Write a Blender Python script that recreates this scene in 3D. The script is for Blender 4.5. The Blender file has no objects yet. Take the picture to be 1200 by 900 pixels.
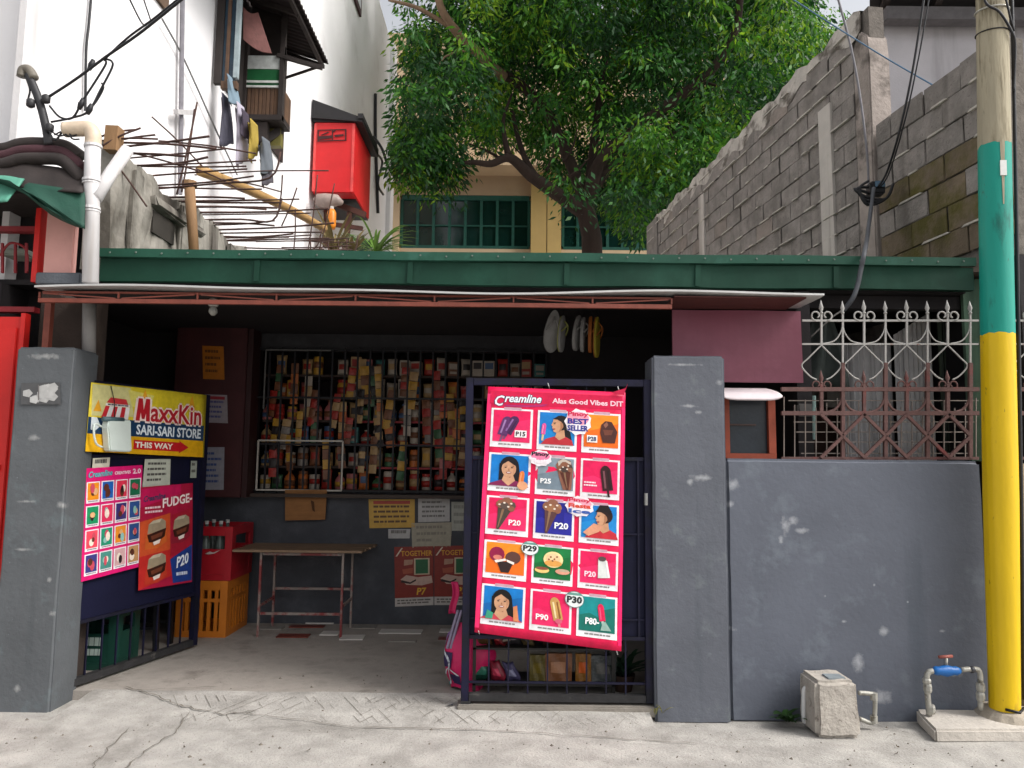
import bpy, bmesh, math, random
from mathutils import Vector, Matrix
random.seed(7)
R = math.radians
S = bpy.context.scene
C = S.collection

# ------------------------------------------------------------------ camera, world, sun, exposure
F_PX, PITCH, ROLL, EYE = 870.0, R(5.9), R(0.6), 1.5
fwd = Vector((0, math.cos(PITCH), math.sin(PITCH)))
r0, u0 = Vector((1, 0, 0)), Vector((0, -math.sin(PITCH), math.cos(PITCH)))
rgt = r0 * math.cos(ROLL) + u0 * math.sin(ROLL)
upv = u0 * math.cos(ROLL) - r0 * math.sin(ROLL)
cam_d = bpy.data.cameras.new('camera')
cam = bpy.data.objects.new('camera', cam_d)
C.objects.link(cam)
cam_d.sensor_width = 36.0
cam_d.lens = 36.0 * F_PX / 1200.0
cam_d.clip_end = 500
m3 = Matrix((rgt, upv, -fwd)).transposed()
cam.matrix_world = Matrix.Translation((0, 0, EYE)) @ m3.to_4x4()
S.camera = cam

SUN_EL, SUN_AZ = R(46), R(112)          # azimuth clockwise from +Y: behind the viewer, to the side of the tall pole
w = bpy.data.worlds.new('World'); S.world = w; w.use_nodes = True
wn = w.node_tree.nodes; wl = w.node_tree.links
sky = wn.new('ShaderNodeTexSky'); sky.sky_type = 'NISHITA'; sky.sun_disc = False
sky.sun_elevation = SUN_EL; sky.sun_rotation = SUN_AZ; sky.dust_density = 4.0; sky.air_density = 1.0; sky.ozone_density = 1.0
hs = wn.new('ShaderNodeHueSaturation'); hs.inputs['Saturation'].default_value = 0.18   # overcast: the cloud takes the blue out
bg = wn['Background']; bg.inputs['Strength'].default_value = 0.15
wl.new(sky.outputs[0], hs.inputs['Color']); wl.new(hs.outputs[0], bg.inputs['Color'])
sd = bpy.data.lights.new('sun', 'SUN'); sd.energy = 1.5; sd.angle = R(22); sd.color = (1.0, 0.965, 0.92)
sun = bpy.data.objects.new('sun', sd); C.objects.link(sun)
sdir = Vector((math.sin(SUN_AZ) * math.cos(SUN_EL), math.cos(SUN_AZ) * math.cos(SUN_EL), math.sin(SUN_EL)))
sun.rotation_euler = sdir.to_track_quat('Z', 'Y').to_euler()
sun.location = (6, -6, 14)
S.view_settings.view_transform = 'Standard'; S.view_settings.look = 'None'
S.view_settings.exposure = 0.74; S.view_settings.gamma = 1.0
S.render.engine = 'CYCLES'
S.cycles.max_bounces = 6; S.cycles.diffuse_bounces = 4; S.cycles.transparent_max_bounces = 8
S.cycles.use_denoising = True

# ------------------------------------------------------------------ survey helpers: a sight line meets a real surface
def ray(px, py):
    return (fwd * F_PX + rgt * (px - 600) - upv * (py - 450))
def P(px, py, Y):
    d = ray(px, py); return Vector((0, 0, EYE)) + d * (Y / d.y)
def PX(px, py, X):
    d = ray(px, py); return Vector((0, 0, EYE)) + d * (X / d.x)
def PZ(px, py, Z):
    d = ray(px, py); return Vector((0, 0, EYE)) + d * ((Z - EYE) / d.z)
def PN(px, py, o, n):
    d = ray(px, py); e = Vector((0, 0, EYE)); return e + d * ((Vector(o) - e).dot(n) / d.dot(n))

# ------------------------------------------------------------------ materials
def lin(h):
    h = h.lstrip('#'); v = [int(h[i:i+2], 16) / 255 for i in (0, 2, 4)]
    return tuple(c / 12.92 if c <= .04045 else ((c + .055) / 1.055) ** 2.4 for c in v)
_mats = {}
def M(name, col, rough=.8, var=.2, scale=5, bump=.25, bscale=60, metal=0, col2=None, col2_at=.6, col2_w=.1, scale2=3, spec=.4,
      spots=(), spotcol=(.5, .5, .5), obj_var=0.0, streak=None, transl=0, stretch=(1, 1, 1), grit=None, world=False):
    if name in _mats: return _mats[name]
    if isinstance(col, str): col = lin(col)
    if isinstance(col2, str): col2 = lin(col2)
    m = bpy.data.materials.new(name); m.use_nodes = True; _mats[name] = m
    nt = m.node_tree; N = nt.nodes; L = nt.links
    b = N['Principled BSDF']; b.inputs['Roughness'].default_value = rough; b.inputs['Metallic'].default_value = metal
    b.inputs['Specular IOR Level'].default_value = spec
    tc = N.new('ShaderNodeTexCoord'); mp = N.new('ShaderNodeMapping'); mp.inputs['Scale'].default_value = stretch
    oc = N.new('ShaderNodeNewGeometry').outputs['Position'] if world else tc.outputs['Object']     # laid pieces share one continuous staining
    L.new(oc, mp.inputs['Vector']); vec = mp.outputs[0]
    def noise(sc, det=4, rgh=.6):
        n = N.new('ShaderNodeTexNoise'); n.inputs['Scale'].default_value = sc; n.inputs['Detail'].default_value = det
        n.inputs['Roughness'].default_value = rgh; L.new(vec, n.inputs['Vector']); return n.outputs['Fac']
    def ramp(inp, a, c):
        r = N.new('ShaderNodeMapRange'); r.inputs[1].default_value = a; r.inputs[2].default_value = c; r.clamp = True
        L.new(inp, r.inputs[0]); return r.outputs[0]
    def mix(f, a, c):
        x = N.new('ShaderNodeMix'); x.data_type = 'RGBA'
        L.new(f, x.inputs[0])
        for k, s in ((6, a), (7, c)):
            if isinstance(s, tuple): x.inputs[k].default_value = (*s, 1)
            else: L.new(s, x.inputs[k])
        return x.outputs[2]
    out = mix(ramp(noise(scale, 6), .3, .7), tuple(c * (1 - var) for c in col), tuple(min(1, c * (1 + var)) for c in col))
    if col2 is not None:
        out = mix(ramp(noise(scale2, 7, .65), col2_at - col2_w / 2, col2_at + col2_w / 2), out, col2)
    if streak:
        ms = N.new('ShaderNodeMapping'); ms.inputs['Scale'].default_value = (streak[1], streak[1], .35); L.new(oc, ms.inputs['Vector'])
        n = N.new('ShaderNodeTexNoise'); n.inputs['Scale'].default_value = 1; n.inputs['Detail'].default_value = 5; L.new(ms.outputs[0], n.inputs['Vector'])
        sc = streak[0] if not isinstance(streak[0], str) else lin(streak[0])
        out = mix(ramp(n.outputs['Fac'], streak[2], streak[2] + .18), out, sc)
    if grit:            # (colour, scale, threshold): small grains and pits
        out = mix(ramp(noise(grit[1], 3, .7), grit[2], grit[2] + .06), out, lin(grit[0]))
    for s in spots:      # scuffs and chips at their own places
        x, y, z, rad = s[:4]; sx = s[4] if len(s) > 4 else 1.0
        mm = N.new('ShaderNodeMapping'); mm.inputs['Location'].default_value = (-x * 1.0 / (rad * sx), -y / rad * .3, -z / rad)
        mm.inputs['Scale'].default_value = (1 / (rad * sx), .3 / rad, 1 / rad); L.new(tc.outputs['Object'], mm.inputs['Vector'])
        ln = N.new('ShaderNodeVectorMath'); ln.operation = 'LENGTH'; L.new(mm.outputs[0], ln.inputs[0])
        nn = N.new('ShaderNodeMath'); nn.operation = 'MULTIPLY_ADD'; L.new(noise(26, 5, .7), nn.inputs[0]); nn.inputs[1].default_value = 1.8; nn.inputs[2].default_value = -.45
        ad = N.new('ShaderNodeMath'); ad.operation = 'ADD'; L.new(ln.outputs['Value'], ad.inputs[0]); L.new(nn.outputs[0], ad.inputs[1])
        f = N.new('ShaderNodeMapRange'); f.inputs[1].default_value = 1.3; f.inputs[2].default_value = .5; f.clamp = True; f.inputs[4].default_value = .62; L.new(ad.outputs[0], f.inputs[0])
        out = mix(f.outputs[0], out, spotcol)
    if obj_var:
        oi = N.new('ShaderNodeObjectInfo'); h = N.new('ShaderNodeHueSaturation'); r = N.new('ShaderNodeMapRange')
        r.inputs[3].default_value = 1 - obj_var; r.inputs[4].default_value = 1 + obj_var
        L.new(oi.outputs['Random'], r.inputs[0]); L.new(r.outputs[0], h.inputs['Value']); L.new(out, h.inputs['Color']); out = h.outputs[0]
    L.new(out, b.inputs['Base Color'])
    if bump:
        bp = N.new('ShaderNodeBump'); bp.inputs['Strength'].default_value = bump; bp.inputs['Distance'].default_value = .01
        L.new(noise(bscale, 5), bp.inputs['Height']); L.new(bp.outputs[0], b.inputs['Normal'])
    if transl:
        t = N.new('ShaderNodeBsdfTranslucent'); L.new(out, t.inputs['Color']); mx = N.new('ShaderNodeMixShader'); mx.inputs[0].default_value = transl
        L.new(b.outputs[0], mx.inputs[1]); L.new(t.outputs[0], mx.inputs[2]); L.new(mx.outputs[0], N['Material Output'].inputs['Surface'])
    return m
def ink(h, rough=.42):
    k = 'ink_' + h.lstrip('#').lower()
    return M(k, h, rough=rough, var=.13, scale=22, bump=.35, bscale=7, spec=.35)
def plain(name, h, rough=.6, metal=0, bump=.12, var=.18, scale=12, **k):
    return M(name, h, rough=rough, metal=metal, bump=bump, var=var, scale=scale, **k)

# ------------------------------------------------------------------ mesh building
def wloc(o):
    v = Vector((0, 0, 0))
    while o is not None: v += o.location; o = o.parent
    return v
class MB:
    def __init__(s): s.v = []; s.f = []; s.m = []; s.mats = []; s.cur = 0
    def use(s, mat):
        if mat not in s.mats: s.mats.append(mat)
        s.cur = s.mats.index(mat); return s
    def add(s, vs, fs):
        k = len(s.v); s.v += [Vector(v) for v in vs]
        for f in fs: s.f.append([k + i for i in f]); s.m.append(s.cur)
        return s
    def box(s, x0, x1, y0, y1, z0, z1):
        return s.add([(x, y, z) for z in (z0, z1) for y in (y0, y1) for x in (x0, x1)],
                     [(0, 2, 3, 1), (4, 5, 7, 6), (0, 1, 5, 4), (2, 6, 7, 3), (0, 4, 6, 2), (1, 3, 7, 5)])
    def bar(s, a, b, wd, ht=None, up=(0, 0, 1)):            # rectangular bar from a to b
        a, b = Vector(a), Vector(b); ht = ht or wd; d = (b - a).normalized(); up = Vector(up)
        if abs(d.dot(up)) > .99: up = Vector((0, 1, 0))
        x = d.cross(up).normalized(); y = x.cross(d)
        vs = [p + x * (i * wd / 2) + y * (j * ht / 2) for p in (a, b) for j in (-1, 1) for i in (-1, 1)]
        return s.add(vs, [(0, 2, 3, 1), (4, 5, 7, 6), (0, 1, 5, 4), (2, 6, 7, 3), (0, 4, 6, 2), (1, 3, 7, 5)])
    def tube(s, pts, r, n=8, cap=True):
        pts = [Vector(p) for p in pts]; rs = r if isinstance(r, (list, tuple)) else [r] * len(pts)
        k = len(s.v); x = None
        for i, p in enumerate(pts):
            d = (pts[min(i + 1, len(pts) - 1)] - pts[max(i - 1, 0)])
            d = d.normalized() if d.length > 1e-9 else Vector((0, 0, 1))
            if x is None:
                x = d.cross(Vector((0, 0, 1)) if abs(d.z) < .9 else Vector((0, 1, 0))).normalized()
            else:
                x = (x - d * x.dot(d)); x = x.normalized() if x.length > 1e-6 else d.orthogonal().normalized()
            y = d.cross(x)
            for j in range(n):
                a = 2 * math.pi * j / n
                s.v.append(p + (x * math.cos(a) + y * math.sin(a)) * rs[i])
        for i in range(len(pts) - 1):
            for j in range(n):
                q = k + i * n; s.f.append([q + j, q + (j + 1) % n, q + n + (j + 1) % n, q + n + j]); s.m.append(s.cur)
        if cap:
            s.f.append([k + j for j in range(n)][::-1]); s.m.append(s.cur)
            q = k + (len(pts) - 1) * n; s.f.append([q + j for j in range(n)]); s.m.append(s.cur)
        return s
    def lathe(s, prof, c=(0, 0, 0), n=14):                  # prof: (radius, z)
        c = Vector(c); k = len(s.v)
        for r, z in prof:
            for j in range(n):
                a = 2 * math.pi * j / n; s.v.append(c + Vector((r * math.cos(a), r * math.sin(a), z)))
        for i in range(len(prof) - 1):
            for j in range(n):
                q = k + i * n; s.f.append([q + j, q + (j + 1) % n, q + n + (j + 1) % n, q + n + j]); s.m.append(s.cur)
        s.f.append([k + j for j in range(n)][::-1]); s.m.append(s.cur)
        q = k + (len(prof) - 1) * n; s.f.append([q + j for j in range(n)]); s.m.append(s.cur)
        return s
    def prism(s, poly, off):                                # polygon (world points) extruded by off
        off = Vector(off); n = len(poly); poly = [Vector(p) for p in poly]
        return s.add(poly + [p + off for p in poly], [list(range(n))[::-1], list(range(n, 2 * n))] + [[i, (i + 1) % n, n + (i + 1) % n, n + i] for i in range(n)])
    def sheet(s, fn, nu, nv, thick=None):                   # fn(u, v) -> point; thick: vector giving a back face
        a = [fn(i / nu, j / nv) for j in range(nv + 1) for i in range(nu + 1)]
        W = nu + 1; k = len(a)
        fs = [(j * W + i, j * W + i + 1, (j + 1) * W + i + 1, (j + 1) * W + i) for j in range(nv) for i in range(nu)]
        if thick is None: return s.add(a, fs)
        t = Vector(thick); rim = [i for i in range(W)] + [j * W + nu for j in range(1, nv + 1)] + [nv * W + i for i in range(nu - 1, -1, -1)] + [j * W for j in range(nv - 1, 0, -1)]
        return s.add([Vector(p) for p in a] + [Vector(p) + t for p in a], fs + [tuple(k + q for q in f[::-1]) for f in fs]
                     + [(rim[i], k + rim[i], k + rim[(i + 1) % len(rim)], rim[(i + 1) % len(rim)]) for i in range(len(rim))])
    def build(s, name, mat=None, parent=None, local=False, smooth=False, bevel=0, loc=None, jitter=0, sub=0):
        me = bpy.data.meshes.new(name)
        off = Vector((0, 0, 0)) if local else (wloc(parent) if parent is not None else Vector(loc or (0, 0, 0)))
        vs = [v - off for v in s.v]
        me.from_pydata([tuple(v) for v in vs], [], s.f)
        mats = s.mats if s.mats else [mat]
        for m in mats: me.materials.append(m)
        if s.mats: me.polygons.foreach_set('material_index', s.m)
        me.validate(); me.update()
        bm = bmesh.new(); bm.from_mesh(me); bmesh.ops.recalc_face_normals(bm, faces=bm.faces)
        if bevel: bmesh.ops.bevel(bm, geom=bm.edges[:], offset=bevel, segments=2, affect='EDGES', clamp_overlap=True)
        if sub: bmesh.ops.subdivide_edges(bm, edges=bm.edges[:], cuts=sub, use_grid_fill=True)
        if jitter:
            for v in bm.verts: v.co += Vector((random.uniform(-1, 1), random.uniform(-1, 1), random.uniform(-1, 1))) * jitter
        bm.to_mesh(me); bm.free()
        if smooth:
            me.polygons.foreach_set('use_smooth', [True] * len(me.polygons))
        o = bpy.data.objects.new(name, me); C.objects.link(o)
        if parent is not None: o.parent = parent
        elif loc is not None: o.location = loc
        return o
def tag(o, label=None, cat=None, group=None, kind=None):
    if label: o['label'] = label
    if cat: o['category'] = cat
    if group: o['group'] = group
    if kind: o['kind'] = kind
    return o
def thing(name, label, cat, loc=(0, 0, 0), rz=0, group=None):
    o = bpy.data.objects.new(name, None); C.objects.link(o); o.location = loc; o.rotation_euler = (0, 0, rz)
    o.empty_display_size = .1
    return tag(o, label, cat, group)
def copy_tree(o, parent=None):
    c = o.copy(); C.objects.link(c); c.parent = parent
    for ch in [x for x in o.children]: copy_tree(ch, c)
    return c
def bez(pts, n=8):                                           # smooth line through points
    pts = [Vector(p) for p in pts]; out = []
    for i in range(len(pts) - 1):
        p0, p1, p2, p3 = pts[max(i - 1, 0)], pts[i], pts[i + 1], pts[min(i + 2, len(pts) - 1)]
        for k in range(n):
            t = k / n
            out.append(.5 * ((2 * p1) + (p2 - p0) * t + (2 * p0 - 5 * p1 + 4 * p2 - p3) * t * t + (3 * p1 - p0 - 3 * p2 + p3) * t ** 3))
    out.append(pts[-1]); return out

# ------------------------------------------------------------------ flat print: lettering and pictures on thin sheets
_glyph = {}
def glyphs(txt, bold=0, shear=0):
    k = (txt, bold, shear)
    if k not in _glyph:
        cu = bpy.data.curves.new('lettering', 'FONT'); cu.body = txt; cu.size = 1; cu.offset = bold; cu.shear = shear; cu.resolution_u = 2
        o = bpy.data.objects.new('lettering', cu)
        me = o.to_mesh()
        vs = [(v.co.x, v.co.y) for v in me.vertices]; fs = [tuple(p.vertices) for p in me.polygons]
        o.to_mesh_clear(); bpy.data.objects.remove(o); bpy.data.curves.remove(cu)
        x0 = min(v[0] for v in vs); x1 = max(v[0] for v in vs); y0 = min(v[1] for v in vs); y1 = max(v[1] for v in vs)
        _glyph[k] = ([((a - x0) / (x1 - x0), (b - y0) / (y1 - y0)) for a, b in vs], fs)
    return _glyph[k]
class Print:
    """A sheet with four corners (TL, TR, BR, BL) in space; everything printed on it lies 1 mm above the layer below."""
    def __init__(s, tl, tr, br, bl, n, bulge=None, gap=.0012):
        s.c = [Vector(x) for x in (tl, tr, br, bl)]; s.n = Vector(n).normalized(); s.bulge = bulge; s.gap = gap
    def at(s, u, v, layer=0):
        tl, tr, br, bl = s.c
        p = (tl * (1 - u) + tr * u) * (1 - v) + (bl * (1 - u) + br * u) * v
        return p + s.n * (layer * s.gap + (s.bulge(u, v) if s.bulge else 0))
    def sub(s, u0, v0, u1, v1):
        q = Print(s.at(u0, v0), s.at(u1, v0), s.at(u1, v1), s.at(u0, v1), s.n, None, s.gap); return q
    def poly(s, mb, uv, col, layer):
        mb.use(ink(col)); mb.add([s.at(u, v, layer) for u, v in uv], [list(range(len(uv)))])
    def rect(s, mb, u0, v0, u1, v1, col, layer):
        s.poly(mb, [(u0, v0), (u1, v0), (u1, v1), (u0, v1)], col, layer)
    def grid(s, mb, u0, v0, u1, v1, col, layer, nu=10, nv=14, thick=0):
        mb.use(ink(col)); mb.sheet(lambda a, b: s.at(u0 + (u1 - u0) * a, v0 + (v1 - v0) * b, layer), nu, nv, (-s.n * thick) if thick else None)
    def ell(s, mb, cu, cv, ru, rv, col, layer, n=16, a0=0, a1=360, rot=0):
        pts = []
        for i in range(n + (a1 - a0 < 360)):
            a = R(a0 + (a1 - a0) * i / n); x, y = ru * math.cos(a), rv * math.sin(a); c, t = math.cos(R(rot)), math.sin(R(rot))
            pts.append((cu + x * c - y * t * ru / max(rv, 1e-6) * 0 - (y * t if rot else 0), cv + (x * t if rot else 0) + y * c))
        s.poly(mb, pts, col, layer)
    def text(s, mb, txt, u0, v0, u1, v1, col, layer, bold=.012, shear=0, slope=0):     # box: u0..u1, v0 (top)..v1 (bottom)
        vs, fs = glyphs(txt, bold, shear); mb.use(ink(col))
        mb.add([s.at(u0 + (u1 - u0) * a, v1 + (v0 - v1) * b + slope * a, layer) for a, b in vs], fs)
    def lines(s, mb, u0, v0, u1, v1, n, col, layer, fill=.45, ragged=.35, seed=1):     # print too small to read
        rr = random.Random(seed)
        for i in range(n):
            a = v0 + (v1 - v0) * i / n; e = u0 + (u1 - u0) * (1 - ragged * rr.random()); x = u0
            while x < e - .01:
                wd = (u1 - u0) * rr.uniform(.06, .2); x2 = min(e, x + wd); s.rect(mb, x, a, x2, a + (v1 - v0) / n * fill, col, layer); x = x2 + (u1 - u0) * .025

# ------------------------------------------------------------------ the setting: ground
m_cement = M('street_cement', '#a6a29c', rough=.92, var=.2, scale=5, bump=.8, bscale=70, col2='#89857f', col2_at=.58, col2_w=.2, scale2=2.6, grit=('#6f6a62', 95, .62))
m_cement2 = M('floor_cement', '#9a938b', rough=.8, var=.18, scale=4, bump=.4, bscale=70, col2='#7a746d', col2_at=.6, col2_w=.2, scale2=4, grit=('#5f5a54', 80, .66))
m_score = m_cement
m_crack = plain('crack_dirt', '#6d675e', .95, bump=.4)
m_joint = plain('floor_joint', '#332f2c', .95)

def hgt(x, y):
    return .012 * math.sin(x * 1.3 + y * .7) * math.sin(y * 1.9 - .4 * x) * (1 if abs(x) < 8 and -2 < y < 9 else 0)
mb = MB()
xs = [-60, -25, -10] + [-6 + .25 * i for i in range(49)] + [10, 25, 60]
ys = [-60, -20, -6, 0] + [2 + .15 * i for i in range(19)] + [5.2, 7, 9, 16, 40, 80]
pts = [(x, y, hgt(x, y) - (.012 if y < 4.5 else .03)) for y in ys for x in xs]; W = len(xs)
mb.add(pts, [(j * W + i, j * W + i + 1, (j + 1) * W + i + 1, (j + 1) * W + i) for j in range(len(ys) - 1) for i in range(W - 1)])
tag(mb.build('street', m_cement, smooth=True), kind='structure')

mb = MB(); mb.box(-3.45, 1.9, 4.86, 6.84, -.1, .03)
floor_ = tag(mb.build('shop_floor', m_cement2), kind='structure')
mb = MB()
def rampz(y): return -.02 + .052 * max(0, min(1, (y - 4.2) / .6))
rx = [-2.62 + .1 * i for i in range(35)] + [.84]; ry = [4.2 + .075 * i for i in range(10)]; W = len(rx)
mb.add([(x, y, rampz(y) + .002 * math.sin(9 * x + 5 * y)) for y in ry for x in rx], [(j * W + i, j * W + i + 1, (j + 1) * W + i + 1, (j + 1) * W + i) for j in range(len(ry) - 1) for i in range(W - 1)])
ramp_ = tag(mb.build('entrance_ramp', m_score, smooth=True), kind='structure')
# worn diamond scoring cut in the ramp: shallow dark grooves
mb = MB(); rr = random.Random(3)
for i in range(60):
    x = -1.85 + .062 * i + rr.uniform(-.01, .01)
    for sgn in (1, -1):
        for seg in range(4):
            if rr.random() < .66 + .2 * math.sin(x * 4): continue
            y0 = 4.42 + .09 * seg; y1 = y0 + .09
            xa = x + sgn * .09 * seg * .62; xb = xa + sgn * .056; g = .0008 + rr.random() * .0014
            if xb > .78 or xa > .78: continue
            mb.add([(xa - g, y0, rampz(y0) + .0048), (xa + g, y0, rampz(y0) + .0048), (xb + g, y1, rampz(y1) + .0048), (xb - g, y1, rampz(y1) + .0048)], [(0, 1, 2, 3)])
tag(mb.build('scored_groove', m_crack, ramp_), kind='stuff')
# cracks and old slab joints running over the street
def crack(pts, wdt, name='pavement_crack'):
    rr = random.Random(len(pts) * 7 + int(pts[0][0])); mb = MB(); g = []
    for i in range(len(pts) - 1):
        a, b = PZ(*pts[i], 0), PZ(*pts[i + 1], 0)
        for k in range(7): g.append(a.lerp(b, k / 7) + Vector((rr.uniform(-1, 1), rr.uniform(-1, 1), 0)) * .012)
    g.append(PZ(*pts[-1], 0)); vs = []
    for i, p in enumerate(g):
        d = (g[min(i + 1, len(g) - 1)] - g[max(i - 1, 0)]).normalized(); nn = Vector((-d.y, d.x, 0)); t = wdt * rr.uniform(.3, 1.2) * (.25 if i in (0, len(g) - 1) else 1)
        zz = max(hgt(p.x, p.y) - .012, rampz(p.y) if -2.62 < p.x < .75 and p.y > 4.2 else -9, .03 if p.y > 4.86 else -9) + .009
        vs += [(p.x - nn.x * t, p.y - nn.y * t, zz), (p.x + nn.x * t, p.y + nn.y * t, zz)]
    mb.add(vs, [(2 * i, 2 * i + 1, 2 * i + 3, 2 * i + 2) for i in range(len(g) - 1)]); return mb.build(name, m_crack, [o for o in S.objects if o.name == 'street'][0])
crack([(143, 812), (185, 823), (215, 832), (262, 840), (300, 836)], .005)
crack([(222, 838), (205, 858), (170, 880), (140, 905)], .004)
crack([(150, 852), (118, 885), (104, 905)], .004)
crack([(150, 817), (190, 815), (255, 812)], .004)
crack([(268, 838), (325, 842), (420, 853), (560, 855), (700, 862), (820, 868)], .004)

# grit and small stones scattered over the street
mb = MB(); rr = random.Random(44)
for i in range(260):
    x, y = rr.uniform(-3.2, 3.2), 3.7 + rr.random() ** 1.5 * 1.6
    if y > 4.55 and not -2.4 < x < .5: y = 3.7 + rr.random() * .8
    zz = max(hgt(x, y) - .012, rampz(y) if -2.62 < x < .84 and y > 4.2 else -9, .03 if y > 4.86 else -9); r_ = rr.choice([.004, .005, .006, .008, .011]) * rr.uniform(.7, 1.2)
    mb.add([(x + r_ * math.cos(a) * rr.uniform(.6, 1.2), y + r_ * math.sin(a) * rr.uniform(.6, 1.2), zz) for a in (0, 1.6, 3.1, 4.7)] + [(x, y, zz + r_ * .8)], [(0, 1, 4), (1, 2, 4), (2, 3, 4), (3, 0, 4)])
tag(mb.build('grit', M('grit_stone', '#6d665d', rough=.95, var=.5, scale=3, bump=0)), kind='stuff')
# dry leaves and scraps on the ground
def litter(px, py, L_, col, lab, rz, cat='leaf'):
    p = PZ(px, py, .0); zz = max(hgt(p.x, p.y) - .012, rampz(p.y) if -2.62 < p.x < .84 and p.y > 4.2 else -9, .03 if p.y > 4.86 else -9) + .006; mb = MB()
    c, s_ = math.cos(rz), math.sin(rz); q = lambda a, b_, z: (p.x + a * c - b_ * s_, p.y + a * s_ + b_ * c, zz + z)
    mb.add([q(-L_, 0, .004), q(-L_ * .3, L_ * .35, .0), q(L_ * .5, L_ * .28, .003), q(L_, 0, .012), q(L_ * .4, -L_ * .3, .004), q(-L_ * .3, -L_ * .36, .006), q(0, 0, .001)], [(0, 1, 6), (1, 2, 6), (2, 3, 6), (3, 4, 6), (4, 5, 6), (5, 0, 6)])
    tag(mb.build('dry_leaf' if cat == 'leaf' else 'paper_scrap', plain('litter_' + col[1:], col, .8), None, loc=(p.x, p.y, zz)), lab, cat, 'litter on the ground')
litter(1050, 881, .016, '#4a3a2c', 'dark dry leaf on the street before the cement slab', .4); litter(1052, 873, .012, '#5a4a38', 'tiny brown leaf just behind the dark leaf before the slab', 1.9)
litter(361, 881, .018, '#5d5346', 'brown dry leaf on the street before the table', .9); litter(527, 832, .03, '#39404a', 'dark bluish scrap beside the foot of the shut gate', .5, 'scrap'); litter(216, 876, .012, '#4a4034', 'small dry leaf near the long street crack', 2.2); litter(470, 802, .013, '#4d4438', 'small dry leaf on the shop floor edge', 1.2)
# broken floor tiles laid in front of the counter
def tile(px, py, w_, h_, mat, rz=0):
    p = PZ(px, py, .034); mb = MB(); mb.box(-w_ / 2, w_ / 2, -h_ / 2, h_ / 2, 0, .008)
    o = mb.build('floor_tile', mat, floor_, local=True); o.location = (p.x, p.y, .0302); o.rotation_euler.z = rz; return o
m_tw = M('tile_white', '#c9c4bd', rough=.35, var=.08, scale=9, bump=.05, obj_var=.08)
m_tr = M('tile_red', '#6d2f22', rough=.4, var=.25, scale=14, bump=.05)
m_tg = M('tile_grey', '#8b867f', rough=.45, var=.15, scale=9, bump=.05)
tile(470, 740, .36, .15, m_tw); tile(413, 747, .19, .16, m_tw, .05); tile(472, 751, .22, .06, m_tg, -.03); tile(387, 742, .15, .14, m_tw)
tile(344, 745, .26, .12, m_tr, .04); tile(427, 735, .2, .1, m_tg); tile(360, 734, .3, .09, m_tr, .03); tile(318, 736, .2, .1, m_tg); tile(525, 739, .14, .12, m_tw); tile(528, 748, .2, .08, m_tr); tile(375, 730, .25, .05, m_tw)

# ------------------------------------------------------------------ front boundary: pillars and low wall
chip = (.55, .55, .53)
def rough_box(name, x0, x1, y0, y1, z0, z1, mat, label=None, cat=None, group=None, rad=.014, parent=None):
    bm = bmesh.new(); bmesh.ops.create_cube(bm, size=1)
    L0 = Vector(((x0 + x1) / 2, (y0 + y1) / 2, z0))
    for v in bm.verts: v.co = Vector((v.co.x * (x1 - x0), v.co.y * (y1 - y0), (v.co.z + .5) * (z1 - z0)))
    bmesh.ops.bevel(bm, geom=[e for e in bm.edges], offset=rad, segments=3, affect='EDGES')
    long = max(x1 - x0, z1 - z0); bmesh.ops.subdivide_edges(bm, edges=[e for e in bm.edges if e.calc_length() > .12], cuts=int(min(14, long / .09)), use_grid_fill=True)
    rr = random.Random(int(abs(x0) * 100))
    ph = [rr.uniform(0, 6) for _ in range(6)]
    for v in bm.verts:
        c = v.co; v.co += Vector((math.sin(c.z * 9 + ph[0]) + .6 * math.sin(c.z * 23 + c.y * 11 + ph[1]), math.sin(c.x * 7 + c.z * 5 + ph[2]), .8 * math.sin(c.x * 31 + ph[3]) + .6 * math.sin(c.x * 67 + ph[4]))) * .0013
    me = bpy.data.meshes.new(name); bm.to_mesh(me); bm.free(); me.materials.append(mat); me.polygons.foreach_set('use_smooth', [True] * len(me.polygons)); me.set_sharp_from_angle(angle=R(24))
    o = bpy.data.objects.new(name, me); C.objects.link(o); o.location = L0
    if label: tag(o, label, cat, group)
    return o
G1 = '#5a5d65'
mg_r = M('grey_paint_pillar', G1, rough=.62, var=.13, scale=3, bump=.35, bscale=35, grit=('#757b80', 60, .70), col2='#676c70', col2_at=.62, col2_w=.1, scale2=6, spec=.35, spotcol=(.42, .43, .44), streak=('#484e55', 5, .62),
         spots=[(.07, -.125, 1.46, .028, 3.2), (.0, -.125, 1.43, .03, .8), (.0, -.125, 1.9, .014, 5), (.06, -.125, 1.86, .016, 2), (.19, -.125, 2.05, .03), (-.03, -.125, 2.158, .012, 12)])
mg_l = M('grey_paint_pillar_b', '#55585b', rough=.62, var=.14, scale=3, bump=.4, bscale=30, grit=('#6d7376', 55, .69), col2='#5d6467', col2_at=.62, col2_w=.1, scale2=5, spec=.35, spotcol=(.42, .42, .41), streak=('#43494c', 5, .62),
         spots=[(-.03, -.13, 1.66, .03, 1.8), (.16, -.13, 1.25, .03), (-.02, -.13, .16, .035, .7), (.13, -.13, .8, .022), (.16, -.13, .6, .022), (0, -.13, 2.17, .025, 5), (-.05, -.13, .98, .012, 7), (-.05, -.13, 1.27, .012, 6)])
xl = P(763, 418, 4.6); xr = P(845, 418, 4.6)
rough_box('gate_pillar', xl.x + .005, xr.x + .02, 4.6, 4.86, -.05, 2.165, mg_r, 'grey painted concrete pillar beside the large ice cream poster, under the maroon panel', 'pillar', 'gate pillars')
xl2 = P(20, 408, 4.62); xr2 = P(88, 408, 4.62)
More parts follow.
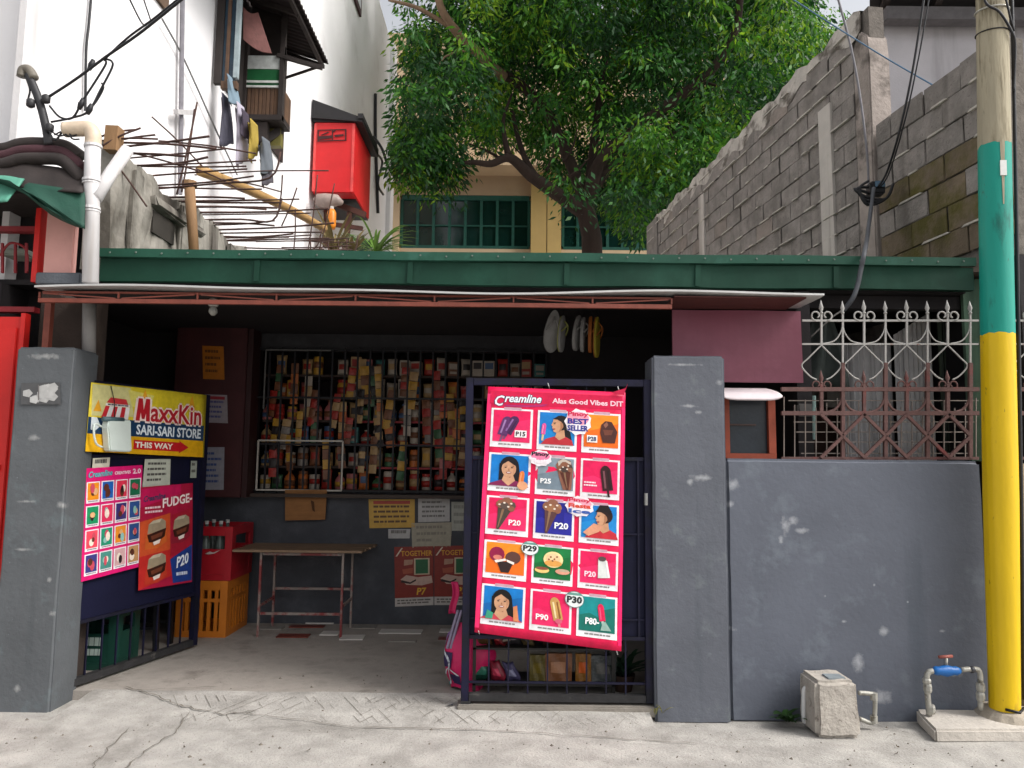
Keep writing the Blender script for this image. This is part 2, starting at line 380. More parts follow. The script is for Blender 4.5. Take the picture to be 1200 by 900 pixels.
rough_box('gate_pillar', xl2.x, xr2.x, 4.62, 4.90, -.05, 2.18, mg_l, 'grey painted concrete pillar carrying a small peeled label, beside the red metal gate', 'pillar', 'gate pillars')
# peeled label on that pillar
pr = Print(P(25, 449, 4.6095), P(70, 448, 4.6095), P(71, 474, 4.6095), P(24, 474, 4.6095), (0, -1, 0)); mb = MB()
pr.grid(mb, 0, 0, 1, 1, '#4f4f50', 0, 2, 2, .002)
rr = random.Random(5)
for i in range(14):
    cx, cy = rr.uniform(.15, .85), rr.uniform(.2, .8); pr.ell(mb, cx, cy, .14, .2, rr.choice(['#a9a8a6', '#9c9b9b', '#b2b1af']), 1 + i * .15, 5)
pr.rect(mb, .45, .1, .48, .8, '#6b6765', 5)
tag(mb.build('peeled_label', None, loc=P(47, 462, 4.61)), 'small peeling silver label stuck on the grey pillar', 'label')
mg_w = M('grey_paint_wall', '#595d67', rough=.6, var=.12, scale=2.2, bump=.3, bscale=32, grit=('#747b84', 60, .71), col2='#666c75', col2_at=.62, col2_w=.12, scale2=3.2, spec=.35, spotcol=(.42, .43, .45), streak=('#474e57', 4, .64),
         spots=[(-.43, -.09, 1.17, .075, .5), (-.38, -.09, 1.2, .035, 1.2), (-.46, -.09, 1.08, .04, .5), (-.33, -.09, 1.14, .025, 2), (.15, -.09, .545, .042, 1), (-.09, -.09, .60, .012, 2), (-.75, -.09, 1.42, .05, 1.2), (-.77, -.09, 1.3, .03, 1), (-.01, -.09, .36, .07, .7), (.12, -.09, .16, .06, 1.6),
                (.5, -.09, .55, .012, 2), (-.25, -.09, .28, .03, 2), (-.8, -.09, .55, .02, 3), (.3, -.09, .72, .009, 1), (.55, -.09, .3, .025, 3), (-.2, -.09, .75, .01, 1), (.1, -.09, .82, .01, 1)])
rough_box('boundary_wall', xr.x + .022, P(1150, 541, 4.62).x, 4.625, 4.80, -.05, 1.528, mg_w, 'low grey rendered wall under the wrought iron fence, scuffed with white', 'wall', rad=.02)

# ------------------------------------------------------------------ the shop
store = thing('store_building', 'open fronted corner shop under a green roof edge with barred counter', 'shop', (0, 6.8, 0))
m_blk = M('black_wall', '#2a292c', rough=.8, var=.25, scale=4, bump=.25, col2='#3a3a3d', col2_at=.6, col2_w=.2, scale2=3)  # near-black here and in dark_wall: the interior's dimness put into the colour
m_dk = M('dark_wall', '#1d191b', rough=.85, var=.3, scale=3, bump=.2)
m_cnt = M('counter_grey', '#3c3e44', rough=.7, var=.2, scale=4, bump=.25, col2='#4a4c51', col2_at=.62, col2_w=.2, scale2=4)
m_mar = M('maroon_panel', '#3f1a1c', rough=.6, var=.2, scale=5, bump=.15, streak=('#2e1214', 6, .5))
m_gr = M('green_fascia', '#15382b', rough=.62, var=.2, scale=2.4, bump=.12, bscale=14, col2='#1f4638', col2_at=.62, col2_w=.2, scale2=2.6, spec=.2)
m_gr2 = M('green_lip', '#1f493a', rough=.6, var=.16, scale=3, bump=.15, bscale=20, col2='#2f5a4c', col2_at=.64, col2_w=.15, scale2=5, spec=.25)
m_gi = M('galvanised', '#b9b8b6', rough=.45, var=.12, scale=7, bump=.12, metal=.25)
m_or = M('red_oxide_steel', '#743a2d', rough=.6, var=.2, scale=12, bump=.2, col2='#5e3a30', col2_at=.66, col2_w=.1, scale2=9)
BY = 6.85
def bx(name, *a, mat, parent=None, bevel=0, **k):
    b = MB(); b.box(*a); return b.build(name, mat, parent or store, bevel=bevel, **k)
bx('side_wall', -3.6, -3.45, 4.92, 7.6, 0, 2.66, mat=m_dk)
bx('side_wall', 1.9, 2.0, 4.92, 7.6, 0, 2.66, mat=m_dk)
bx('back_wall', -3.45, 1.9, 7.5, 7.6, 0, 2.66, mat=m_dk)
cz = P(400, 578, BY).z
bx('counter_wall', -3.45, 1.9, BY, BY + .12, .0, cz, mat=m_cnt)
gx0 = P(303, 410, BY).x; gx1 = P(640, 410, BY).x; gz1 = P(450, 411, BY).z
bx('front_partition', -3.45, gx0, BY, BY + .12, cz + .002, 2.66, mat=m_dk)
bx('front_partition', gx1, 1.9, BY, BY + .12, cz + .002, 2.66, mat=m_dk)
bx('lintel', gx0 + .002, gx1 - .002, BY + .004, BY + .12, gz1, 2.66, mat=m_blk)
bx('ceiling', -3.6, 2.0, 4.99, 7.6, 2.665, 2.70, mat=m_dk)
bx('roof', -2.75, 3.15, 4.97, 7.9, 2.72, 2.80, mat=m_gr)
bx('counter_ledge', gx0, gx1, BY - .12, BY - .002, cz - .035, cz - .005, mat=plain('dark_wood', '#352820', .6))
# maroon panel wall that carries notices
a, b_ = P(208, 382, 6.62), P(281, 583, 6.62); bx('wall_panel', a.x, b_.x, 6.62, 6.84, b_.z, a.z, mat=m_mar, bevel=.006)
bx('panel_moulding', b_.x + .004, b_.x + .05, 6.64, 6.84, b_.z, a.z, mat=plain('dark_maroon', '#2d1112', .5))
# fascia with folded lip, slightly dented
def wavy(x0, x1, y, z0, z1, th, ph, amp=.004):
    b = MB(); n = 60
    b.sheet(lambda u, v: Vector((x0 + (x1 - x0) * u, y + amp * math.sin(u * 37 + ph) + .5 * amp * math.sin(u * 91), z1 + (z0 - z1) * v + amp * .8 * math.sin(u * 23 + ph))), n, 3, (0, th, 0)); return b
fa = P(118, 298, 4.9); fb = P(1141, 331, 4.9)
wavy(fa.x, fb.x, 4.9, 2.675, 2.83, .05, 0).build('fascia', m_gr, store, smooth=False)
wavy(fa.x - .01, fb.x + .01, 4.872, 2.835, 2.892, .09, 2, .003).build('gutter_lip', m_gr2, store)
ca = P(40, 338, 4.5); cb = P(966, 342, 4.5)
b = MB(); b.sheet(lambda u, v: Vector((ca.x + (cb.x - ca.x) * u, 4.5 + .42 * v, 2.535 + .01 * v + .006 * math.sin(u * 18) + (.012 * math.sin(u * 9) if v < .1 else 0))), 60, 6, (0, 0, .012))
b.build('canopy_sheet', m_gi, store)
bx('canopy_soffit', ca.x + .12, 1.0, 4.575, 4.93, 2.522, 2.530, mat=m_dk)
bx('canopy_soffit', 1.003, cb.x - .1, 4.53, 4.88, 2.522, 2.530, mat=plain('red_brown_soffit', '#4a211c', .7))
# sheet overlaps and screw heads of the fascia
for px in (300, 480, 664, 818, 980):
    x = P(px, 315, 4.88).x; b = MB(); b.bar((x, 4.891, 2.68), (x + .004, 4.891, 2.826), .035, .006, (0, 1, 0)); b.build('sheet_overlap', m_gr, store)
scr = None
for i in range(34):
    x = fa.x + .08 + (fb.x - fa.x - .16) * i / 33
    if scr is None: scr = MB().lathe([(.007, 0), (.005, .004)], (0, 0, 0), 8).build('screw_head', plain('dull_screw', '#6a746c', .5, .4), store, local=True); o_ = scr
    else: o_ = scr.copy(); C.objects.link(o_); o_.parent = store
    o_.rotation_euler.x = R(90); o_.location = Vector((x, 4.866, 2.862 + .004 * math.sin(i * 2.3))) - store.location
# canopy truss
tr0, tr1 = P(46, 352, 4.53), P(787, 356, 4.53)
b = MB(); b.bar(tr0, (tr1.x, 4.53, tr0.z), .026, .026); b.build('truss_rail', m_or, store)
b = MB(); b.bar((tr0.x, 4.56, 2.518), (tr1.x, 4.56, 2.518), .016, .012); b.build('truss_rail', m_or, store)
xs_ = [tr0.x + (tr1.x - tr0.x) * k / 8 for k in range(9)]
for k in range(9):
    b = MB(); b.bar((xs_[k], 4.53, tr0.z + .018), (xs_[k], 4.53, 2.512), .010); b.build('truss_strut', m_or, store)
    if k < 8:
        b = MB(); q = (tr0.z + .018, 2.504) if k % 2 else (2.504, tr0.z + .018); b.bar((xs_[k] + .02, 4.531, q[0]), (xs_[k + 1] - .02, 4.531, q[1]), .008); b.build('truss_brace', m_or, store)
b = MB(); b.bar((tr0.x - .04, 4.70, 2.0), (tr0.x - .04, 4.70, 2.5), .04); b.build('truss_post', m_or, store)
# maroon hanging panel and little side window
ma, mc = P(787, 340, 4.9), P(940, 449, 4.9)
m_pink = M('maroon_sheet', '#783f4f', rough=.5, var=.13, scale=1.6, bump=.1, bscale=10, col2='#854c5c', col2_at=.6, col2_w=.25, scale2=2.2, streak=('#662f3f', 3, .56))
b = MB(); b.sheet(lambda u, v: Vector((ma.x + (mc.x - ma.x) * u, 4.885 + .006 * math.sin(u * 8 + v * 3), 2.515 + (mc.z - 2.515) * v)), 16, 12, (0, .02, 0)); b.build('maroon_panel', m_pink, store)
wa, wb = P(848, 462, 4.76), P(909, 536, 4.76); m_wf = M('orange_frame', '#83371f', rough=.55, var=.15, scale=10, bump=.15)
fr = MB(); fr.box(wa.x, wb.x, 4.74, 4.79, 1.53, 1.562).build('window_frame', m_wf, store)
for x0, x1, nm in ((wa.x, wa.x + .03, 'window_jamb'), (wb.x - .045, wb.x, 'window_jamb')): bx(nm, x0, x1, 4.742, 4.788, 1.563, 1.92, mat=m_wf)
bx('window_opening', wa.x + .031, wb.x - .046, 4.775, 4.785, 1.563, 1.92, mat=plain('dark_glass', '#20262d', .25))
bx('window_bar', wa.x + .031, wb.x - .12, 4.76, 4.773, 1.74, 1.75, mat=plain('bar_brown', '#3a2620', .6))
aw0, aw1 = P(846, 467, 4.62), P(917, 450, 4.86)
m_awn = M('pale_awning', '#cfc3c6', rough=.5, var=.08, scale=6, bump=.1)
b = MB(); b.sheet(lambda u, v: Vector((aw0.x + .012 * (1 - v) * 0 + (P(917, 463, 4.62).x - aw0.x) * u * (1 - .06 * v), 4.62 + .24 * v, aw0.z + .005 + .075 * v ** .6 - (.015 * (1 - abs(2 * u - 1) ** 6 * 1.4) if v < .05 else 0))), 14, 8, (0, 0, .012)); b.build('window_awning', m_awn, store, smooth=True)
# shelves and grille
m_shelf = plain('shelf_board', '#3b2d27', .7); m_red = plain('red_price_rail', '#8f1622', .5)
rows = [gz1 - .215 * (k + 1) for k in range(6)]
for k, z in enumerate(rows):
    z = max(z, cz + .01)
    bx('shelf', gx0 + .02, gx1 - .02, 6.99, 7.4, z - .02, z, mat=m_shelf)
    for x0, x1 in ((-1.45, -.62), (-.55, .1)) if k in (2, 3, 4) else ():
        bx('price_rail', x0, x1, 6.975, 6.986, z - .022, z - .004, mat=m_red)
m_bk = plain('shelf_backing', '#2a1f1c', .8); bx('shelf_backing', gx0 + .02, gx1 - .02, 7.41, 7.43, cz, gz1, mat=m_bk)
m_bar = plain('black_iron', '#141318', .5, metal=.3); m_wbar = plain('pale_iron', '#a9a39a', .5)
n = 23
for i in range(n + 1):
    x = gx0 + (gx1 - gx0) * i / n; b = MB(); b.bar((x, BY - .02, cz), (x, BY - .02, gz1 + .02), .016); b.build('grille_bar', m_bar, store)
for z in (cz + .02, cz + .44, cz + .87, gz1):
    b = MB(); b.bar((gx0, BY - .034, z), (gx1, BY - .034, z), .016); b.build('grille_rail', m_bar, store)
# pale metal frame of the wicket in the grille
q0, q1 = P(303, 516, BY - .05), P(400, 575, BY - .05)
for a, c in (((q0.x, q0.z), (q1.x, q0.z)), ((q0.x, q1.z), (q1.x, q1.z)), ((q0.x, q0.z), (q0.x, q1.z)), ((q1.x, q0.z), (q1.x, q1.z))):
    b = MB(); b.bar((a[0], BY - .05, a[1]), (c[0], BY - .05, c[1]), .014); b.build('wicket_frame', m_wbar, store)
q0, q1 = P(312, 410, BY - .05), P(388, 410, BY - .05)
b = MB(); b.bar(q0, (q1.x, q0.y, q0.z), .012); b.build('wicket_frame', plain('dull_iron', '#5b5a58', .5), store)
b = MB(); b.bar(q0, (q0.x, q0.y, q0.z - .55), .012); b.build('wicket_frame', plain('dull_iron', '#5b5a58', .5), store)

# yard beside the shop, behind the fence
yard = thing('yard_shed', 'dark lean-to yard behind the wrought iron fence with grey corrugated sheeting', 'shed', (2.6, 7.2, 0))
bx('back_wall', 2.02, 3.0, 8.0, 8.1, 0, 2.71, mat=m_dk, parent=yard)
m_cor = M('grey_corrugated', '#b9b7b8', rough=.6, var=.15, scale=5, bump=.15, streak=('#7d7a7a', 14, .52))
def corr(mbx, x0, x1, y, z0, ztop, n=22, amp=.012, axis='x'):
    k = n * 4; vs = []
    for i in range(k + 1):
        u = i / k; x = x0 + (x1 - x0) * u; yy = y + amp * math.sin(u * n * 2 * math.pi); zt = ztop(u)
        vs += [(x, yy, z0), (x, yy, zt)]
    mbx.add(vs, [(2 * i, 2 * i + 2, 2 * i + 3, 2 * i + 1) for i in range(k)]); return mbx
c0, c1 = P(988, 446, 5.6), P(1044, 403, 5.6); c2 = P(1090, 376, 5.5)
corr(MB(), c0.x, c1.x, 5.6, 1.4, lambda u: c1.z + .0 * u, 9).build('corrugated_sheet', m_cor, yard)
corr(MB(), c1.x - .03, c2.x, 5.5, 1.4, lambda u: c1.z + (c2.z - c1.z) * u * 1.1 + .05, 8).build('corrugated_sheet', m_cor, yard)
c3 = P(1135, 376, 5.45); corr(MB(), c2.x + .02, c3.x, 5.45, 1.5, lambda u: c2.z + .02, 6, .008).build('corrugated_sheet', M('green_corrugated', '#3e4a3c', rough=.7, var=.2, scale=6, streak=('#283028', 12, .5)), yard)
b = MB(); b.box(2.02, 3.16, 5.9, 5.95, 0, 1.95).build('brown_boarding', M('brown_boarding', '#3a2620', rough=.8, var=.3, scale=4, streak=('#20140f', 12, .5)), yard)
b = MB(); c = P(970, 412, 5.2)
b.sheet(lambda u, v: Vector((c.x + .24 * (u - .5) * (.5 + v * .8), 5.25 + .05 * math.sin(u * 9 + v * 3), c.z + .3 - .55 * v)), 10, 12, (0, .03, 0)); b.build('hanging_sack', M('grey_sack', '#3d4340', rough=.9, var=.25, scale=9, bump=.5, bscale=20), yard, smooth=True)
# beams under the yard roof
b = MB(); b.bar((1.95, 5.1, 2.62), (3.1, 5.1, 2.62), .08, .09); b.build('roof_beam', m_dk, yard)
bx('roof_lining', 2.01, 3.1, 4.99, 8.0, 2.672, 2.71, mat=m_dk, parent=yard)

# lamp holder under the canopy
lh = thing('lamp_holder', 'small unlit white lamp holder hanging under the canopy truss', 'lamp', tuple(P(250, 352, 4.7)))
MB().tube([P(250, 340, 4.7), P(250, 352, 4.7)], .006, 6).build('cord', m_bar, lh); MB().lathe([(.012, .05), (.03, .03), (.034, 0), (.026, -.012)], P(250, 357, 4.7), 12).build('holder', plain('lamp_white', '#9c9a94', .5), lh, smooth=True); MB().lathe([(.012, 0), (.026, -.02), (.028, -.04), (.012, -.06)], P(250, 359, 4.7), 10).build('bulb', plain('bulb_glass', '#8d8c86', .2), lh, smooth=True)

# ------------------------------------------------------------------ gate leaf with the large poster (closed)
m_navy = M('navy_paint', '#12132a', rough=.6, var=.2, scale=4, bump=.15, bscale=25, spec=.2)
m_navy2 = M('navy_tube', '#15142c', rough=.55, var=.25, scale=9, bump=.2, bscale=30, col2='#14141c', col2_at=.55, col2_w=.2, scale2=6, spec=.25)
m_chipd = M('black_sill', '#262526', rough=.7, var=.3, scale=12, bump=.4, col2='#4a4744', col2_at=.64, col2_w=.08, scale2=11)
GY = 4.66
gl, gr_ = P(543, 640, GY).x, P(764, 640, GY).x; gt, gb = P(650, 444, GY).z, .055
gate = thing('gate_leaf', 'navy steel gate leaf standing shut behind the large pink ice cream poster', 'gate', ((gl + gr_) / 2, GY, 0), 0, 'steel gate leaves')
def gbar(name, x0, z0, x1, z1, wd, mat, y=GY, ht=None, parent=gate):
    b = MB(); b.bar((x0, y, z0), (x1, y, z1), wd, ht or wd); return b.build(name, mat, parent, bevel=.003 if wd > .03 else 0)
gbar('gate_frame', gl + .024, gb, gl + .024, gt, .046, m_navy2); gbar('gate_frame', gr_ - .024, gb, gr_ - .024, gt, .046, m_navy2)
gbar('gate_frame', gl + .048, gt - .024, gr_ - .048, gt - .024, .045, m_navy2)
gbar('gate_frame', gl + .048, gb + .024, gr_ - .048, gb + .024, .045, m_chipd)
z1, z2 = P(650, 537, GY).z, P(650, 747, GY).z
for z in (z1, z2): gbar('gate_rail', gl + .048, z, gr_ - .048, z, .022, m_navy2)
b = MB(); b.box(gl + .048, gr_ - .048, GY + .003, GY + .008, z2 + .012, z1 - .012); b.build('gate_sheet', m_navy, gate)
for px in (560, 748): gbar('sheet_rib', P(px, 640, GY).x, z2 + .012, P(px, 640, GY).x, z1 - .012, .012, m_navy2, GY - .006)
for z in (P(650, 625, GY).z, P(650, 725, GY).z): gbar('sheet_rib', gl + .05, z, gr_ - .05, z, .010, m_navy2, GY - .005)
nb = 9
for i in range(1, nb):
    x = gl + .048 + (gr_ - gl - .096) * i / nb
    gbar('gate_bar', x, gb + .047, x, z2 - .012, .009, m_navy2); gbar('gate_bar', x, z1 + .012, x, gt - .047, .009, m_navy2)
gbar('gate_rail', gl + .048, P(650, 800, GY).z, gr_ - .048, P(650, 800, GY).z, .012, m_navy2)
b = MB(); b.tube([P(757, 578, GY - .03), P(757, 592, GY - .03)], .012, 8).build('gate_latch', plain('bare_steel', '#9a9a98', .4, .6), gate)
b = MB(); b.bar((gl + .0, GY, .045), (gl + .06, GY, .045), .05, .03).build('gate_shoe', m_chipd, gate)
b = MB(); b.box(gl - .02, gr_ + .01, 4.61, 4.76, -.02, .042); b.build('gate_sill', M('sill_cement', '#7d776f', rough=.9, var=.2, scale=8, bump=.5), gate, bevel=.008)

# the large poster
PB = lambda u, v: .006 * math.sin(u * 3.1) * math.sin(v * 9) + .02 * max(0, v - .86) ** 1.2 + .004 * math.sin(v * 17 + u * 4)
pp = thing('ice_cream_poster', 'large pink ice cream price poster with fifteen picture cards tied to the shut gate', 'poster', tuple(P(645, 762, 4.615)))
pr = Print(P(572, 453, 4.615), P(733, 460, 4.615), P(728, 763, 4.612), P(556, 741, 4.612), (0, -1, 0), PB)
PK = '#e5174f'
mb = MB(); pr.grid(mb, 0, 0, 1, 1, PK, 0, 14, 26, .002); mb.build('poster_sheet', None, pp, smooth=True)
mb = MB(); pr.grid(mb, 0.02, .015, .98, .07, '#cf0f45', 1, 8, 2); pr.grid(mb, 0.0, .03, .03, .98, '#ef2a6a', 1, 1, 12); pr.grid(mb, .975, .06, 1, .98, '#f0246a', 1, 1, 12); mb.build('poster_tint', None, pp)
# torn corner strip that curls up at the tie
t0 = P(733, 461, 4.60); mb = MB(); mb.prism([P(716, 460, 4.606), P(733, 455, 4.60), P(736, 449, 4.595), P(731, 463, 4.603)], (0, .002, 0)); mb.build('torn_corner', ink('#c31845'), pp)
# heading and script logo
mb = MB()
for o_, c_, l_ in ((.006, '#2c2a55', 2), (0, '#e9eef5', 3)):
    pr.text(mb, 'C', .055 - o_, .035 - o_ * .3, .125 + o_, .078 + o_ * .3, c_, l_, .05 if o_ else .02, .25)
    pr.text(mb, 'reamline', .125 - o_, .028 - o_ * .3, .39 + o_, .062 + o_ * .3, c_, l_, .06 if o_ else .025, .3, -.002)
pr.poly(mb, [(.12, .073), (.3, .07), (.44, .062), (.41, .072), (.3, .078), (.14, .08)], '#b22a6d', 2)
mb.build('script_logo', None, pp)
mb = MB(); pr.text(mb, 'Alas Good Vibes DIT', .47, .036, .985, .057, '#f3c9d4', 2, .03); mb.build('heading', None, pp)

def face(c, mb, cx, cy, s, hair='#1d1413', skin='#cc9a78', top='#b8333f', long_=True, turn=0, band=None, seed=0):
    # shoulders, neck, hair, head, features - a small flat picture of a smiling woman
    sk2 = '#a87455'
    if long_: c.poly(mb, [(cx - .6 * s, cy - .3 * s), (cx + .62 * s, cy - .3 * s), (cx + .8 * s, cy + 1.35 * s), (cx + .25 * s, cy + 1.1 * s), (cx - .3 * s, cy + .9 * s), (cx - .62 * s, cy + 1.0 * s)], hair, 2)
    c.poly(mb, [(cx - 1.3 * s, 1), (cx - 1.12 * s, cy + 1.25 * s), (cx - .4 * s, cy + .95 * s), (cx + .4 * s, cy + .95 * s), (cx + 1.12 * s, cy + 1.25 * s), (cx + 1.3 * s, 1)], top, 2.5)
    c.poly(mb, [(cx - .24 * s, cy + .4 * s), (cx + .24 * s, cy + .4 * s), (cx + .42 * s, cy + .98 * s), (cx, cy + 1.4 * s), (cx - .42 * s, cy + .98 * s)], skin, 3)
    c.poly(mb, [(cx - .24 * s, cy + .5 * s), (cx + .24 * s, cy + .5 * s), (cx + .1 * s, cy + .8 * s)], sk2, 3.3)
    c.ell(mb, cx + .03 * s, cy - .14 * s, s * .6, s * .72, hair, 3.5, 16)
    c.ell(mb, cx + turn * s, cy + .1 * s, s * .46, s * .62, skin, 4, 16)
    c.poly(mb, [(cx + (turn + .2) * s, cy - .4 * s), (cx + (turn + .47) * s, cy), (cx + (turn + .3) * s, cy + .55 * s), (cx + (turn + .3) * s, cy + .1 * s)], '#bd8867', 4.3)
    c.poly(mb, [(cx + (turn - .42) * s, cy - .2 * s), (cx + (turn - .05) * s, cy - .5 * s), (cx + (turn + .44) * s, cy - .14 * s), (cx + (turn + .2) * s, cy - .62 * s), (cx + (turn - .3) * s, cy - .6 * s)], hair, 4.6)
    if band: c.poly(mb, [(cx - .66 * s, cy - .35 * s), (cx + .66 * s, cy - .35 * s), (cx + .55 * s, cy - .62 * s), (cx + .3 * s, cy - .95 * s), (cx - .3 * s, cy - .95 * s), (cx - .55 * s, cy - .62 * s)], band, 4.8)
    for e in (-.21, .19):
        c.ell(mb, cx + (turn * 1.5 + e) * s, cy - .0 * s, .07 * s, .04 * s, '#241511', 5, 8)
        c.poly(mb, [(cx + (turn * 1.5 + e - .12) * s, cy - .1 * s), (cx + (turn * 1.5 + e + .12) * s, cy - .12 * s), (cx + (turn * 1.5 + e + .1) * s, cy - .085 * s)], '#3a241d', 5)
    c.poly(mb, [(cx + (turn * 1.6 - .0) * s, cy + .05 * s), (cx + (turn * 1.6 + .06) * s, cy + .24 * s), (cx + (turn * 1.6 - .06) * s, cy + .24 * s)], sk2, 5)
    c.ell(mb, cx + turn * 1.4 * s, cy + .39 * s, .17 * s, .07 * s, '#963038', 5, 10); c.ell(mb, cx + turn * 1.4 * s, cy + .38 * s, .13 * s, .035 * s, '#e8ddd6', 5.4, 10)
def profile(c, mb, cx, cy, s, hair='#191112', skin='#c99673', top='#b8333f', long_=True, band=None):
    q = lambda pts: [(cx + a * s, cy + b * s) for a, b in pts]
    if long_: c.poly(mb, q([(.1, -.7), (.55, -.45), (.75, .2), (.95, 1.3), (.5, 1.25), (.15, .6)]), hair, 2)
    c.poly(mb, [(cx - 1.35 * s, 1), (cx - 1.0 * s, cy + 1.25 * s), (cx - .3 * s, cy + 1.0 * s), (cx + .4 * s, cy + .95 * s), (cx + .95 * s, cy + 1.25 * s), (cx + 1.1 * s, 1)], top, 2.5)
    c.poly(mb, q([(-.12, .45), (.35, .3), (.45, 1.05), (.0, 1.3), (-.3, 1.05)]), skin, 3)
    c.ell(mb, cx + .12 * s, cy - .12 * s, .58 * s, .62 * s, hair, 3.5, 16)
    c.poly(mb, q([(-.45, -.45), (-.1, -.55), (.22, -.3), (.3, .2), (.1, .55), (-.2, .7), (-.42, .62), (-.46, .4), (-.54, .33), (-.5, .2), (-.62, .1), (-.5, -.15)]), skin, 4)
    c.poly(mb, q([(.22, -.3), (.3, .2), (.1, .55), (-.05, .62), (.08, .3), (.06, -.1)]), '#aa7656', 4.4)
    c.poly(mb, q([(-.5, -.42), (-.2, -.62), (.3, -.5), (.34, .05), (.14, -.2), (-.15, -.38)]), hair, 4.8)
    if band: c.poly(mb, q([(-.62, -.38), (-.45, -.6), (-.3, -.95), (.35, -.98), (.6, -.5), (.62, -.2), (.2, -.42)]), band, 5)
    c.ell(mb, cx - .36 * s, cy - .04 * s, .08 * s, .035 * s, '#241511', 5, 8); c.poly(mb, q([(-.48, -.14), (-.26, -.16), (-.24, -.12)]), '#3a241d', 5); c.poly(mb, q([(-.5, .38), (-.3, .36), (-.32, .46), (-.46, .46)]), '#963038', 5)
def pop(c, mb, x, y, l, wd, rot, col, hi, stick='#d9b98a', dark=None):
    t = R(rot); ux, uy = math.sin(t), -math.cos(t); vx, vy = math.cos(t), math.sin(t)
    q = lambda a, b: (x + ux * a + vx * b, y + uy * a + vy * b)
    c.poly(mb, [q(-l * .5 - .2, -.03), q(-l * .5 - .2, .03), q(-l * .4, .03), q(-l * .4, -.03)], stick, 2)
    pts = [q(-l / 2, -wd / 2), q(-l / 2, wd / 2), q(l * .25, wd / 2)] + [q(l * .25 + l * .25 * math.sin(R(a)), wd / 2 * math.cos(R(a))) for a in range(15, 180, 20)] + [q(l * .25, -wd / 2)]
    c.poly(mb, pts, col, 3)
    c.poly(mb, [q(-l * .4, -wd * .3), q(-l * .4, -wd * .12), q(l * .3, -wd * .08), q(l * .3, -wd * .26)], hi, 3.5)
    c.poly(mb, [q(-l * .45, wd * .12), q(-l * .42, wd * .32), q(l * .3, wd * .3), q(l * .28, wd * .16)], dark or col, 3.5)
def cone(c, mb, x, y, s, rot, wrap='#3a2018', topc='#6b4030'):
    t = R(rot); q = lambda a, b: (x + s * (a * math.cos(t) - b * math.sin(t)), y + s * (a * math.sin(t) + b * math.cos(t)))
    c.poly(mb, [q(-.32, -.25), q(.32, -.25), q(.05, 1), q(-.05, 1)], wrap, 3)
    c.poly(mb, [q(-.12, -.2), q(.0, -.2), q(.0, .9), q(-.03, .9)], '#8a6a50', 3.4)
    for i, (dx, dy, r_) in enumerate([(-.2, -.35, .24), (.18, -.38, .26), (0, -.52, .26), (-.05, -.3, .2), (.28, -.24, .15)]):
        a, b2 = q(dx, dy); c.ell(mb, a, b2, r_ * s, r_ * s, topc if i % 2 else '#8a5a44', 3.6 + i * .2, 9)
    for dx, dy in ((-.1, -.45), (.12, -.3), (.2, -.5), (-.28, -.3)):
        a, b2 = q(dx, dy); c.ell(mb, a, b2, .06 * s, .05 * s, '#e8d9c8', 5, 6)
def price(c, mb, txt, x0, y0, x1, y1, col='#f5f3f2', box=None):
    if box: c.rect(mb, x0 - .03, y0 - .04, x1 + .03, y1 + .04, box, 4)
    c.text(mb, txt, x0, y0, x1, y1, col, 5, .03)
cols_u = [(.035, .335), (.37, .655), (.69, .968)]
rows_v = [(.088, .248), (.272, .428), (.448, .604), (.628, .778), (.802, .962)]
cards = []
def card(r, k, back, draw, lab, price_=None):
    u0, u1 = cols_u[k]; v0, v1 = rows_v[r]; c0 = pr.at(u0, v0, 2)
    mb = MB(); f = Print(pr.at(u0, v0, 2), pr.at(u1, v0, 2), pr.at(u1, v1, 2), pr.at(u0, v1, 2), (0, -1, 0))
    f.rect(mb, 0, 0, 1, 1, '#ece9ec', 0)
    f.rect(mb, .3, -.035, .72, .03, '#c79fae', .6)
    c = f.sub(.055, .045, .945, .855); c.c = [x + c.n * .0012 for x in c.c]
    if isinstance(back, tuple): c.grid(mb, 0, 0, 1, 1, back[0], 0, 1, 1); c.poly(mb, [(0, .55), (1, .25), (1, 1), (0, 1)], back[1], .6)
    else: c.rect(mb, 0, 0, 1, 1, back, 0)
    draw(c, mb)
    f.lines(mb, .2, .9, .85, .96, 1, '#8a8583', 1, .6, .2, r * 3 + k)
    o = mb.build('picture_card', None, pp); o['label'] = lab; return o
BL, OR, PKC = '#0f78c4', ('#f08a1e', '#ea6a14'), ('#e21857', '#ea2a66')
card(0, 0, PKC, lambda c, m: (pop(c, m, .33, .5, .62, .26, 14, '#5b2f63', '#9a76a8', '#7a4a70'), pop(c, m, .5, .46, .6, .26, 24, '#4a2453', '#8a639a', '#7a4a70', '#3a1a44'), price(c, m, 'P15', .62, .66, .88, .8, '#26262a', '#f1eeee')), 'pink card with two purple ice pops')
card(0, 1, (BL, '#1382c9'), lambda c, m: (profile(c, m, .56, .36, .38, top='#b82c36'), pop(c, m, .12, .52, .35, .12, 5, '#e0559a', '#f29cc4')), 'blue card with a woman in a red top holding an ice pop')
card(0, 2, OR, lambda c, m: (c.poly(m, [(.5, .3), (.62, .18), (.8, .2), (.88, .34), (.97, .5), (.9, .85), (.55, .85), (.47, .55)], '#4a2620', 3), c.poly(m, [(.55, .45), (.85, .45), (.8, .6), (.6, .62)], '#6d3b2c', 3.5), c.poly(m, [(.56, .3), (.66, .2), (.7, .3), (.62, .4)], '#8a5a4a', 3.6), price(c, m, 'P28', .12, .68, .36, .82, '#2d3d6a', '#f1ece6')), 'orange card with a brown ice cream bar')
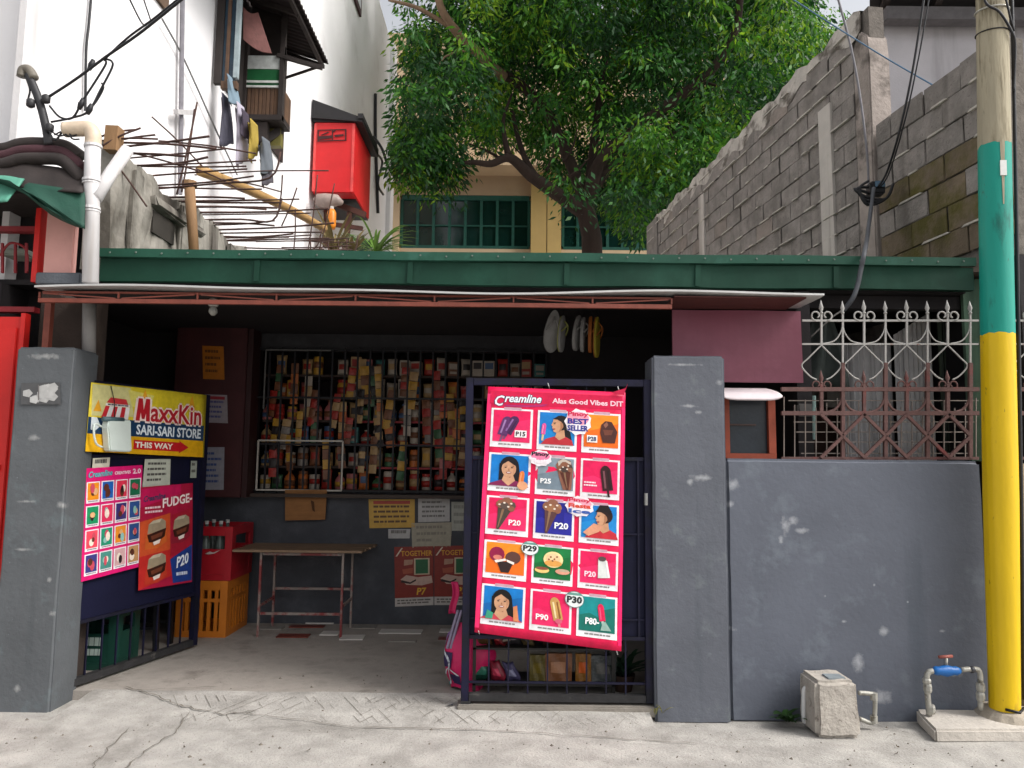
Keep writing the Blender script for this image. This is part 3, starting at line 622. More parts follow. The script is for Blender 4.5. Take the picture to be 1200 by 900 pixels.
card(1, 0, (BL, '#0f74c2'), lambda c, m: (face(c, m, .48, .40, .42, top='#7d1f4e', hair='#120f16'), pop(c, m, .83, .68, .4, .13, 4, '#e07a3a', '#f0a070'), c.ell(m, .86, .95, .14, .14, '#e0a078', 5)), 'blue card with a woman in a plum top raising an orange pop')
card(1, 1, ('#8795a0', '#74838f'), lambda c, m: (c.poly(m, [(.5, .2), (.62, .02), (.9, .05), (.98, .3), (.95, .98), (.72, .98), (.6, .6)], '#8a5a48', 2), c.poly(m, [(.55, .1), (.7, .0), (.92, .1), (.9, .35), (.6, .38)], '#c9bcae', 2.5), cone(c, m, .78, .48, .5, -8, '#5a2c22', '#4a3a34'), price(c, m, 'P25', .08, .66, .38, .82)), 'grey card with a hand wrapped cone')
card(1, 2, PKC, lambda c, m: (pop(c, m, .68, .52, .78, .3, -8, '#33161a', '#7a4a52', '#33161a', '#241014'), c.lines(m, .04, .66, .42, .84, 2, '#f6dde4', 3, .5, .2, 5)), 'pink card with a dark chocolate bar')
card(2, 0, PKC, lambda c, m: (cone(c, m, .40, .42, .6, 14, '#4a4038', '#5a4a42'), price(c, m, 'P20', .54, .66, .86, .84)), 'pink card with a nutty cone')
card(2, 1, ('#1f1f86', '#2a2a98'), lambda c, m: (cone(c, m, .40, .38, .62, 10, '#5a3a3a', '#9a6a4a'), price(c, m, 'P20', .52, .62, .9, .82)), 'navy card with a nutty cone')
card(2, 2, (BL, '#1a86cc'), lambda c, m: (profile(c, m, .62, .34, .38, top='#c42c38', hair='#2a1512', long_=False, band='#1a1010'), c.poly(m, [(.05, .85), (.35, .55), (.6, .62), (.5, .8), (.2, .95)], '#d89878', 5)), 'blue card with a person in red wearing a dark hat')
card(3, 0, OR, lambda c, m: (c.ell(m, .28, .38, .2, .24, '#8d1640', 2.5, 14), c.ell(m, .7, .45, .2, .2, '#5a3830', 2.5, 14), c.poly(m, [(.28, .6), (.72, .6), (.6, .95), (.4, .95)], '#2d1c1c', 3), c.poly(m, [(.22, .58), (.5, .5), (.53, .56), (.26, .66)], '#efe3da', 3.4), c.poly(m, [(.53, .52), (.74, .6), (.72, .68), (.55, .6)], '#efe3da', 3.4), c.ell(m, .3, .48, .12, .08, '#d07a6a', 3.6, 10)), 'orange card with two open ice cream cups')
card(3, 1, ('#157a3e', '#0f6a34'), lambda c, m: (c.ell(m, .52, .38, .27, .26, '#ecd99a', 3, 18), c.ell(m, .52, .34, .2, .16, '#f3c89a', 3.5, 14), c.ell(m, .52, .5, .24, .1, '#e0a050', 3.7, 14), [c.ell(m, x, y, .03, .03, '#7a4a24', 4, 6) for x, y in ((.45, .3), (.55, .36), (.62, .28), (.5, .42), (.4, .38))], c.ell(m, .22, .74, .2, .1, '#e8c878', 3, 12), c.ell(m, .22, .69, .18, .05, '#8a4a3a', 3.4, 12), c.ell(m, .78, .74, .2, .09, '#d89a80', 3, 12), c.ell(m, .82, .7, .14, .04, '#b9a58a', 3.4, 12)), 'green card with a filled ice cream bun')
card(3, 2, PKC, lambda c, m: (c.poly(m, [(.5, .2), (.72, .2), (.84, .78), (.5, .82)], '#d9dcd8', 3), c.ell(m, .61, .2, .11, .08, '#5a4a48', 3.6, 12), c.poly(m, [(.7, .25), (.75, .25), (.84, .76), (.78, .78)], '#f4f2f0', 3.5), price(c, m, 'P20', .12, .62, .44, .8, '#f6d8e2')), 'pink card with a pale wrapped roll')
card(4, 0, (BL, '#0c66ae'), lambda c, m: (face(c, m, .46, .42, .42, top='#c8404e', hair='#14100f'), c.poly(m, [(.78, .98), (.76, .55), (.86, .5), (.92, .98)], '#d8885a', 5), c.poly(m, [(.05, .98), (.1, .72), (.26, .8), (.24, .98)], '#3a9a7a', 4.4)), 'blue card with a smiling woman with long dark hair')
card(4, 1, PKC, lambda c, m: (pop(c, m, .64, .46, .68, .26, -12, '#c89a58', '#ecd9a8', '#e08a8a', '#8a5a2a'), c.ell(m, .72, .82, .1, .07, '#d8607a', 4, 10), price(c, m, 'P90', .1, .66, .44, .84)), 'pink card with a golden layered pop')
card(4, 2, ('#11888a', '#0c6e62'), lambda c, m: (pop(c, m, .62, .42, .5, .17, -8, '#df1f52', '#f05a80', '#b9c9c0'), c.poly(m, [(.66, .7), (.74, .68), (.9, .93), (.6, .94)], '#8fb0a4', 3.6), price(c, m, 'P80-', .18, .6, .56, .8)), 'teal card with a pink ice pop')
# round price badges and bursts between the cards
def badge(u, v, ru, rv, txt, lab):
    mb = MB(); pr.ell(mb, u, v, ru, rv, '#5f7f80', 9, 20); pr.ell(mb, u, v, ru * .93, rv * .92, '#e6ebe8', 9.5, 20)
    pr.poly(mb, [(u - ru * .8, v - rv * .5), (u - ru * .5, v - rv * .8), (u + ru * .5, v - rv * .8), (u + ru * .8, v - rv * .5)], '#6a9a90', 10)
    pr.text(mb, txt, u - ru * .78, v - rv * .4, u + ru * .78, v + rv * .45, '#23262a', 10.5, .045); o = mb.build('price_badge', None, pp); o['label'] = lab
badge(.353, .645, .062, .028, 'P29', 'round badge reading P29'); badge(.672, .825, .067, .032, 'P30', 'round badge reading P30')
def burst(u, v, wd, h, top, lines_, cols, lab):
    mb = MB(); pts = []
    for i in range(18):
        a = 2 * math.pi * i / 18; k = 1 if i % 2 else .88; pts.append((u + wd * k * math.cos(a), v + h * k * math.sin(a)))
    pr.poly(mb, pts, '#efe6ea', 9); pr.ell(mb, u, v - h * .25, wd * .8, h * .5, cols[0], 9.5, 16); n = len(lines_)
    for i, t in enumerate(lines_):
        a = v - h * .75 + h * 1.5 * i / n; pr.text(mb, t, u - wd * .75, a, u + wd * .75, a + h * 1.25 / n, cols[1 + i % (len(cols) - 1)], 10.5, .04)
    mb.build('star_burst', None, pp)['label'] = lab
burst(.66, .128, .10, .055, None, ['Pinoy', 'BEST', 'SELLER'], ['#ef9fb4', '#d0284f', '#2a2f8a', '#2a2f8a'], 'pink and white burst printed beside the orange card')
burst(.40, .283, .085, .034, None, ['Pinoy', 'Fiesta'], ['#ef7fa4', '#25202a', '#f4e9ee'], 'pink burst between the first and second rows')
burst(.69, .463, .105, .042, None, ['Pinoy', 'Fiesta', 'Ice'], ['#f0a6b8', '#d42a50', '#d8452a', '#3a5aa8'], 'pink burst above the blue card with the hat')
# cable ties
for px, py in ((642, 452), (724, 456), (560, 740), (722, 764)):
    b = MB(); b.tube([P(px, py - 3, 4.64), P(px + 1, py, 4.602), P(px + 2, py + 3, 4.64)], .003, 5).build('cable_tie', plain('white_nylon', '#c9c9c6', .5), pp)

# ------------------------------------------------------------------ gate leaf swung inward, with the shop sign
H0, H1 = Vector((-2.79, 4.80, 0)), Vector((-2.452, 5.97, 0)); D = (H1 - H0).normalized(); NL = Vector((D.y, -D.x, 0))   # NL faces the street side
LEN = (H1 - H0).length
leaf = thing('gate_leaf', 'navy steel gate leaf swung open beside the pillar, hung with sign and posters', 'gate', tuple(H0), math.atan2(D.y, D.x), 'steel gate leaves')
def lbar(name, u0, z0, u1, z1, wd, mat, off=0):
    b = MB(); b.bar((u0, off, z0), (u1, off, z1), wd); return b.build(name, mat, leaf, local=True)
LT = 2.0
lbar('gate_frame', .023, .05, .023, LT, .046, m_navy2); lbar('gate_frame', LEN - .023, .05, LEN - .023, LT, .046, m_navy2)
lbar('gate_frame', .047, LT - .023, LEN - .047, LT - .023, .045, m_navy2); lbar('gate_frame', .047, .073, LEN - .047, .073, .045, m_chipd)
zl = .44
lbar('gate_rail', .047, zl, LEN - .047, zl, .022, m_navy2); lbar('gate_rail', .047, 1.5, LEN - .047, 1.5, .022, m_navy2)
b = MB(); b.box(.047, LEN - .047, .003, .008, zl + .012, 1.488); b.build('gate_sheet', m_navy, leaf, local=True)
for i in range(1, 9):
    u = .047 + (LEN - .094) * i / 9; lbar('gate_bar', u, .097, u, zl - .012, .010, m_navy2); lbar('gate_bar', u, 1.512, u, LT - .047, .01, m_navy2)
for z in (.35, 1.2, 1.85):
    b = MB(); b.tube([(-.012, 0, z), (-.012, 0, z + .09)], .014, 8); b.build('hinge', m_navy2, leaf, local=True)
def onleaf(px, py, off=.03):
    return PN(px, py, H0 + NL * off, NL)
def leafprint(q, off): return Print(*[onleaf(x, y, off) for x, y in q], NL)
# yellow shop sign
sg = leafprint([(107, 448), (242, 463), (239, 536), (100, 529)], .05)
sg.bulge = lambda u, v: .0035 * math.sin(u * 6) * (v - .5)
sign = thing('shop_sign', 'yellow and navy tarpaulin shop sign with red lettering on the open gate leaf', 'sign', tuple(onleaf(170, 533, .05)))
mb = MB(); sg.grid(mb, 0, 0, 1, 1, '#d8c22e', 0, 16, 10, .003); mb.build('sign_sheet', None, sign, smooth=True)
mb = MB()
sg.grid(mb, 0, .5, .985, .74, '#1b3a5a', 1, 14, 3); sg.grid(mb, 0, .74, .985, 1, '#e0a918', 1, 14, 3)
sg.poly(mb, [(0.01, .02), (.3, .02), (.34, .45), (.02, .48)], '#cfc88a', 1); sg.poly(mb, [(.28, .05), (.5, .1), (.46, .3), (.32, .3)], '#d9cf6a', 1.4)
for cx, cy, r_ in ((.06, .36, .05), (.42, .16, .06), (.85, .2, .07)): sg.poly(mb, [(cx - r_ * .6, cy + r_), (cx, cy - r_ * 2.4), (cx + r_ * .6, cy + r_)], '#e0a02a', 1.7)
mb.build('sign_background', None, sign)
mb = MB()
for j, (dx, dy) in enumerate(((-.012, 0), (.012, 0), (0, -.028), (0, .028), (0, 0))):
    c_, l_, bo = ('#efd9cf', 2.2 + .1 * j, .02) if j < 4 else ('#b5202c', 3.4, .02)
    sg.text(mb, 'axxKin', .475 + dx, .2 + dy, .95 + dx, .50 + dy, c_, l_, bo)
    e = .006 if j < 4 else 0
    for q in (((.352 - e, .5), (.385 + e, .5), (.402 + e, .16), (.368 - e, .16)), ((.368 - e, .16), (.402 + e, .16), (.425 + e, .47), (.402 - e, .47)), ((.402 - e, .47), (.425 + e, .47), (.462 + e, .16), (.430 - e, .16)), ((.432 - e, .16), (.464 + e, .16), (.470 + e, .5), (.438 - e, .5))):
        sg.poly(mb, [(u + dx, v + dy) for u, v in q], c_, l_ + .04)
mb.build('sign_lettering', None, sign)['label'] = 'large red name with a pale outline'
mb = MB(); sg.text(mb, 'SARI-SARI STORE', .365, .555, .955, .71, '#dfe6ea', 2.4, .028); mb.build('sign_lettering', None, sign)['label'] = 'white capitals on the navy band'
mb = MB(); sg.grid(mb, .35, .79, .75, .93, '#c42027', 2.2, 8, 2); sg.poly(mb, [(.75, .765), (.84, .86), (.75, .955)], '#c42027', 2.2); mb.build('sign_arrow', None, sign)
mb = MB(); sg.text(mb, 'THIS WAY', .36, .815, .69, .905, '#f1e8d8', 3.4, .035); mb.build('sign_lettering', None, sign)['label'] = 'white capitals on the red arrow'
mb = MB()    # little striped stall picture
sg.poly(mb, [(.12, .27), (.29, .29), (.27, .2), (.15, .19)], '#c9383c', 2.2); sg.rect(mb, .115, .28, .30, .315, '#eee6e0', 2.6); sg.lines(mb, .13, .285, .29, .31, 1, '#3a3a4a', 3, .8, .05, 3)
for k in range(6): sg.poly(mb, [(.115 + .031 * k, .32), (.146 + .031 * k, .32), (.143 + .034 * k - .02, .5), (.108 + .034 * k - .02, .5)], '#c62d35' if k % 2 == 0 else '#efeae6', 2.4)
sg.poly(mb, [(.02, .5), (.06, .5), (.09, .62), (.05, .7), (.02, .68)], '#cfd6da', 2.4)
mb.build('stall_picture', None, sign)
# plastic tub hung over the sign
jg = thing('plastic_container', 'translucent white plastic container with a handle hung over the yellow shop sign', 'container', tuple(onleaf(135, 531, .12)))
m_milk = M('milky_plastic', '#cfd9d2', rough=.35, var=.06, scale=5, bump=.08, spec=.4, col2='#b9c4b8', col2_at=.6, col2_w=.2)
def jq(px, py, o): return onleaf(px, py, o)
mb = MB(); ring = []
for px0, px1, py in ((120, 146, 492), (118, 146, 500), (119, 146, 511), (120, 147, 526), (121, 146, 529)):
    a, c = jq(px0, py, .055), jq(px1, py + .6, .055); ring.append([a, a + NL * .06, c + NL * .06, c])
vs = [p for r_ in ring for p in r_]; mb.add(vs, [(4 * i + j, 4 * i + (j + 1) % 4, 4 * i + 4 + (j + 1) % 4, 4 * i + 4 + j) for i in range(4) for j in range(4)] + [(3, 2, 1, 0), (16, 17, 18, 19)])
mb.build('container_body', m_milk, jg, bevel=.008)
mb = MB(); mb.tube(bez([jq(119, 500, .1), jq(111, 497, .1), jq(110, 508, .1), jq(113, 520, .1), jq(120, 524, .1)], 5), .007, 7).build('handle', m_milk, jg, smooth=True)
mb = MB(); mb.tube([jq(121, 491, .1), jq(144, 492, .1)], .017, 8).build('dark_rim', plain('smoky_teal', '#4d666c', .4), jg, smooth=True)
mb = MB(); mb.tube([jq(134, 489, .1), jq(134, 470, .07), jq(130, 452, .056)], .003, 5).build('hanging_wire', m_bar, jg)
# papers and small posters on the leaf
def paper(name, prt, lab, cat, back, n=4, group=None, inks='#55534f', seed=1, rag=.4, head=None, pad=.12):
    o_ = MB(); prt.grid(o_, 0, 0, 1, 1, back, 0, 3, 3, .0015); prt.lines(o_, pad, .22 if head else pad, 1 - pad, 1 - pad * .8, n, inks, 1, .42, rag, seed)
    if head: prt.rect(o_, pad, .06, 1 - pad, .17, head, 1)
    c_ = sum((x for x in prt.c), Vector((0, 0, 0))) / 4
    return tag(o_.build(name, None, loc=tuple(c_)), lab, cat, group)
paper('paper_notice', leafprint([(170, 538), (200, 538), (199, 569), (167, 571)], .02), 'pale paper notice under the yellow sign and above the brown fudge poster', 'paper', '#b9bcae', 4, 'papers stuck on the open gate leaf', seed=3)
paper('paper_notice', leafprint([(109, 537), (129, 536), (128, 550), (108, 551)], .02), 'scrap of pale paper peeping over the small pink price poster', 'paper', '#c3bfae', 1, 'papers stuck on the open gate leaf', seed=4)
paper('paper_notice', leafprint([(224, 540), (231, 540), (230, 560), (223, 560)], .02), 'narrow pale paper strip near the free edge of the open gate leaf', 'paper', '#9fa59a', 2, 'papers stuck on the open gate leaf', seed=6)
sp = leafprint([(99, 549), (167, 545), (164, 664), (95, 682)], .028)
spo = thing('ice_cream_poster', 'small magenta ice cream price poster with sixteen picture cards on the open gate', 'poster', tuple(onleaf(130, 672, .03)))
mb = MB(); sp.grid(mb, 0, 0, 1, 1, '#d01a6a', 0, 6, 8, .0015); mb.build('poster_sheet', None, spo)
mb = MB(); sp.text(mb, 'Creamline', .06, .03, .46, .09, '#1f5a6a', 1.2, .05, .3, -.01); sp.text(mb, 'Creamline', .065, .032, .455, .088, '#6fb0b8', 2, .02, .3, -.01); mb.build('script_logo', None, spo)
mb = MB(); sp.text(mb, 'CREATIVES', .5, .045, .78, .075, '#f0d6e0', 1.2, .03); sp.text(mb, '2.0', .82, .03, .97, .08, '#f0d6e0', 1.2, .03); mb.build('heading', None, spo)
small = [['#e08a1e', '#1d5aa8', '#d8324e', '#1f6a4a'], ['#1f8a5a', '#d8325a', '#3a2f6a', '#2f4f8a'], ['#e0485a', '#1f8a6a', '#e08a2a', '#2a4a80'], ['#3a3a7a', '#4a8a80', '#c9a0a0', '#b98a5a']]
rr = random.Random(12)
for r_ in range(4):
    for k in range(4):
        c = sp.sub(.04 + .24 * k, .125 + .215 * r_, .255 + .24 * k, .315 + .215 * r_); c.c = [x + c.n * .0012 for x in c.c]; mb = MB()
        c.rect(mb, 0, 0, 1, 1, '#e6dfe4', 0); c.rect(mb, .08, .05, .92, .86, small[r_][k], 1)
        for j in range(3): c.ell(mb, rr.uniform(.35, .65), rr.uniform(.3, .65), rr.uniform(.1, .22), rr.uniform(.12, .25), rr.choice(['#5a3022', '#e8d8c8', '#c04a5a', '#8ab8b0', '#d8a878', '#2a1a20']), 2 + j * .6, 9)
        c.lines(mb, .15, .9, .9, .96, 1, '#6a6468', 1, .7, .1, r_ * 4 + k)
        mb.build('picture_card', None, spo)
fp = leafprint([(165, 571), (226, 566), (225, 682), (162, 692)], .032)
fpo = thing('fudge_poster', 'dark red fudge bar poster with two orange wrappers and a blue price patch', 'poster', tuple(onleaf(195, 688, .03)))
mb = MB(); fp.grid(mb, 0, 0, 1, 1, '#a81a3c', 0, 6, 8, .0015); mb.build('poster_sheet', None, fpo)
mb = MB(); fp.poly(mb, [(0, .02), (.75, .0), (.75, .1), (0, .2)], '#c01a54', 1); fp.poly(mb, [(0, .34), (.55, .28), (.56, .64), (0, .68)], '#c8502a', 1); fp.poly(mb, [(0, .68), (.56, .64), (.62, .9), (0, 1)], '#b82a26', 1); fp.poly(mb, [(.56, .74), (.99, .62), (.99, .98), (.62, .98)], '#1f3a80', 1.3); fp.poly(mb, [(.58, .3), (.99, .25), (.99, .62), (.56, .72)], '#a01c30', 1.1); mb.build('poster_background', None, fpo)
for cx, cy, s_, col in ((.29, .48, .2, '#c8602a'), (.76, .46, .19, '#8a1f30'), (.3, .82, .2, '#b83a26')):
    mb = MB(); q = lambda a, e: (cx + s_ * a, cy + s_ * .62 * e - s_ * a * .12)
    fp.poly(mb, [q(-1, .9), q(-.9, -.2), q(.9, -.3), q(1, .8), q(.2, 1.1)], col, 2.0); fp.poly(mb, [q(-.8, -.25), q(-.7, -1), q(-.3, -1.2), q(.5, -1.15), q(.85, -.85), q(.9, -.2)], '#9a8a72', 2.4); fp.poly(mb, [q(-.7, -1), q(-.3, -1.2), q(.5, -1.15), q(.3, -.9)], '#c0b29a', 2.8)
    fp.poly(mb, [q(-.82, -.2), q(.9, -.3), q(.78, .35), q(.1, .6), q(-.66, .42)], '#3a1c14', 2.8); fp.poly(mb, [q(-.5, -.02), q(.6, -.08), q(.5, .25), q(-.4, .3)], '#6d3a28', 3.2); fp.poly(mb, [q(-.3, .5), q(.4, .45), q(.3, .75), q(-.2, .78)], '#e8d9d0', 3.2); mb.build('fudge_picture', None, fpo)
mb = MB(); fp.text(mb, 'FUDGE-', .4, .13, .98, .225, '#f0e2de', 2, .03, 0, -.035); mb.build('lettering', None, fpo)
mb = MB(); fp.text(mb, 'Creamline', .05, .09, .45, .15, '#3a3a5a', 2, .03, .3, -.02); fp.lines(mb, .08, .2, .4, .28, 2, '#e8c8cc', 2, .5, .2, 9); mb.build('script_logo', None, fpo)
mb = MB(); fp.text(mb, 'P20', .68, .73, .92, .84, '#e4e8f0', 2.4, .03, .1, -.04); fp.lines(mb, .68, .88, .92, .92, 1, '#c8d0e0', 2.2, .8, .1, 2); mb.build('price_lettering', None, fpo)

# ------------------------------------------------------------------ notices on the shop's walls
def wallprint(q, Y): return Print(*[P(x, y, Y) for x, y in q], (0, -1, 0))
WY = BY - .006
paper('warning_notice', wallprint([(432, 585), (486, 585), (486, 618), (433, 619)], WY), 'yellow framed notice with a red heading on the dark counter wall', 'notice', '#b9923a', 4, 'notices on the counter wall', '#5a3d20', 3, .1, '#a83a2c', .1)
paper('paper_notice', wallprint([(490, 584), (527, 584), (527, 611), (490, 612)], WY), 'white printed paper directly beside the yellow framed notice', 'paper', '#a9a6a4', 4, 'notices on the counter wall', '#6a6764', 5, .3)
paper('paper_notice', wallprint([(482, 613), (530, 612), (528, 641), (483, 642)], WY), 'cream crumpled paper between the white notice and the red snack posters', 'paper', '#97907f', 3, 'notices on the counter wall', '#7d766a', 7, .5)
paper('paper_notice', wallprint([(529, 588), (552, 588), (552, 622), (529, 622)], WY), 'pale paper half hidden by the gate post near the white notice', 'paper', '#9a9a90', 3, 'notices on the counter wall', '#7d7c74', 9, .5)
paper('paper_notice', wallprint([(455, 620), (481, 620), (480, 631), (455, 631)], WY), 'small white strip of paper under the yellow framed notice', 'paper', '#a3a19f', 1, 'notices on the counter wall', '#6a6764', 8, .2)
def snack(q, lab, cut=False):
    s_ = wallprint(q, WY); o_ = thing('snack_poster', lab, 'poster', tuple(s_.at(.5, 1)), 0, 'red snack posters')
    mb = MB(); s_.grid(mb, 0, 0, 1, 1, '#7c2318', 0, 2, 3, .0015); mb.build('poster_sheet', None, o_)
    mb = MB(); s_.grid(mb, 0, .86, 1, 1, '#b3aca6', 1, 1, 1); s_.lines(mb, .06, .89, .95, .98, 2, '#5d5650', 2, .5, .1, 4); mb.build('caption_strip', None, o_)
    mb = MB(); s_.text(mb, 'TOGETHER', .17, .07, .97, .16, '#c9902a', 1.5, .02); s_.poly(mb, [(.03, .16), (.18, .02), (.22, .02), (.07, .16)], '#c9b9a8', 1.5); mb.build('lettering', None, o_)
    mb = MB(); s_.text(mb, 'P7', .56, .7, .82, .82, '#d3a02a', 1.5, .03, .15); mb.build('price_lettering', None, o_)
    mb = MB(); s_.rect(mb, .5, .2, .9, .48, '#b9a68c', 1.4); s_.rect(mb, .54, .22, .86, .46, '#1d5a36', 2); s_.poly(mb, [(.15, .55), (.3, .48), (.6, .52), (.95, .5), (.98, .62), (.7, .66), (.3, .64)], '#b89a8c', 1.6); s_.poly(mb, [(.18, .56), (.4, .6), (.55, .55), (.55, .58), (.4, .63), (.16, .6)], '#2a1a16', 2.2); s_.poly(mb, [(.25, .22), (.48, .22), (.46, .3), (.24, .32)], '#a8806a', 1.5); s_.poly(mb, [(.2, .38), (.48, .36), (.46, .45), (.22, .46)], '#9a4a34', 1.5); mb.build('snack_picture', None, o_)
snack([(462, 641), (508, 640), (508, 709), (463, 711)], 'dark red snack poster with a green pack beside the table end')
snack([(509, 640), (556, 639), (556, 709), (509, 709)], 'dark red snack poster partly covered by the gate post')
MYp = 6.612
paper('orange_notice', wallprint([(237, 405), (262, 406), (263, 445), (238, 444)], MYp), 'orange picture notice high on the maroon panel', 'notice', '#a8641c', 4, 'notices on the maroon panel', '#5d3416', 11, .4)
paper('paper_notice', wallprint([(240, 462), (266, 463), (267, 496), (240, 495)], MYp), 'white notice with a red heading on the maroon panel beside the yellow sign', 'paper', '#8d8489', 4, 'notices on the maroon panel', '#4a4a78', 13, .3, '#8a2630', .1)
paper('paper_notice', wallprint([(236, 524), (263, 524), (262, 574), (236, 574)], MYp), 'white notice with blue bands low on the maroon panel above the red crate', 'paper', '#8a8890', 6, 'notices on the maroon panel', '#3a4a7a', 15, .4)
cbq = [P(334, 574, BY - .06), P(383, 574, BY - .06), P(381, 609, BY - .055), P(334, 610, BY - .055)]
mb = MB(); mb.prism(cbq, (0, .012, 0)); cbo = tag(mb.build('cardboard_piece', M('cardboard', '#8a5f38', rough=.85, var=.15, scale=7, bump=.25, stretch=(1, 1, 5)), None, loc=tuple(cbq[3]), bevel=.002), 'brown cardboard rectangle hung under the barred counter above the table', 'cardboard')
mb = MB(); a = P(364, 586, BY - .0625); mb.prism([P(364, 586, BY - .062), P(368, 588, BY - .062), P(369, 600, BY - .062), P(366, 598, BY - .062)], (0, .001, 0)); mb.build('stain', plain('brown_stain', '#4a2f1a', .9), cbo)

# ------------------------------------------------------------------ goods on the shelves
PAL = {'red': '#962a22', 'green': '#365a3c', 'blue': '#42587a', 'yellow': '#b08530', 'orange': '#b0602a', 'white': '#a3978a', 'pink': '#a4605e', 'teal': '#437674', 'brown': '#70462e', 'purple': '#644a70', 'black': '#2c2626', 'cream': '#a3845a', 'grey': '#7a726c'}
cm = {k: plain('goods_' + k, v, .42, var=.12, scale=20) for k, v in PAL.items()}
protos = {}
def proto(kind, col, sec):
    key = (kind, col, sec)
    if key in protos: return protos[key]
    r_ = thing(kind, None, None); A, B = cm[col], cm[sec]
    L_ = dict(local=True)
    if kind == 'bottle':
        MB().lathe([(.030, 0), (.033, .006), (.033, .10), (.026, .125), (.012, .15), (.012, .172)], n=10).build('bottle_body', A, r_, smooth=True, **L_)
        MB().lathe([(.014, .168), (.014, .188)], n=8).build('cap', B, r_, **L_); MB().lathe([(.0338, .03), (.0338, .085)], n=10).build('bottle_label', B, r_, smooth=True, **L_); hgt_ = .19
    elif kind == 'jar':
        MB().lathe([(.036, 0), (.04, .008), (.04, .095), (.033, .11)], n=12).build('jar_body', A, r_, smooth=True, **L_); MB().lathe([(.037, .108), (.037, .13)], n=12).build('lid', B, r_, **L_); MB().lathe([(.0408, .025), (.0408, .075)], n=12).build('jar_label', B, r_, smooth=True, **L_)
    elif kind == 'can':
        MB().lathe([(.033, 0), (.034, .004), (.034, .108), (.031, .114)], n=12).build('can_body', A, r_, smooth=True, **L_); MB().lathe([(.0346, .04), (.0346, .08)], n=12).build('can_label', B, r_, smooth=True, **L_)
    elif kind == 'carton':
        MB().box(-.045, .045, -.03, .03, 0, .15).build('carton_body', A, r_, bevel=.002, **L_); MB().box(-.036, .036, -.0316, -.029, .07, .13).build('printed_panel', B, r_, **L_); MB().box(-.03, .03, -.0314, -.029, .02, .045).build('printed_panel', cm['white'], r_, **L_)
    elif kind == 'packet':
        b = MB(); b.sheet(lambda u, v: Vector((.05 * (2 * u - 1) * (1 - .1 * math.sin(math.pi * v)), -.022 * math.sin(math.pi * u) * math.sin(math.pi * v), .16 * v)), 6, 6, (0, .012, 0)); b.build('packet_body', A, r_, smooth=True, **L_)
        b = MB(); b.sheet(lambda u, v: Vector((.034 * (2 * u - 1), -.0025 - .022 * math.sin(math.pi * (.18 + .64 * u)) * math.sin(math.pi * (.35 + .35 * v)), .056 + .056 * v)), 4, 3); b.build('printed_panel', B, r_, smooth=True, **L_)
    elif kind == 'sachet_strip':
        for k in range(4):
            b = MB(); z = -.085 * (k + 1); b.sheet(lambda u, v: Vector((.028 * (2 * u - 1), -.006 * math.sin(math.pi * u) * math.sin(math.pi * v), z + .08 * v)), 3, 3, (0, .003, 0)); b.build('sachet', A if k % 2 else B, r_, **L_)
    protos[key] = r_; return r_
used = {}
ORD = ['top', 'second', 'third', 'fourth', 'fifth', 'bottom']
def put(kind, col, sec, loc, sc, label, group, rz=0):
    key = (kind, col, sec); p = proto(*key)
    o_ = p if key not in used else copy_tree(p); used[key] = 1
    o_.location = loc; o_.scale = sc; o_.rotation_euler.z = rz
    tag(o_, label, kind.replace('_', ' '), group); return o_
rr = random.Random(21); goods = []
KINDS = {0: ['carton', 'packet', 'carton', 'packet', 'can'], 1: ['carton', 'packet', 'packet', 'jar'], 2: ['bottle', 'packet', 'packet', 'jar'], 3: ['packet', 'jar', 'carton', 'bottle', 'can'], 4: ['bottle', 'jar', 'packet', 'can'], 5: ['bottle', 'bottle', 'jar', 'can', 'packet']}
PREF = {0: ['white', 'pink', 'white', 'cream', 'brown', 'cream', 'red', 'yellow', 'teal'], 1: ['pink', 'white', 'cream', 'white', 'yellow', 'orange', 'brown'], 2: ['cream', 'white', 'grey', 'yellow', 'green', 'brown'], 3: ['pink', 'red', 'white', 'yellow', 'orange', 'green', 'teal'], 4: ['green', 'orange', 'white', 'cream', 'grey', 'red', 'brown', 'brown'], 5: ['red', 'green', 'pink', 'red', 'white', 'brown', 'orange', 'grey']}
ncell = 23
for k, z in enumerate(rows):
    z = max(z, cz + .01)
    for i in range(ncell):
        x = gx0 + (gx1 - gx0) * (i + .5) / ncell
        if k >= 2 and x > -.30: continue
        if k in (0, 1) and i < 6 and rr.random() < .4: continue
        if rr.random() < .03: continue
        kind = rr.choice(KINDS[k]); col = rr.choice(PREF[k]); sec = rr.choice([c for c in ('white', 'red', 'yellow', 'black', 'cream', 'red', 'brown', 'blue') if c != col])
        if i < 7 and k in (2, 3): col = rr.choice(['red', 'pink', 'red', 'purple'] if k == 2 else ['grey', 'blue', 'teal', 'cream'])
        base = {'bottle': .068, 'jar': .082, 'can': .07, 'carton': .092, 'packet': .1}[kind]; ht_ = {'bottle': .188, 'jar': .13, 'can': .114, 'carton': .15, 'packet': .16}[kind]
        s = .104 / base * rr.uniform(.9, 1.0); sz = min(1.5, rr.uniform(.62, .96) * .195 / ht_)
        goods.append([kind, col, sec, (x + rr.uniform(-.006, .006), 7.0 + rr.uniform(0, .03), z + .001), (s, s, sz), k, rr.uniform(-.3, .3)])
from collections import Counter
def nm(g): return f'{g[1]} {g[0]}'
byrow = {}
for g in goods: byrow.setdefault(g[5], []).append(g)
labs = []
for k, row in byrow.items():
    for i, g in enumerate(row):
        l_, r_ = (nm(row[i - 1]) if i else 'shelf end'), (nm(row[i + 1]) if i + 1 < len(row) else 'shelf end')
        labs.append([g, f'{nm(g)} with {g[2]} label on the {ORD[k]} barred shelf between {l_} and {r_}'])
cnt = Counter(l for _, l in labs); seen = Counter()
TH = ['first', 'second', 'third', 'fourth']
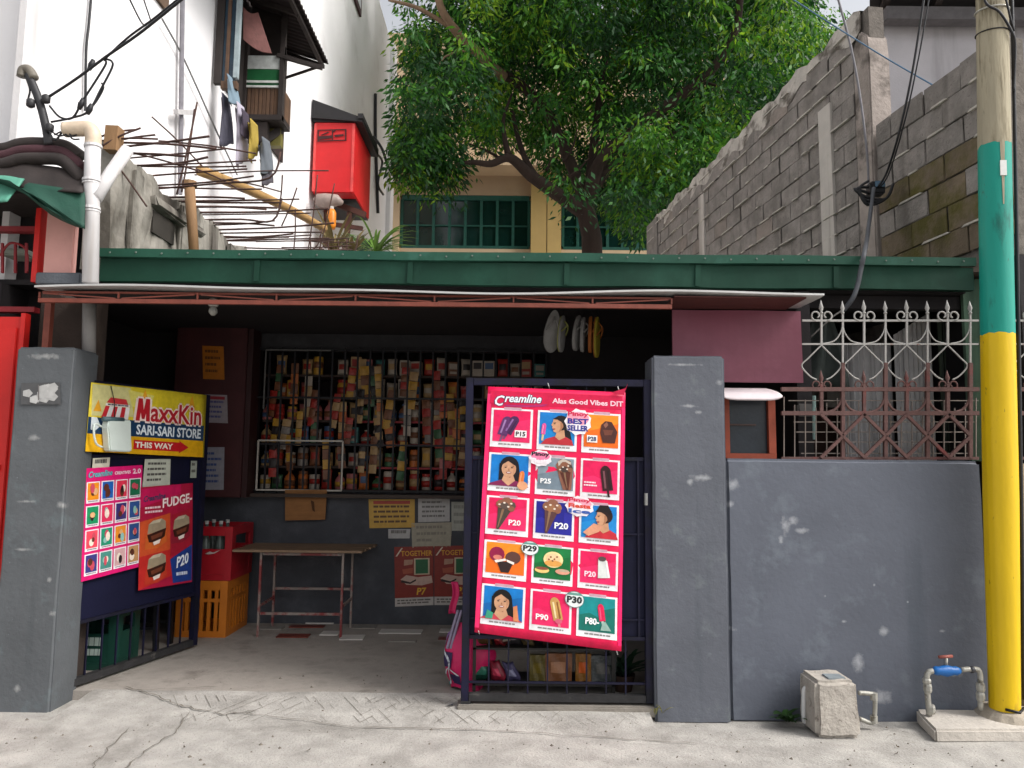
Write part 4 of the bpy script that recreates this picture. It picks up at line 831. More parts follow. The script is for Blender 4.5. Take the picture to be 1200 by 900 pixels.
for g, l in labs:
    if cnt[l] > 1:
        seen[l] += 1; l = l.replace(' barred', '') + f', {TH[seen[l] - 1]} such'
    put(g[0], g[1], g[2], g[3], g[4], l, 'goods on the barred shelves', g[6])
# sachet strips hanging behind the bars
for i, (px, py, c1_, c2_, l) in enumerate([(503, 470, 'grey', 'white', 'grey and white sachet strip hanging behind the bars under the pale boxes'), (513, 474, 'cream', 'grey', 'cream and grey sachet strip hanging second from the gate post'), (520, 512, 'red', 'pink', 'red and pink sachet strip hanging low beside the gate post'), (535, 478, 'yellow', 'orange', 'yellow and orange sachet strip hanging against the gate post'), (346, 425, 'orange', 'brown', 'orange and brown sachet strip hanging in the wicket corner of the grille'), (362, 440, 'cream', 'white', 'cream and white sachet strip hanging above the wicket frame'), (425, 420, 'yellow', 'cream', 'yellow and cream sachet strip hanging in the middle of the grille'), (436, 428, 'green', 'black', 'green and black sachet strip hanging in the middle of the grille'), (402, 470, 'orange', 'cream', 'orange and cream sachet strip hanging over the wicket frame corner'), (478, 462, 'white', 'grey', 'white and grey sachet strip hanging under the stacked white cartons')]):
    put('sachet_strip', c1_, c2_, tuple(P(px, py, 6.93)), (1.25, 1, 1.15), l, 'hanging sachet strips', 0)
# more strips and single packs clipped to the bars, each before one of the goods
done = set(); hung = [g for g in goods if g[5] in (1, 2, 3, 4) and g[3][0] < -.35]; rr.shuffle(hung)
for g in hung:
    if len(done) >= 34: break
    c1_, c2_ = rr.choice(['red', 'cream', 'orange', 'green', 'brown', 'yellow', 'grey', 'brown', 'black']), rr.choice(['yellow', 'brown', 'cream', 'black', 'red'])
    if c1_ == c2_: continue
    l = f'{c1_} and {c2_} sachet strip hung before the {nm(g)} on the {ORD[g[5]]} shelf'
    if l in done: continue
    done.add(l); o_ = put('sachet_strip', c1_, c2_, (g[3][0] + rr.uniform(-.03, .03), 6.885 + rr.uniform(0, .03), g[3][2] + rr.uniform(.2, .3)), (rr.uniform(1.0, 1.5), 1, rr.uniform(.7, 1.1)), l, 'hanging sachet strips', rr.uniform(-.3, .3)); o_.rotation_euler.y = rr.uniform(-.14, .14)
# slippers hung from the ceiling
m_sl = {'white': plain('pale_foam', '#85827f', .7), 'green': plain('olive_foam', '#8a8a4a', .7), 'orange': plain('orange_foam', '#94521c', .7), 'yellow': plain('yellow_foam', '#8f7f22', .7)}
def slipper(px, py, rz, tilt, ms, mt, lab, s=1):
    c = P(px, py, 5.6); r_ = thing('slipper', lab, 'slipper', tuple(c), rz, 'slippers hung under the roof'); r_.rotation_euler = (0, tilt, rz)
    out = [(.048 * math.cos(a) * (1 - .18 * math.sin(a)) * s, 0, .125 * math.sin(a) * s) for a in [2 * math.pi * i / 20 for i in range(20)]]
    MB().prism(out, (0, .018, 0)).build('sole', ms, r_, local=True, bevel=.003); MB().prism([(x * .97, .0185, z * .98) for x, _, z in out], (0, .006, 0)).build('tread', mt, r_, local=True)
    MB().tube(bez([(-.04 * s, -.002, 0), (-.01 * s, -.03, .05 * s), (0, -.002, .085 * s), (.01 * s, -.03, .05 * s), (.04 * s, -.002, 0)], 4), .006, 6).build('strap', mt, r_, local=True, smooth=True)
    MB().bar((0, .01, .12 * s), (0, .01, .12 + max(.02, 2.66 - c.z - .12)), .004).build('string', m_bar, r_, local=True)
slipper(648, 388, .25, .12, m_sl['white'], m_sl['white'], 'wide pale slipper hung under the roof, facing the street', 1.35)
slipper(660, 391, 1.15, .2, m_sl['white'], m_sl['green'], 'pale slipper with an olive edge hung next to the wide one', 1.2)
slipper(678, 390, 1.1, .3, m_sl['white'], m_sl['white'], 'narrow white slipper hung in the middle of the row', 1.2)
slipper(685, 392, 1.3, .22, m_sl['white'], m_sl['white'], 'thin white slipper seen nearly edge on beside the orange one', 1.15)
slipper(694, 392, 1.35, .2, m_sl['orange'], m_sl['orange'], 'orange slipper seen edge on in the hanging row', 1.2)
slipper(701, 395, 1.2, .1, m_sl['yellow'], m_sl['orange'], 'yellow slipper at the end of the hanging row', 1.3)

# ------------------------------------------------------------------ table, crates, bag, stool
tb = thing('table', 'small wooden topped table on thin rusty steel legs before the counter', 'table', (-1.72, 6.5, .03))
m_top = M('plank_top', '#7d6650', rough=.55, var=.2, scale=5, bump=.2, stretch=(1, 6, 6), col2='#9a8068', col2_at=.6, col2_w=.2); m_leg = M('rusty_leg', '#8a7f78', rough=.5, var=.2, scale=10, bump=.15, col2='#7a3030', col2_at=.52, col2_w=.1, scale2=5)
tx0, tx1 = P(272, 648, 6.25).x, P(424, 648, 6.25).x; TZ = .745
for i in range(4):
    MB().box(tx0 + .01 * (i % 2), tx1 + .012 * i, 6.25 + .131 * i, 6.25 + .131 * i + .128, TZ - .02, TZ).build('plank', m_top, tb, bevel=.003)
lx = [P(302, 745, 6.32).x, P(399, 750, 6.32).x]
for x in lx:
    for y in (6.32, 6.70): MB().bar((x, y, .03), (x, y, TZ - .021), .018).build('leg', m_leg, tb)
for y, z in ((6.32, .22), (6.70, .36), (6.32, TZ - .04), (6.70, TZ - .04)): MB().bar((lx[0] + .013, y, z), (lx[1] - .013, y, z), .02).build('stretcher', m_leg, tb)
for x in lx: MB().bar((x, 6.333, .28), (x, 6.687, .28), .018).build('stretcher', m_leg, tb)

def crate(name, lab, mat, x0, x1, y0, y1, z0, h, slits=True, group=None, nslit=5):
    r_ = thing(name, lab, 'crate', ((x0 + x1) / 2, (y0 + y1) / 2, z0), 0, group); t = .018
    post = .06
    def side(nm_, fx, L_):   # fx(u, z, d) -> point on the side; builds posts, rails and slats
        for a, c in ((0, post), (L_ - post, L_)): MB().prism([fx(a, z0, 0), fx(c, z0, 0), fx(c, z0 + h, 0), fx(a, z0 + h, 0)], fx(0, 0, 1) - fx(0, 0, 0)).build('corner_post', mat, r_)
        for a, c, u in ((z0, z0 + .05, 1), (z0 + h - .075, z0 + h, 1), (z0 + h * .62, z0 + h * .62 + .03, 0)):
            if not slits and not u: continue
            MB().prism([fx(post + .001, a, 0), fx(L_ - post - .001, a, 0), fx(L_ - post - .001, c, 0), fx(post + .001, c, 0)], fx(0, 0, 1) - fx(0, 0, 0)).build('rail', mat, r_)
        n_ = nslit
        for i in range(n_):
            if slits:
                w_ = (L_ - 2 * post) / n_; a = post + w_ * i + w_ * .28; c = a + w_ * .46
                MB().prism([fx(a, z0 + .051, .1), fx(c, z0 + .051, .1), fx(c, z0 + h - .076, .1), fx(a, z0 + h - .076, .1)], (fx(0, 0, 1) - fx(0, 0, 0)) * .8).build('slat', mat, r_)
        if not slits:
            MB().prism([fx(post + .001, z0 + .051, .15), fx(L_ - post - .001, z0 + .051, .15), fx(L_ - post - .001, z0 + h * .58, .15), fx(post + .001, z0 + h * .58, .15)], (fx(0, 0, 1) - fx(0, 0, 0)) * .7).build('side_panel', mat, r_)
    side('front', lambda u, z, d: Vector((x0 + u, y0 + d * t, z)), x1 - x0)
    side('back', lambda u, z, d: Vector((x0 + u, y1 - d * t, z)), x1 - x0)
    yy0, yy1 = y0 + t + .001, y1 - t - .001
    side('flank', lambda u, z, d: Vector((x1 - d * t, yy0 + u, z)), yy1 - yy0)
    side('flank', lambda u, z, d: Vector((x0 + d * t, yy0 + u, z)), yy1 - yy0)
    MB().box(x0 + t, x1 - t, y0 + t, y1 - t, z0 + .004, z0 + .02).build('crate_floor', mat, r_)
    return r_
m_cy = plain('yellow_plastic', '#b5671a', .45, scale=5, var=.12); m_cr = plain('red_plastic', '#9a1420', .42, scale=5, var=.15); m_cg = plain('green_plastic', '#123a30', .45, scale=5, var=.15)
cx1 = P(264, 746, 6.28).x
crate('bottle_crate', 'orange yellow slatted plastic bottle crate standing on the shop floor under the red crate', m_cy, cx1 - .42, cx1, 6.28, 6.78, .03, .455, True, 'plastic bottle crates')
cr = crate('bottle_crate', 'red plastic bottle crate stacked on the yellow crate beside the table', m_cr, cx1 - .42, cx1 + .02, 6.28, 6.78, .488, .44, False, 'plastic bottle crates')
mb = MB(); wp = Print((cx1 - .2, 6.278, .75), (cx1 - .07, 6.278, .75), (cx1 - .07, 6.278, .7), (cx1 - .2, 6.278, .7), (0, -1, 0)); wp.poly(mb, [(0, .9), (.3, .5), (.5, .7), (1, .2), (.6, .85), (.2, 1)], '#b9a8a4', 1); mb.build('white_mark', None, cr)
for i, (dx, dy) in enumerate([(-.35, .1), (-.24, .1), (-.35, .25), (-.24, .25), (-.12, .1), (-.12, .25)]):
    r_ = thing('empty_bottle', ['empty clear bottle in the red crate, by its front corner post', 'empty clear bottle in the red crate, second along its front', 'empty clear bottle in the red crate, behind the front corner one', 'empty clear bottle in the red crate, middle of the second row', 'empty clear bottle in the red crate, nearest the table', 'empty clear bottle in the red crate, second row nearest the table'][i], 'bottle', (cx1 + dx, 6.28 + dy, .515), 0, 'bottles in the red crate')
    MB().lathe([(.036, 0), (.038, .01), (.038, .25), (.016, .35), (.014, .43)], n=10).build('bottle_body', plain('clear_bottle', '#5a625e', .15), r_, local=True, smooth=True); MB().lathe([(.017, .425), (.017, .452)], n=10).build('cap', plain('pale_cap', '#b5b2ae', .5), r_, local=True)
g0 = P(84, 778, 5.45)
gc = crate('bottle_crate', 'dark green plastic crate with pale lettering behind the open gate leaf', m_cg, -3.05, -2.72, 5.3, 5.62, .03, .42, False, 'plastic bottle crates')
# pale print on that crate's sides
for q in ([(-2.98, 5.298, .26), (-2.80, 5.298, .26), (-2.80, 5.298, .12), (-2.98, 5.298, .12)],):
    gp = Print(*q, (0, -1, 0)); mb = MB(); gp.lines(mb, 0, .05, 1, .5, 1, '#a9b8b0', 1, .9, .1, 2); gp.lines(mb, .15, .6, .95, .95, 1, '#a9b8b0', 1, .9, .1, 5); mb.build('pale_print', None, gc)
st = thing('stool', 'black plastic stool standing behind the bars of the open gate leaf', 'stool', (-2.83, 5.95, .03))
m_stool = plain('black_plastic', '#17171a', .45)
MB().box(-3.0, -2.66, 5.8, 6.1, .40, .43).build('seat', m_stool, st, bevel=.008)
for x in (-2.97, -2.69):
    for y in (5.83, 6.07): MB().bar((x, y, .03), (x + (.015 if x < -2.8 else -.015), y, .399), .035).build('leg', m_stool, st)
for y in (5.83, 6.07): MB().bar((-2.94, y, .2), (-2.72, y, .2), .02).build('stretcher', m_stool, st)
# pink backpack leaning behind the shut gate
bp = thing('backpack', 'bright pink child backpack with white piping slumped behind the shut gate post', 'backpack', tuple(P(535, 800, 4.95)))
m_bp = M('pink_nylon', '#c01a58', rough=.5, var=.12, scale=9, bump=.3, bscale=20); m_pipe = plain('white_piping', '#c9cfd6', .5); m_nv = plain('navy_nylon', '#2a1f48', .6)
bc = P(548, 770, 4.98)
def bag(u, v):
    a = 2 * math.pi * u; z = .04 + .40 * v; r_ = (.10 + .075 * math.sin(math.pi * min(1, (1 - v) * .95 + .12)) ** 1.0) * (1 - .5 * v ** 3) * (1 + .07 * math.sin(3 * a + 4 * v) + .04 * math.sin(7 * a - 9 * v))
    return Vector((bc.x + r_ * math.cos(a) - .01 * math.sin(9 * v), 4.98 + r_ * .7 * math.sin(a), z + .015 * math.sin(2 * a)))
MB().sheet(bag, 28, 20).build('bag_body', m_bp, bp, smooth=True)
def strip(name, f, w_, mat, n=12):
    MB().sheet(lambda u, v: bag(f(v)[0] + w_ * (u - .5), f(v)[1]) + (bag(f(v)[0], f(v)[1]) - Vector((bc.x, 4.98, bag(0, f(v)[1]).z))).normalized() * .006, 2, n).build(name, mat, bp, smooth=True)
strip('piping', lambda t: (.52 + .10 * math.sin(t * 3.1), .05 + .62 * t), .025, m_pipe); strip('piping', lambda t: (.52 + .18 * t, .2 + .1 * math.sin(3 * t)), .02, m_pipe); strip('piping', lambda t: (.47 + .12 * t, .04 + .1 * t), .03, plain('teal_trim', '#3a8a90', .5))
strip('pocket_patch', lambda t: (.60, .32 + .24 * t), .10, m_nv); strip('pocket_patch', lambda t: (.56, .66 + .2 * t), .05, plain('lilac_patch', '#8a6aa0', .6)); strip('pocket_patch', lambda t: (.67, .06 + .16 * t), .09, m_nv)
MB().sheet(lambda u, v: Vector((P(528, 700, 4.93).x + .045 * u + .012 * math.sin(v * 5), 4.93 + .02 * math.sin(u * 3), .71 - .2 * v)), 4, 8, (0, .02, 0)).build('flap', m_bp, bp, smooth=True)
for dx in (0, .022): MB().tube(bez([P(537, 715, 4.93) + Vector((dx, 0, 0)), P(531, 735, 4.92) + Vector((dx, 0, 0)), P(524, 760, 4.9) + Vector((dx, 0, 0))], 5), .010, 6).build('strap', plain('grey_webbing', '#8a8098', .6), bp, smooth=True)
# low rack and bits behind the shut gate
rk = thing('low_rack', 'dark low rack holding packs and boxes behind the bars of the shut gate', 'rack', (.3, 5.0, .03))
m_rk = plain('rack_steel', '#2a2826', .5)
for x in (-.22, .66):
    for y in (4.86, 5.12): MB().bar((x, y, .03), (x, y, .50), .02).build('leg', m_rk, rk)
for z in (.10, .32): MB().box(-.23, .67, 4.85, 5.13, z - .012, z).build('rack_shelf', m_rk, rk)
def pk(name, px, py, w_, h_, d_, col, lab, cat, z, tilt=0, sec=None):
    x = P(px, py, 4.9).x; r_ = thing(name, lab, cat, (x, 4.92, z), tilt, 'packs on the low rack'); ph = px * .37; soft = name == 'pouch'
    def fn(u, v):
        k = .16 if soft else .02; xx = w_ * (u - .5) * (1 + k * math.sin(ph + 5 * v) - (k * 1.2 * (2 * v - 1) ** 2 if soft else 0))
        return Vector((xx + (.02 * math.sin(ph + 3 * v) if soft else 0), -(d_ * .5 * math.sin(math.pi * u) * math.sin(math.pi * v) if soft else 0) + .004 * math.sin(ph + 11 * u + 7 * v), h_ * v * (1 + (.06 * math.sin(6 * u + ph) if soft else 0))))
    MB().sheet(fn, 8, 8, (0, d_ * .5, 0)).build(name + '_body', plain('pack_' + col.lstrip('#'), col, .35, bump=.4), r_, local=True, smooth=soft)
    if sec: MB().sheet(lambda u, v: fn(.2 + .55 * u, .3 + .4 * v) + Vector((0, -.004, 0)), 5, 4).build('printed_panel', plain('pack_' + sec.lstrip('#'), sec, .35), r_, local=True, smooth=soft)
pk('pouch', 566, 770, .10, .15, .06, '#5d4229', 'tan pouch on the upper rack shelf nearest the backpack', 'pouch', .321, .2, '#94704a')
pk('pouch', 582, 772, .07, .12, .06, '#7d1a24', 'red pouch beside the tan pouch behind the gate bars', 'pouch', .321, -.3, '#c04a4a')
pk('pouch', 600, 770, .10, .13, .06, '#343034', 'dark grey pouch on the upper rack shelf between red pouch and yellow box', 'pouch', .321, .1, '#7a7278')
pk('pouch', 560, 800, .11, .13, .06, '#173a30', 'dark green pouch on the lower rack shelf', 'pouch', .101, .15, '#2f6a58')
pk('pouch', 580, 800, .09, .12, .06, '#7d1f30', 'crimson pouch between the green and lilac pouches', 'pouch', .101, -.2, '#c8405a')
pk('pouch', 598, 800, .09, .11, .06, '#454060', 'lilac pouch on the lower rack shelf', 'pouch', .101, .1, '#8a88a5')
pk('box', 630, 782, .10, .16, .07, '#5d5224', 'mustard box on the rack next to the orange printed box', 'box', .101, 0, '#6a5a1a')
pk('box', 655, 785, .17, .17, .07, '#7d4f30', 'orange printed box in the middle of the rack behind the gate bars', 'box', .101, 0, '#a8785a')
pk('box', 684, 784, .10, .17, .07, '#8a5c1e', 'bright orange box on the lower rack shelf toward the pillar', 'box', .101, 0, '#c85a1e')
pk('tin', 708, 785, .16, .16, .07, '#4d5050', 'grey tin on the lower rack shelf beside the potted plant', 'tin', .101, 0, '#62605c')
pk('pouch', 702, 765, .1, .08, .05, '#8a1a2a', 'small red pouch on the upper rack shelf over the grey tin', 'pouch', .321, .1)
pk('pouch', 592, 768, .08, .09, .06, '#54201f', 'small maroon pouch squeezed between red and grey pouches on the rack', 'pouch', .321, .2, '#8a7a70')
pk('pouch', 620, 766, .09, .10, .06, '#6a5a3c', 'mustard brown pouch on the upper rack shelf above the mustard box', 'pouch', .321, -.2, '#3a3430')
pk('pouch', 645, 768, .11, .12, .06, '#3d2a24', 'dark brown pouch on the upper rack shelf above the orange printed box', 'pouch', .321, .1, '#8a4a3a')
pk('pouch', 672, 768, .10, .10, .06, '#4d1f2a', 'wine red pouch on the upper rack shelf above the bright orange box', 'pouch', .321, -.1, '#9a8a80')
# potted plant at the pillar end
def leafy(name, lab, base, n, ln, wd, mat, pot=None, cat='plant', spread=.7, droop=.6, seed=1, hgt0=0):
    rr = random.Random(seed); r_ = thing(name, lab, cat, tuple(base)); base = Vector(base)
    if pot: MB().lathe([(pot * .7, 0), (pot, pot * 1.3), (pot * .92, pot * 1.3), (pot * .88, pot * 1.15)], base, 14).build('pot', plain('pot_clay', '#3d2b22', .8), r_)
    for i in range(n):
        a = rr.uniform(0, 6.28); L_ = ln * rr.uniform(.6, 1.1); up_ = rr.uniform(.35, 1) ; q = base + Vector((rr.uniform(-.03, .03), rr.uniform(-.03, .03), hgt0 + (pot * 1.2 if pot else 0)))
        h_ = Vector((math.cos(a), math.sin(a), 0)) * spread; pts = [q + h_ * L_ * t + Vector((0, 0, up_ * L_ * (t - droop * t * t))) for t in [k / 5 for k in range(6)]]; sd_ = Vector((-math.sin(a), math.cos(a), 0)); vs = []
        for k, p in enumerate(pts): w_ = wd * math.sin(math.pi * (.12 + .86 * k / 5)) ; vs += [p - sd_ * w_, p + Vector((0, 0, -.15 * w_)), p + sd_ * w_]
        MB().add(vs, [(3 * k, 3 * k + 1, 3 * k + 4, 3 * k + 3) for k in range(5)] + [(3 * k + 1, 3 * k + 2, 3 * k + 5, 3 * k + 4) for k in range(5)]).build('leaf', mat, r_, smooth=True)
    return r_
m_pl = M('houseplant_leaf', '#2a4a34', rough=.5, var=.3, scale=20, bump=0, transl=.2, obj_var=.3)
leafy('potted_plant', 'dusty green potted plant behind the gate bars beside the grey pillar', (.74, 4.98, .03), 34, .3, .016, m_pl, .08, seed=3)

# ------------------------------------------------------------------ wrought iron fence on the wall
m_wht = M('white_iron', '#9f9c98', rough=.5, var=.1, scale=14, bump=.15, col2='#7d5a50', col2_at=.68, col2_w=.06, scale2=12); m_rust = M('rusty_iron', '#5d423e', rough=.75, var=.25, scale=16, bump=.3, col2='#6f3734', col2_at=.62, col2_w=.1, scale2=5)
m_mesh = plain('mesh_wire', '#857a72', .6)
FY = 4.70
def fp_(zx, zy, dy=0): return P(900 + zx / 4, 340 + zy / 4, FY + dy)
def fence(lab, x_off, lo, hi):
    f = thing('iron_fence', lab, 'fence', tuple(fp_((lo + hi) / 2 + x_off, 790)), 0, 'wrought iron fence panels')
    q = lambda x, y, d=0: fp_(x + x_off, y, d)
    ok = lambda x: lo - 1 <= x <= hi + 1
    def br(n_, a, c, w_, m): MB().bar(a, c, w_).build(n_, m, f)
    for y, w_, m in ((143, .013, m_wht), (253, .010, m_wht), (465, .026, m_rust), (577, .026, m_rust), (788, .018, m_rust)):
        l_ = 62 if (y > 300 and lo < 200) else lo; br('rail', q(l_, y), q(hi, y), w_, m)
    tall = [250, 450, 650, 842, 1042, 1242]; short = [155, 350, 550, 747, 948, 1150]
    def spear(x, y, s, m):
        c = q(x, y); MB().lathe([(.012 * s, 0), (.016 * s, .012 * s), (.008 * s, .02 * s), (.019 * s, .05 * s), (.012 * s, .075 * s), (.001, .115 * s)], c, 8).build('spear_finial', m, f, smooth=True)
    def scroll(x, y, s, sg_, m):
        c = q(x, y); pts = []
        for k in range(15):
            a = math.pi * (1.5 - 1.75 * k / 14 * 1.05); r_ = s * (.034 - .018 * k / 14); pts.append(c + Vector((sg_ * (.036 * s - r_ * math.cos(a) * 1.0), -.006, .028 * s + r_ * math.sin(a))))
        MB().tube(pts, .0055 * s, 6).build('scroll', m, f, smooth=True)
    for x in tall:
        if not ok(x): continue
        br('picket', q(x, 262), q(x, 112), .012, m_wht); spear(x, 112, .8, m_wht)
        for sg_ in (-1, 1): scroll(x, 140, 1.0, sg_, m_wht)
        MB().tube(bez([q(x, 258), q(x - 60, 318), q(x - 92, 355), q(x - 55, 402), q(x - 22, 420)], 5), .005, 6).build('diamond_bar', m_wht, f, smooth=True)
        MB().tube(bez([q(x, 258), q(x + 60, 318), q(x + 92, 355), q(x + 55, 402), q(x + 22, 420)], 5), .005, 6).build('diamond_bar', m_wht, f, smooth=True)
        br('picket', q(x, 577), q(x, 440), .020, m_rust); spear(x, 442, .8, m_rust)
        for sg_ in (-1, 1): scroll(x, 462, .9, sg_, m_rust)
    for x in short:
        if not ok(x): continue
        if x > 200:
            br('picket', q(x, 340), q(x, 112), .011, m_wht); spear(x, 112, .75, m_wht); br('picket', q(x, 788), q(x, 341), .022, m_rust)
        else: br('picket', q(x, 788), q(x, 440), .02, m_rust)
        for dx in (-1, 1):
            e = x + dx * 100
            if ok(e) or (x == 155 and dx > 0):
                if x > 200 or dx > 0:
                    pts = [q(x, 150), q(x + dx * 8, 195), q(x + dx * 40, 238), q(x + dx * 98, 252)]; MB().tube(bez(pts, 5), .0045, 6).build('arch_bar', m_wht, f, smooth=True)
                    pts = [q(x, 470), q(x + dx * 8, 520), q(x + dx * 40, 562), q(x + dx * 98, 577)]; MB().tube(bez(pts, 5), .009, 6).build('arch_bar', m_rust, f, smooth=True)
            if ok(x + dx * 90) or x == 155: br('brace', q(x, 683, -.012), q(x + dx * 103, 580, -.012), .019, m_rust); br('brace', q(x, 685, -.012), q(x + dx * 103, 786, -.012), .019, m_rust)
    return f
fence('ornate iron fence, white above and rusty below, on the grey wall beside the painted pole', 0, 160, 985)
fence('short piece of ornate iron fence seen beyond the painted pole', 0, 1152, 1250)
# welded wire mesh leaning behind the fence
wm = thing('wire_mesh', 'pale welded wire mesh fixed behind the lower rusty part of the iron fence', 'mesh', tuple(fp_(560, 790, .06)))
for i in range(19):
    x = 75 + 50 * i; zt = 500 + (i * 37 % 60)
    if x < 985: MB().bar(fp_(x, zt, .07), fp_(x, 788, .07), .006).build('mesh_wire', m_mesh, wm)
for j, y in enumerate((518, 570, 618, 665, 712, 765)): MB().bar(fp_(95 + 12 * j, y, .076), fp_(985 - 8 * j, y, .076), .006).build('mesh_wire', m_mesh, wm)
# pale pipe and box stuck behind the fence
vp = thing('vent_pipe', 'pale teal pipe stub with a grey valve box behind the rusty fence end', 'pipe', tuple(fp_(215, 700, .15)))
MB().tube([fp_(216, 495, .15), fp_(216, 600, .15), fp_(218, 700, .15)], .012, 8).build('pipe_stub', plain('pale_teal', '#8aa5a0', .5), vp); MB().box(fp_(125, 0, .2).x, fp_(205, 0, .2).x, FY + .2, FY + .3, fp_(0, 590, .2).z, fp_(0, 530, .2).z).build('valve_box', plain('grey_box', '#5d5a58', .6), vp, bevel=.01)

# ------------------------------------------------------------------ painted utility pole
PYY = 4.47
pb, pt = P(1177, 822, PYY), P(1162, 0, PYY)
pole = thing('utility_pole', 'wooden utility pole painted yellow and teal up to bare weathered wood', 'pole', (pb.x, PYY, .08))
def zat(py): return P(1164, py, PYY).z
zb, zy_, zte, ztop = .10, zat(392), zat(172), 5.6
rad = lambda z: .078 + .016 * min(1, max(0, z / 1.3)) - .0012 * z
ZT = P(1162, 0, PYY).z
plx = lambda z: pb.x + (pt.x - pb.x) * (z - .1) / (ZT - .1)
m_py = M('yellow_paint', '#d9b400', rough=.5, var=.06, scale=6, bump=.25, bscale=18, col2='#a8861c', col2_at=.64, col2_w=.08, scale2=6, stretch=(1, 1, .35), grit=('#7d6a22', 24, .68), streak=('#c4a010', 9, .56))
m_pt = M('teal_paint', '#078d7c', rough=.55, var=.08, scale=6, bump=.3, bscale=16, col2='#086458', col2_at=.63, col2_w=.1, scale2=8, stretch=(1, 1, .25), grit=('#2f5a50', 22, .66), streak=('#0a766a', 9, .56))
m_pw = M('weathered_pole', '#a39a84', rough=.9, var=.22, scale=14, bump=1.0, bscale=34, col2='#6a614c', col2_at=.55, col2_w=.12, scale2=14, stretch=(1, 1, .09), grit=('#4d4534', 40, .68))
def seg(z0, z1, m, n_):
    jag = lambda zq: (lambda u: zq + (0 if zq in (zb, ztop) else .003 * math.sin(6.283 * u * 3 + zq) + .003 * math.sin(6.283 * u * 8 + 2 * zq) + .002 * math.sin(6.283 * u * 14)))
    z0_, z1_ = jag(z0), jag(z1); N_ = 48; nz = max(2, int((z1 - z0) / .06)); b = MB()
    b.sheet(lambda u, v: (lambda a, z: Vector((plx(z) + (rad(z) * (1 + .02 * math.sin(5 * a + z) + .015 * math.sin(13 * a + 2 * z))) * math.cos(a), PYY + rad(z) * math.sin(a), z)))(2 * math.pi * u, z0_(u) + (z1_(u) - z0_(u)) * v), N_, nz); b.add([], [])
    return b.build(n_, m, pole, smooth=True)
seg(zb, zy_, m_py, 'yellow_section'); seg(zy_, zte, m_pt, 'teal_section'); seg(zte, ztop, m_pw, 'bare_section')
ply = PYY
# bare streak above the small white plate
mb = MB(); c = P(1171, 200, PYY - .106); a0 = math.radians(-73)
def onpole(ang, z, o=.003): return Vector((plx(z) + (rad(z) + o) * math.cos(R(ang)), ply + (rad(z) + o) * math.sin(R(ang)), z))
z0_, z1_ = zat(245), zat(170); mb.sheet(lambda u, v: onpole(-96 + 18 * (u - .5) * (.25 + .75 * v), z0_ + (z1_ - z0_) * v, .003), 4, 6); mb.build('bare_streak', m_pw, pole)
mb = MB(); zp = zat(212); mb.prism([onpole(-106, zp, .008), onpole(-84, zp, .008), onpole(-84, zp + .095, .008), onpole(-106, zp + .095, .008)], Vector((-.004, -.012, 0)) * -1); tag(mb.build('number_plate', plain('white_plate', '#d8d8d4', .4), None, loc=tuple(onpole(-95, zp))), 'small white plate nailed to the teal part of the pole', 'plate')
for zz, rr_ in ((zat(14), .006), (zat(40), .004)):
    mb = MB(); mb.tube([onpole(a, zz + .012 * math.sin(R(a * 1.0)), .004) for a in range(0, 361, 20)], rr_, 6); mb.build('pole_band', plain('band_steel', '#b5b2a8', .5, .4) if rr_ > .005 else m_bar, pole, smooth=True)
mb = MB(); mb.lathe([(.21, 0), (.19, .05), (.135, .115), (.10, .125)], (pb.x + .03, ply + .02, -.02), 16); mb.build('concrete_collar', M('pole_concrete', '#a09688', rough=.95, var=.2, scale=9, bump=.7, bscale=30), pole, smooth=False, jitter=.006)
mb = MB(); mb.tube([onpole(-120, .12, .01), onpole(-70, .105, .01), onpole(-30, .12, .012)], .008, 6).build('base_strap', m_bar, pole, smooth=True)
def cable(name, pts, r_, lab, group=None, mat=None, n=8):
    pts = bez(pts, n); mb = MB(); mb.tube(pts, r_, 7); return tag(mb.build(name, mat or m_cab, None, loc=tuple(pts[0]), smooth=True), lab, 'cable', group)
m_cab = plain('black_cable', '#1b1b1f', .5)
cable('cable', [onpole(-150, zat(-30), .01), onpole(-140, zat(10), .03), onpole(-100, zat(25), .012), onpole(-60, zat(45), .02), onpole(-30, zat(60), .03), onpole(-20, zat(110), .02)], .008, 'thick black cable wrapped loosely round the bare top of the pole', 'cables on the painted pole')
cable('cable', [onpole(-100, zat(-30), .01), onpole(-80, zat(10), .02), onpole(-55, zat(35), .02), onpole(-20, zat(40), .03)], .007, 'second black cable crossing the pole top below the steel band', 'cables on the painted pole')
cable('cable', [onpole(-12, zat(-30), .02), onpole(-10, zat(40), .03), onpole(-14, zat(420), .02), onpole(-14, .16, .02)], .011, 'black cable running straight down the shaded side of the pole', 'cables on the painted pole')
# beyond the pole
nb_ = thing('side_house', 'beige wall with a green metal gate glimpsed beyond the painted pole', 'house', (3.9, 4.75, 0))
MB().box(P(1189, 545, 4.66).x, 4.6, 4.66, 4.85, -.05, P(1190, 543, 4.66).z).build('low_wall', M('beige_wall', '#a39478', rough=.85, var=.2, scale=4, bump=.5, streak=('#7d705a', 8, .5)), nb_, bevel=.01)
MB().box(3.1, 4.6, 5.02, 5.05, 1.53, 2.78).build('green_sheet', M('pale_green_sheet', '#56705c', rough=.6, var=.2, scale=4, streak=('#3a4f42', 10, .5)), nb_)
b = MB(); b.tube(bez([P(1188, 310, 4.9), P(1194, 318, 4.9), P(1199, 335, 4.9), P(1192, 352, 4.9), P(1188, 345, 4.9)], 6), .008, 6).build('scroll', m_rust, nb_)
MB().box(3.02, 4.6, 4.9, 6.2, 2.80, 2.86).build('roof_sheet', M('rust_roof', '#5d5048', rough=.8, var=.3, scale=5, bump=.4), nb_)

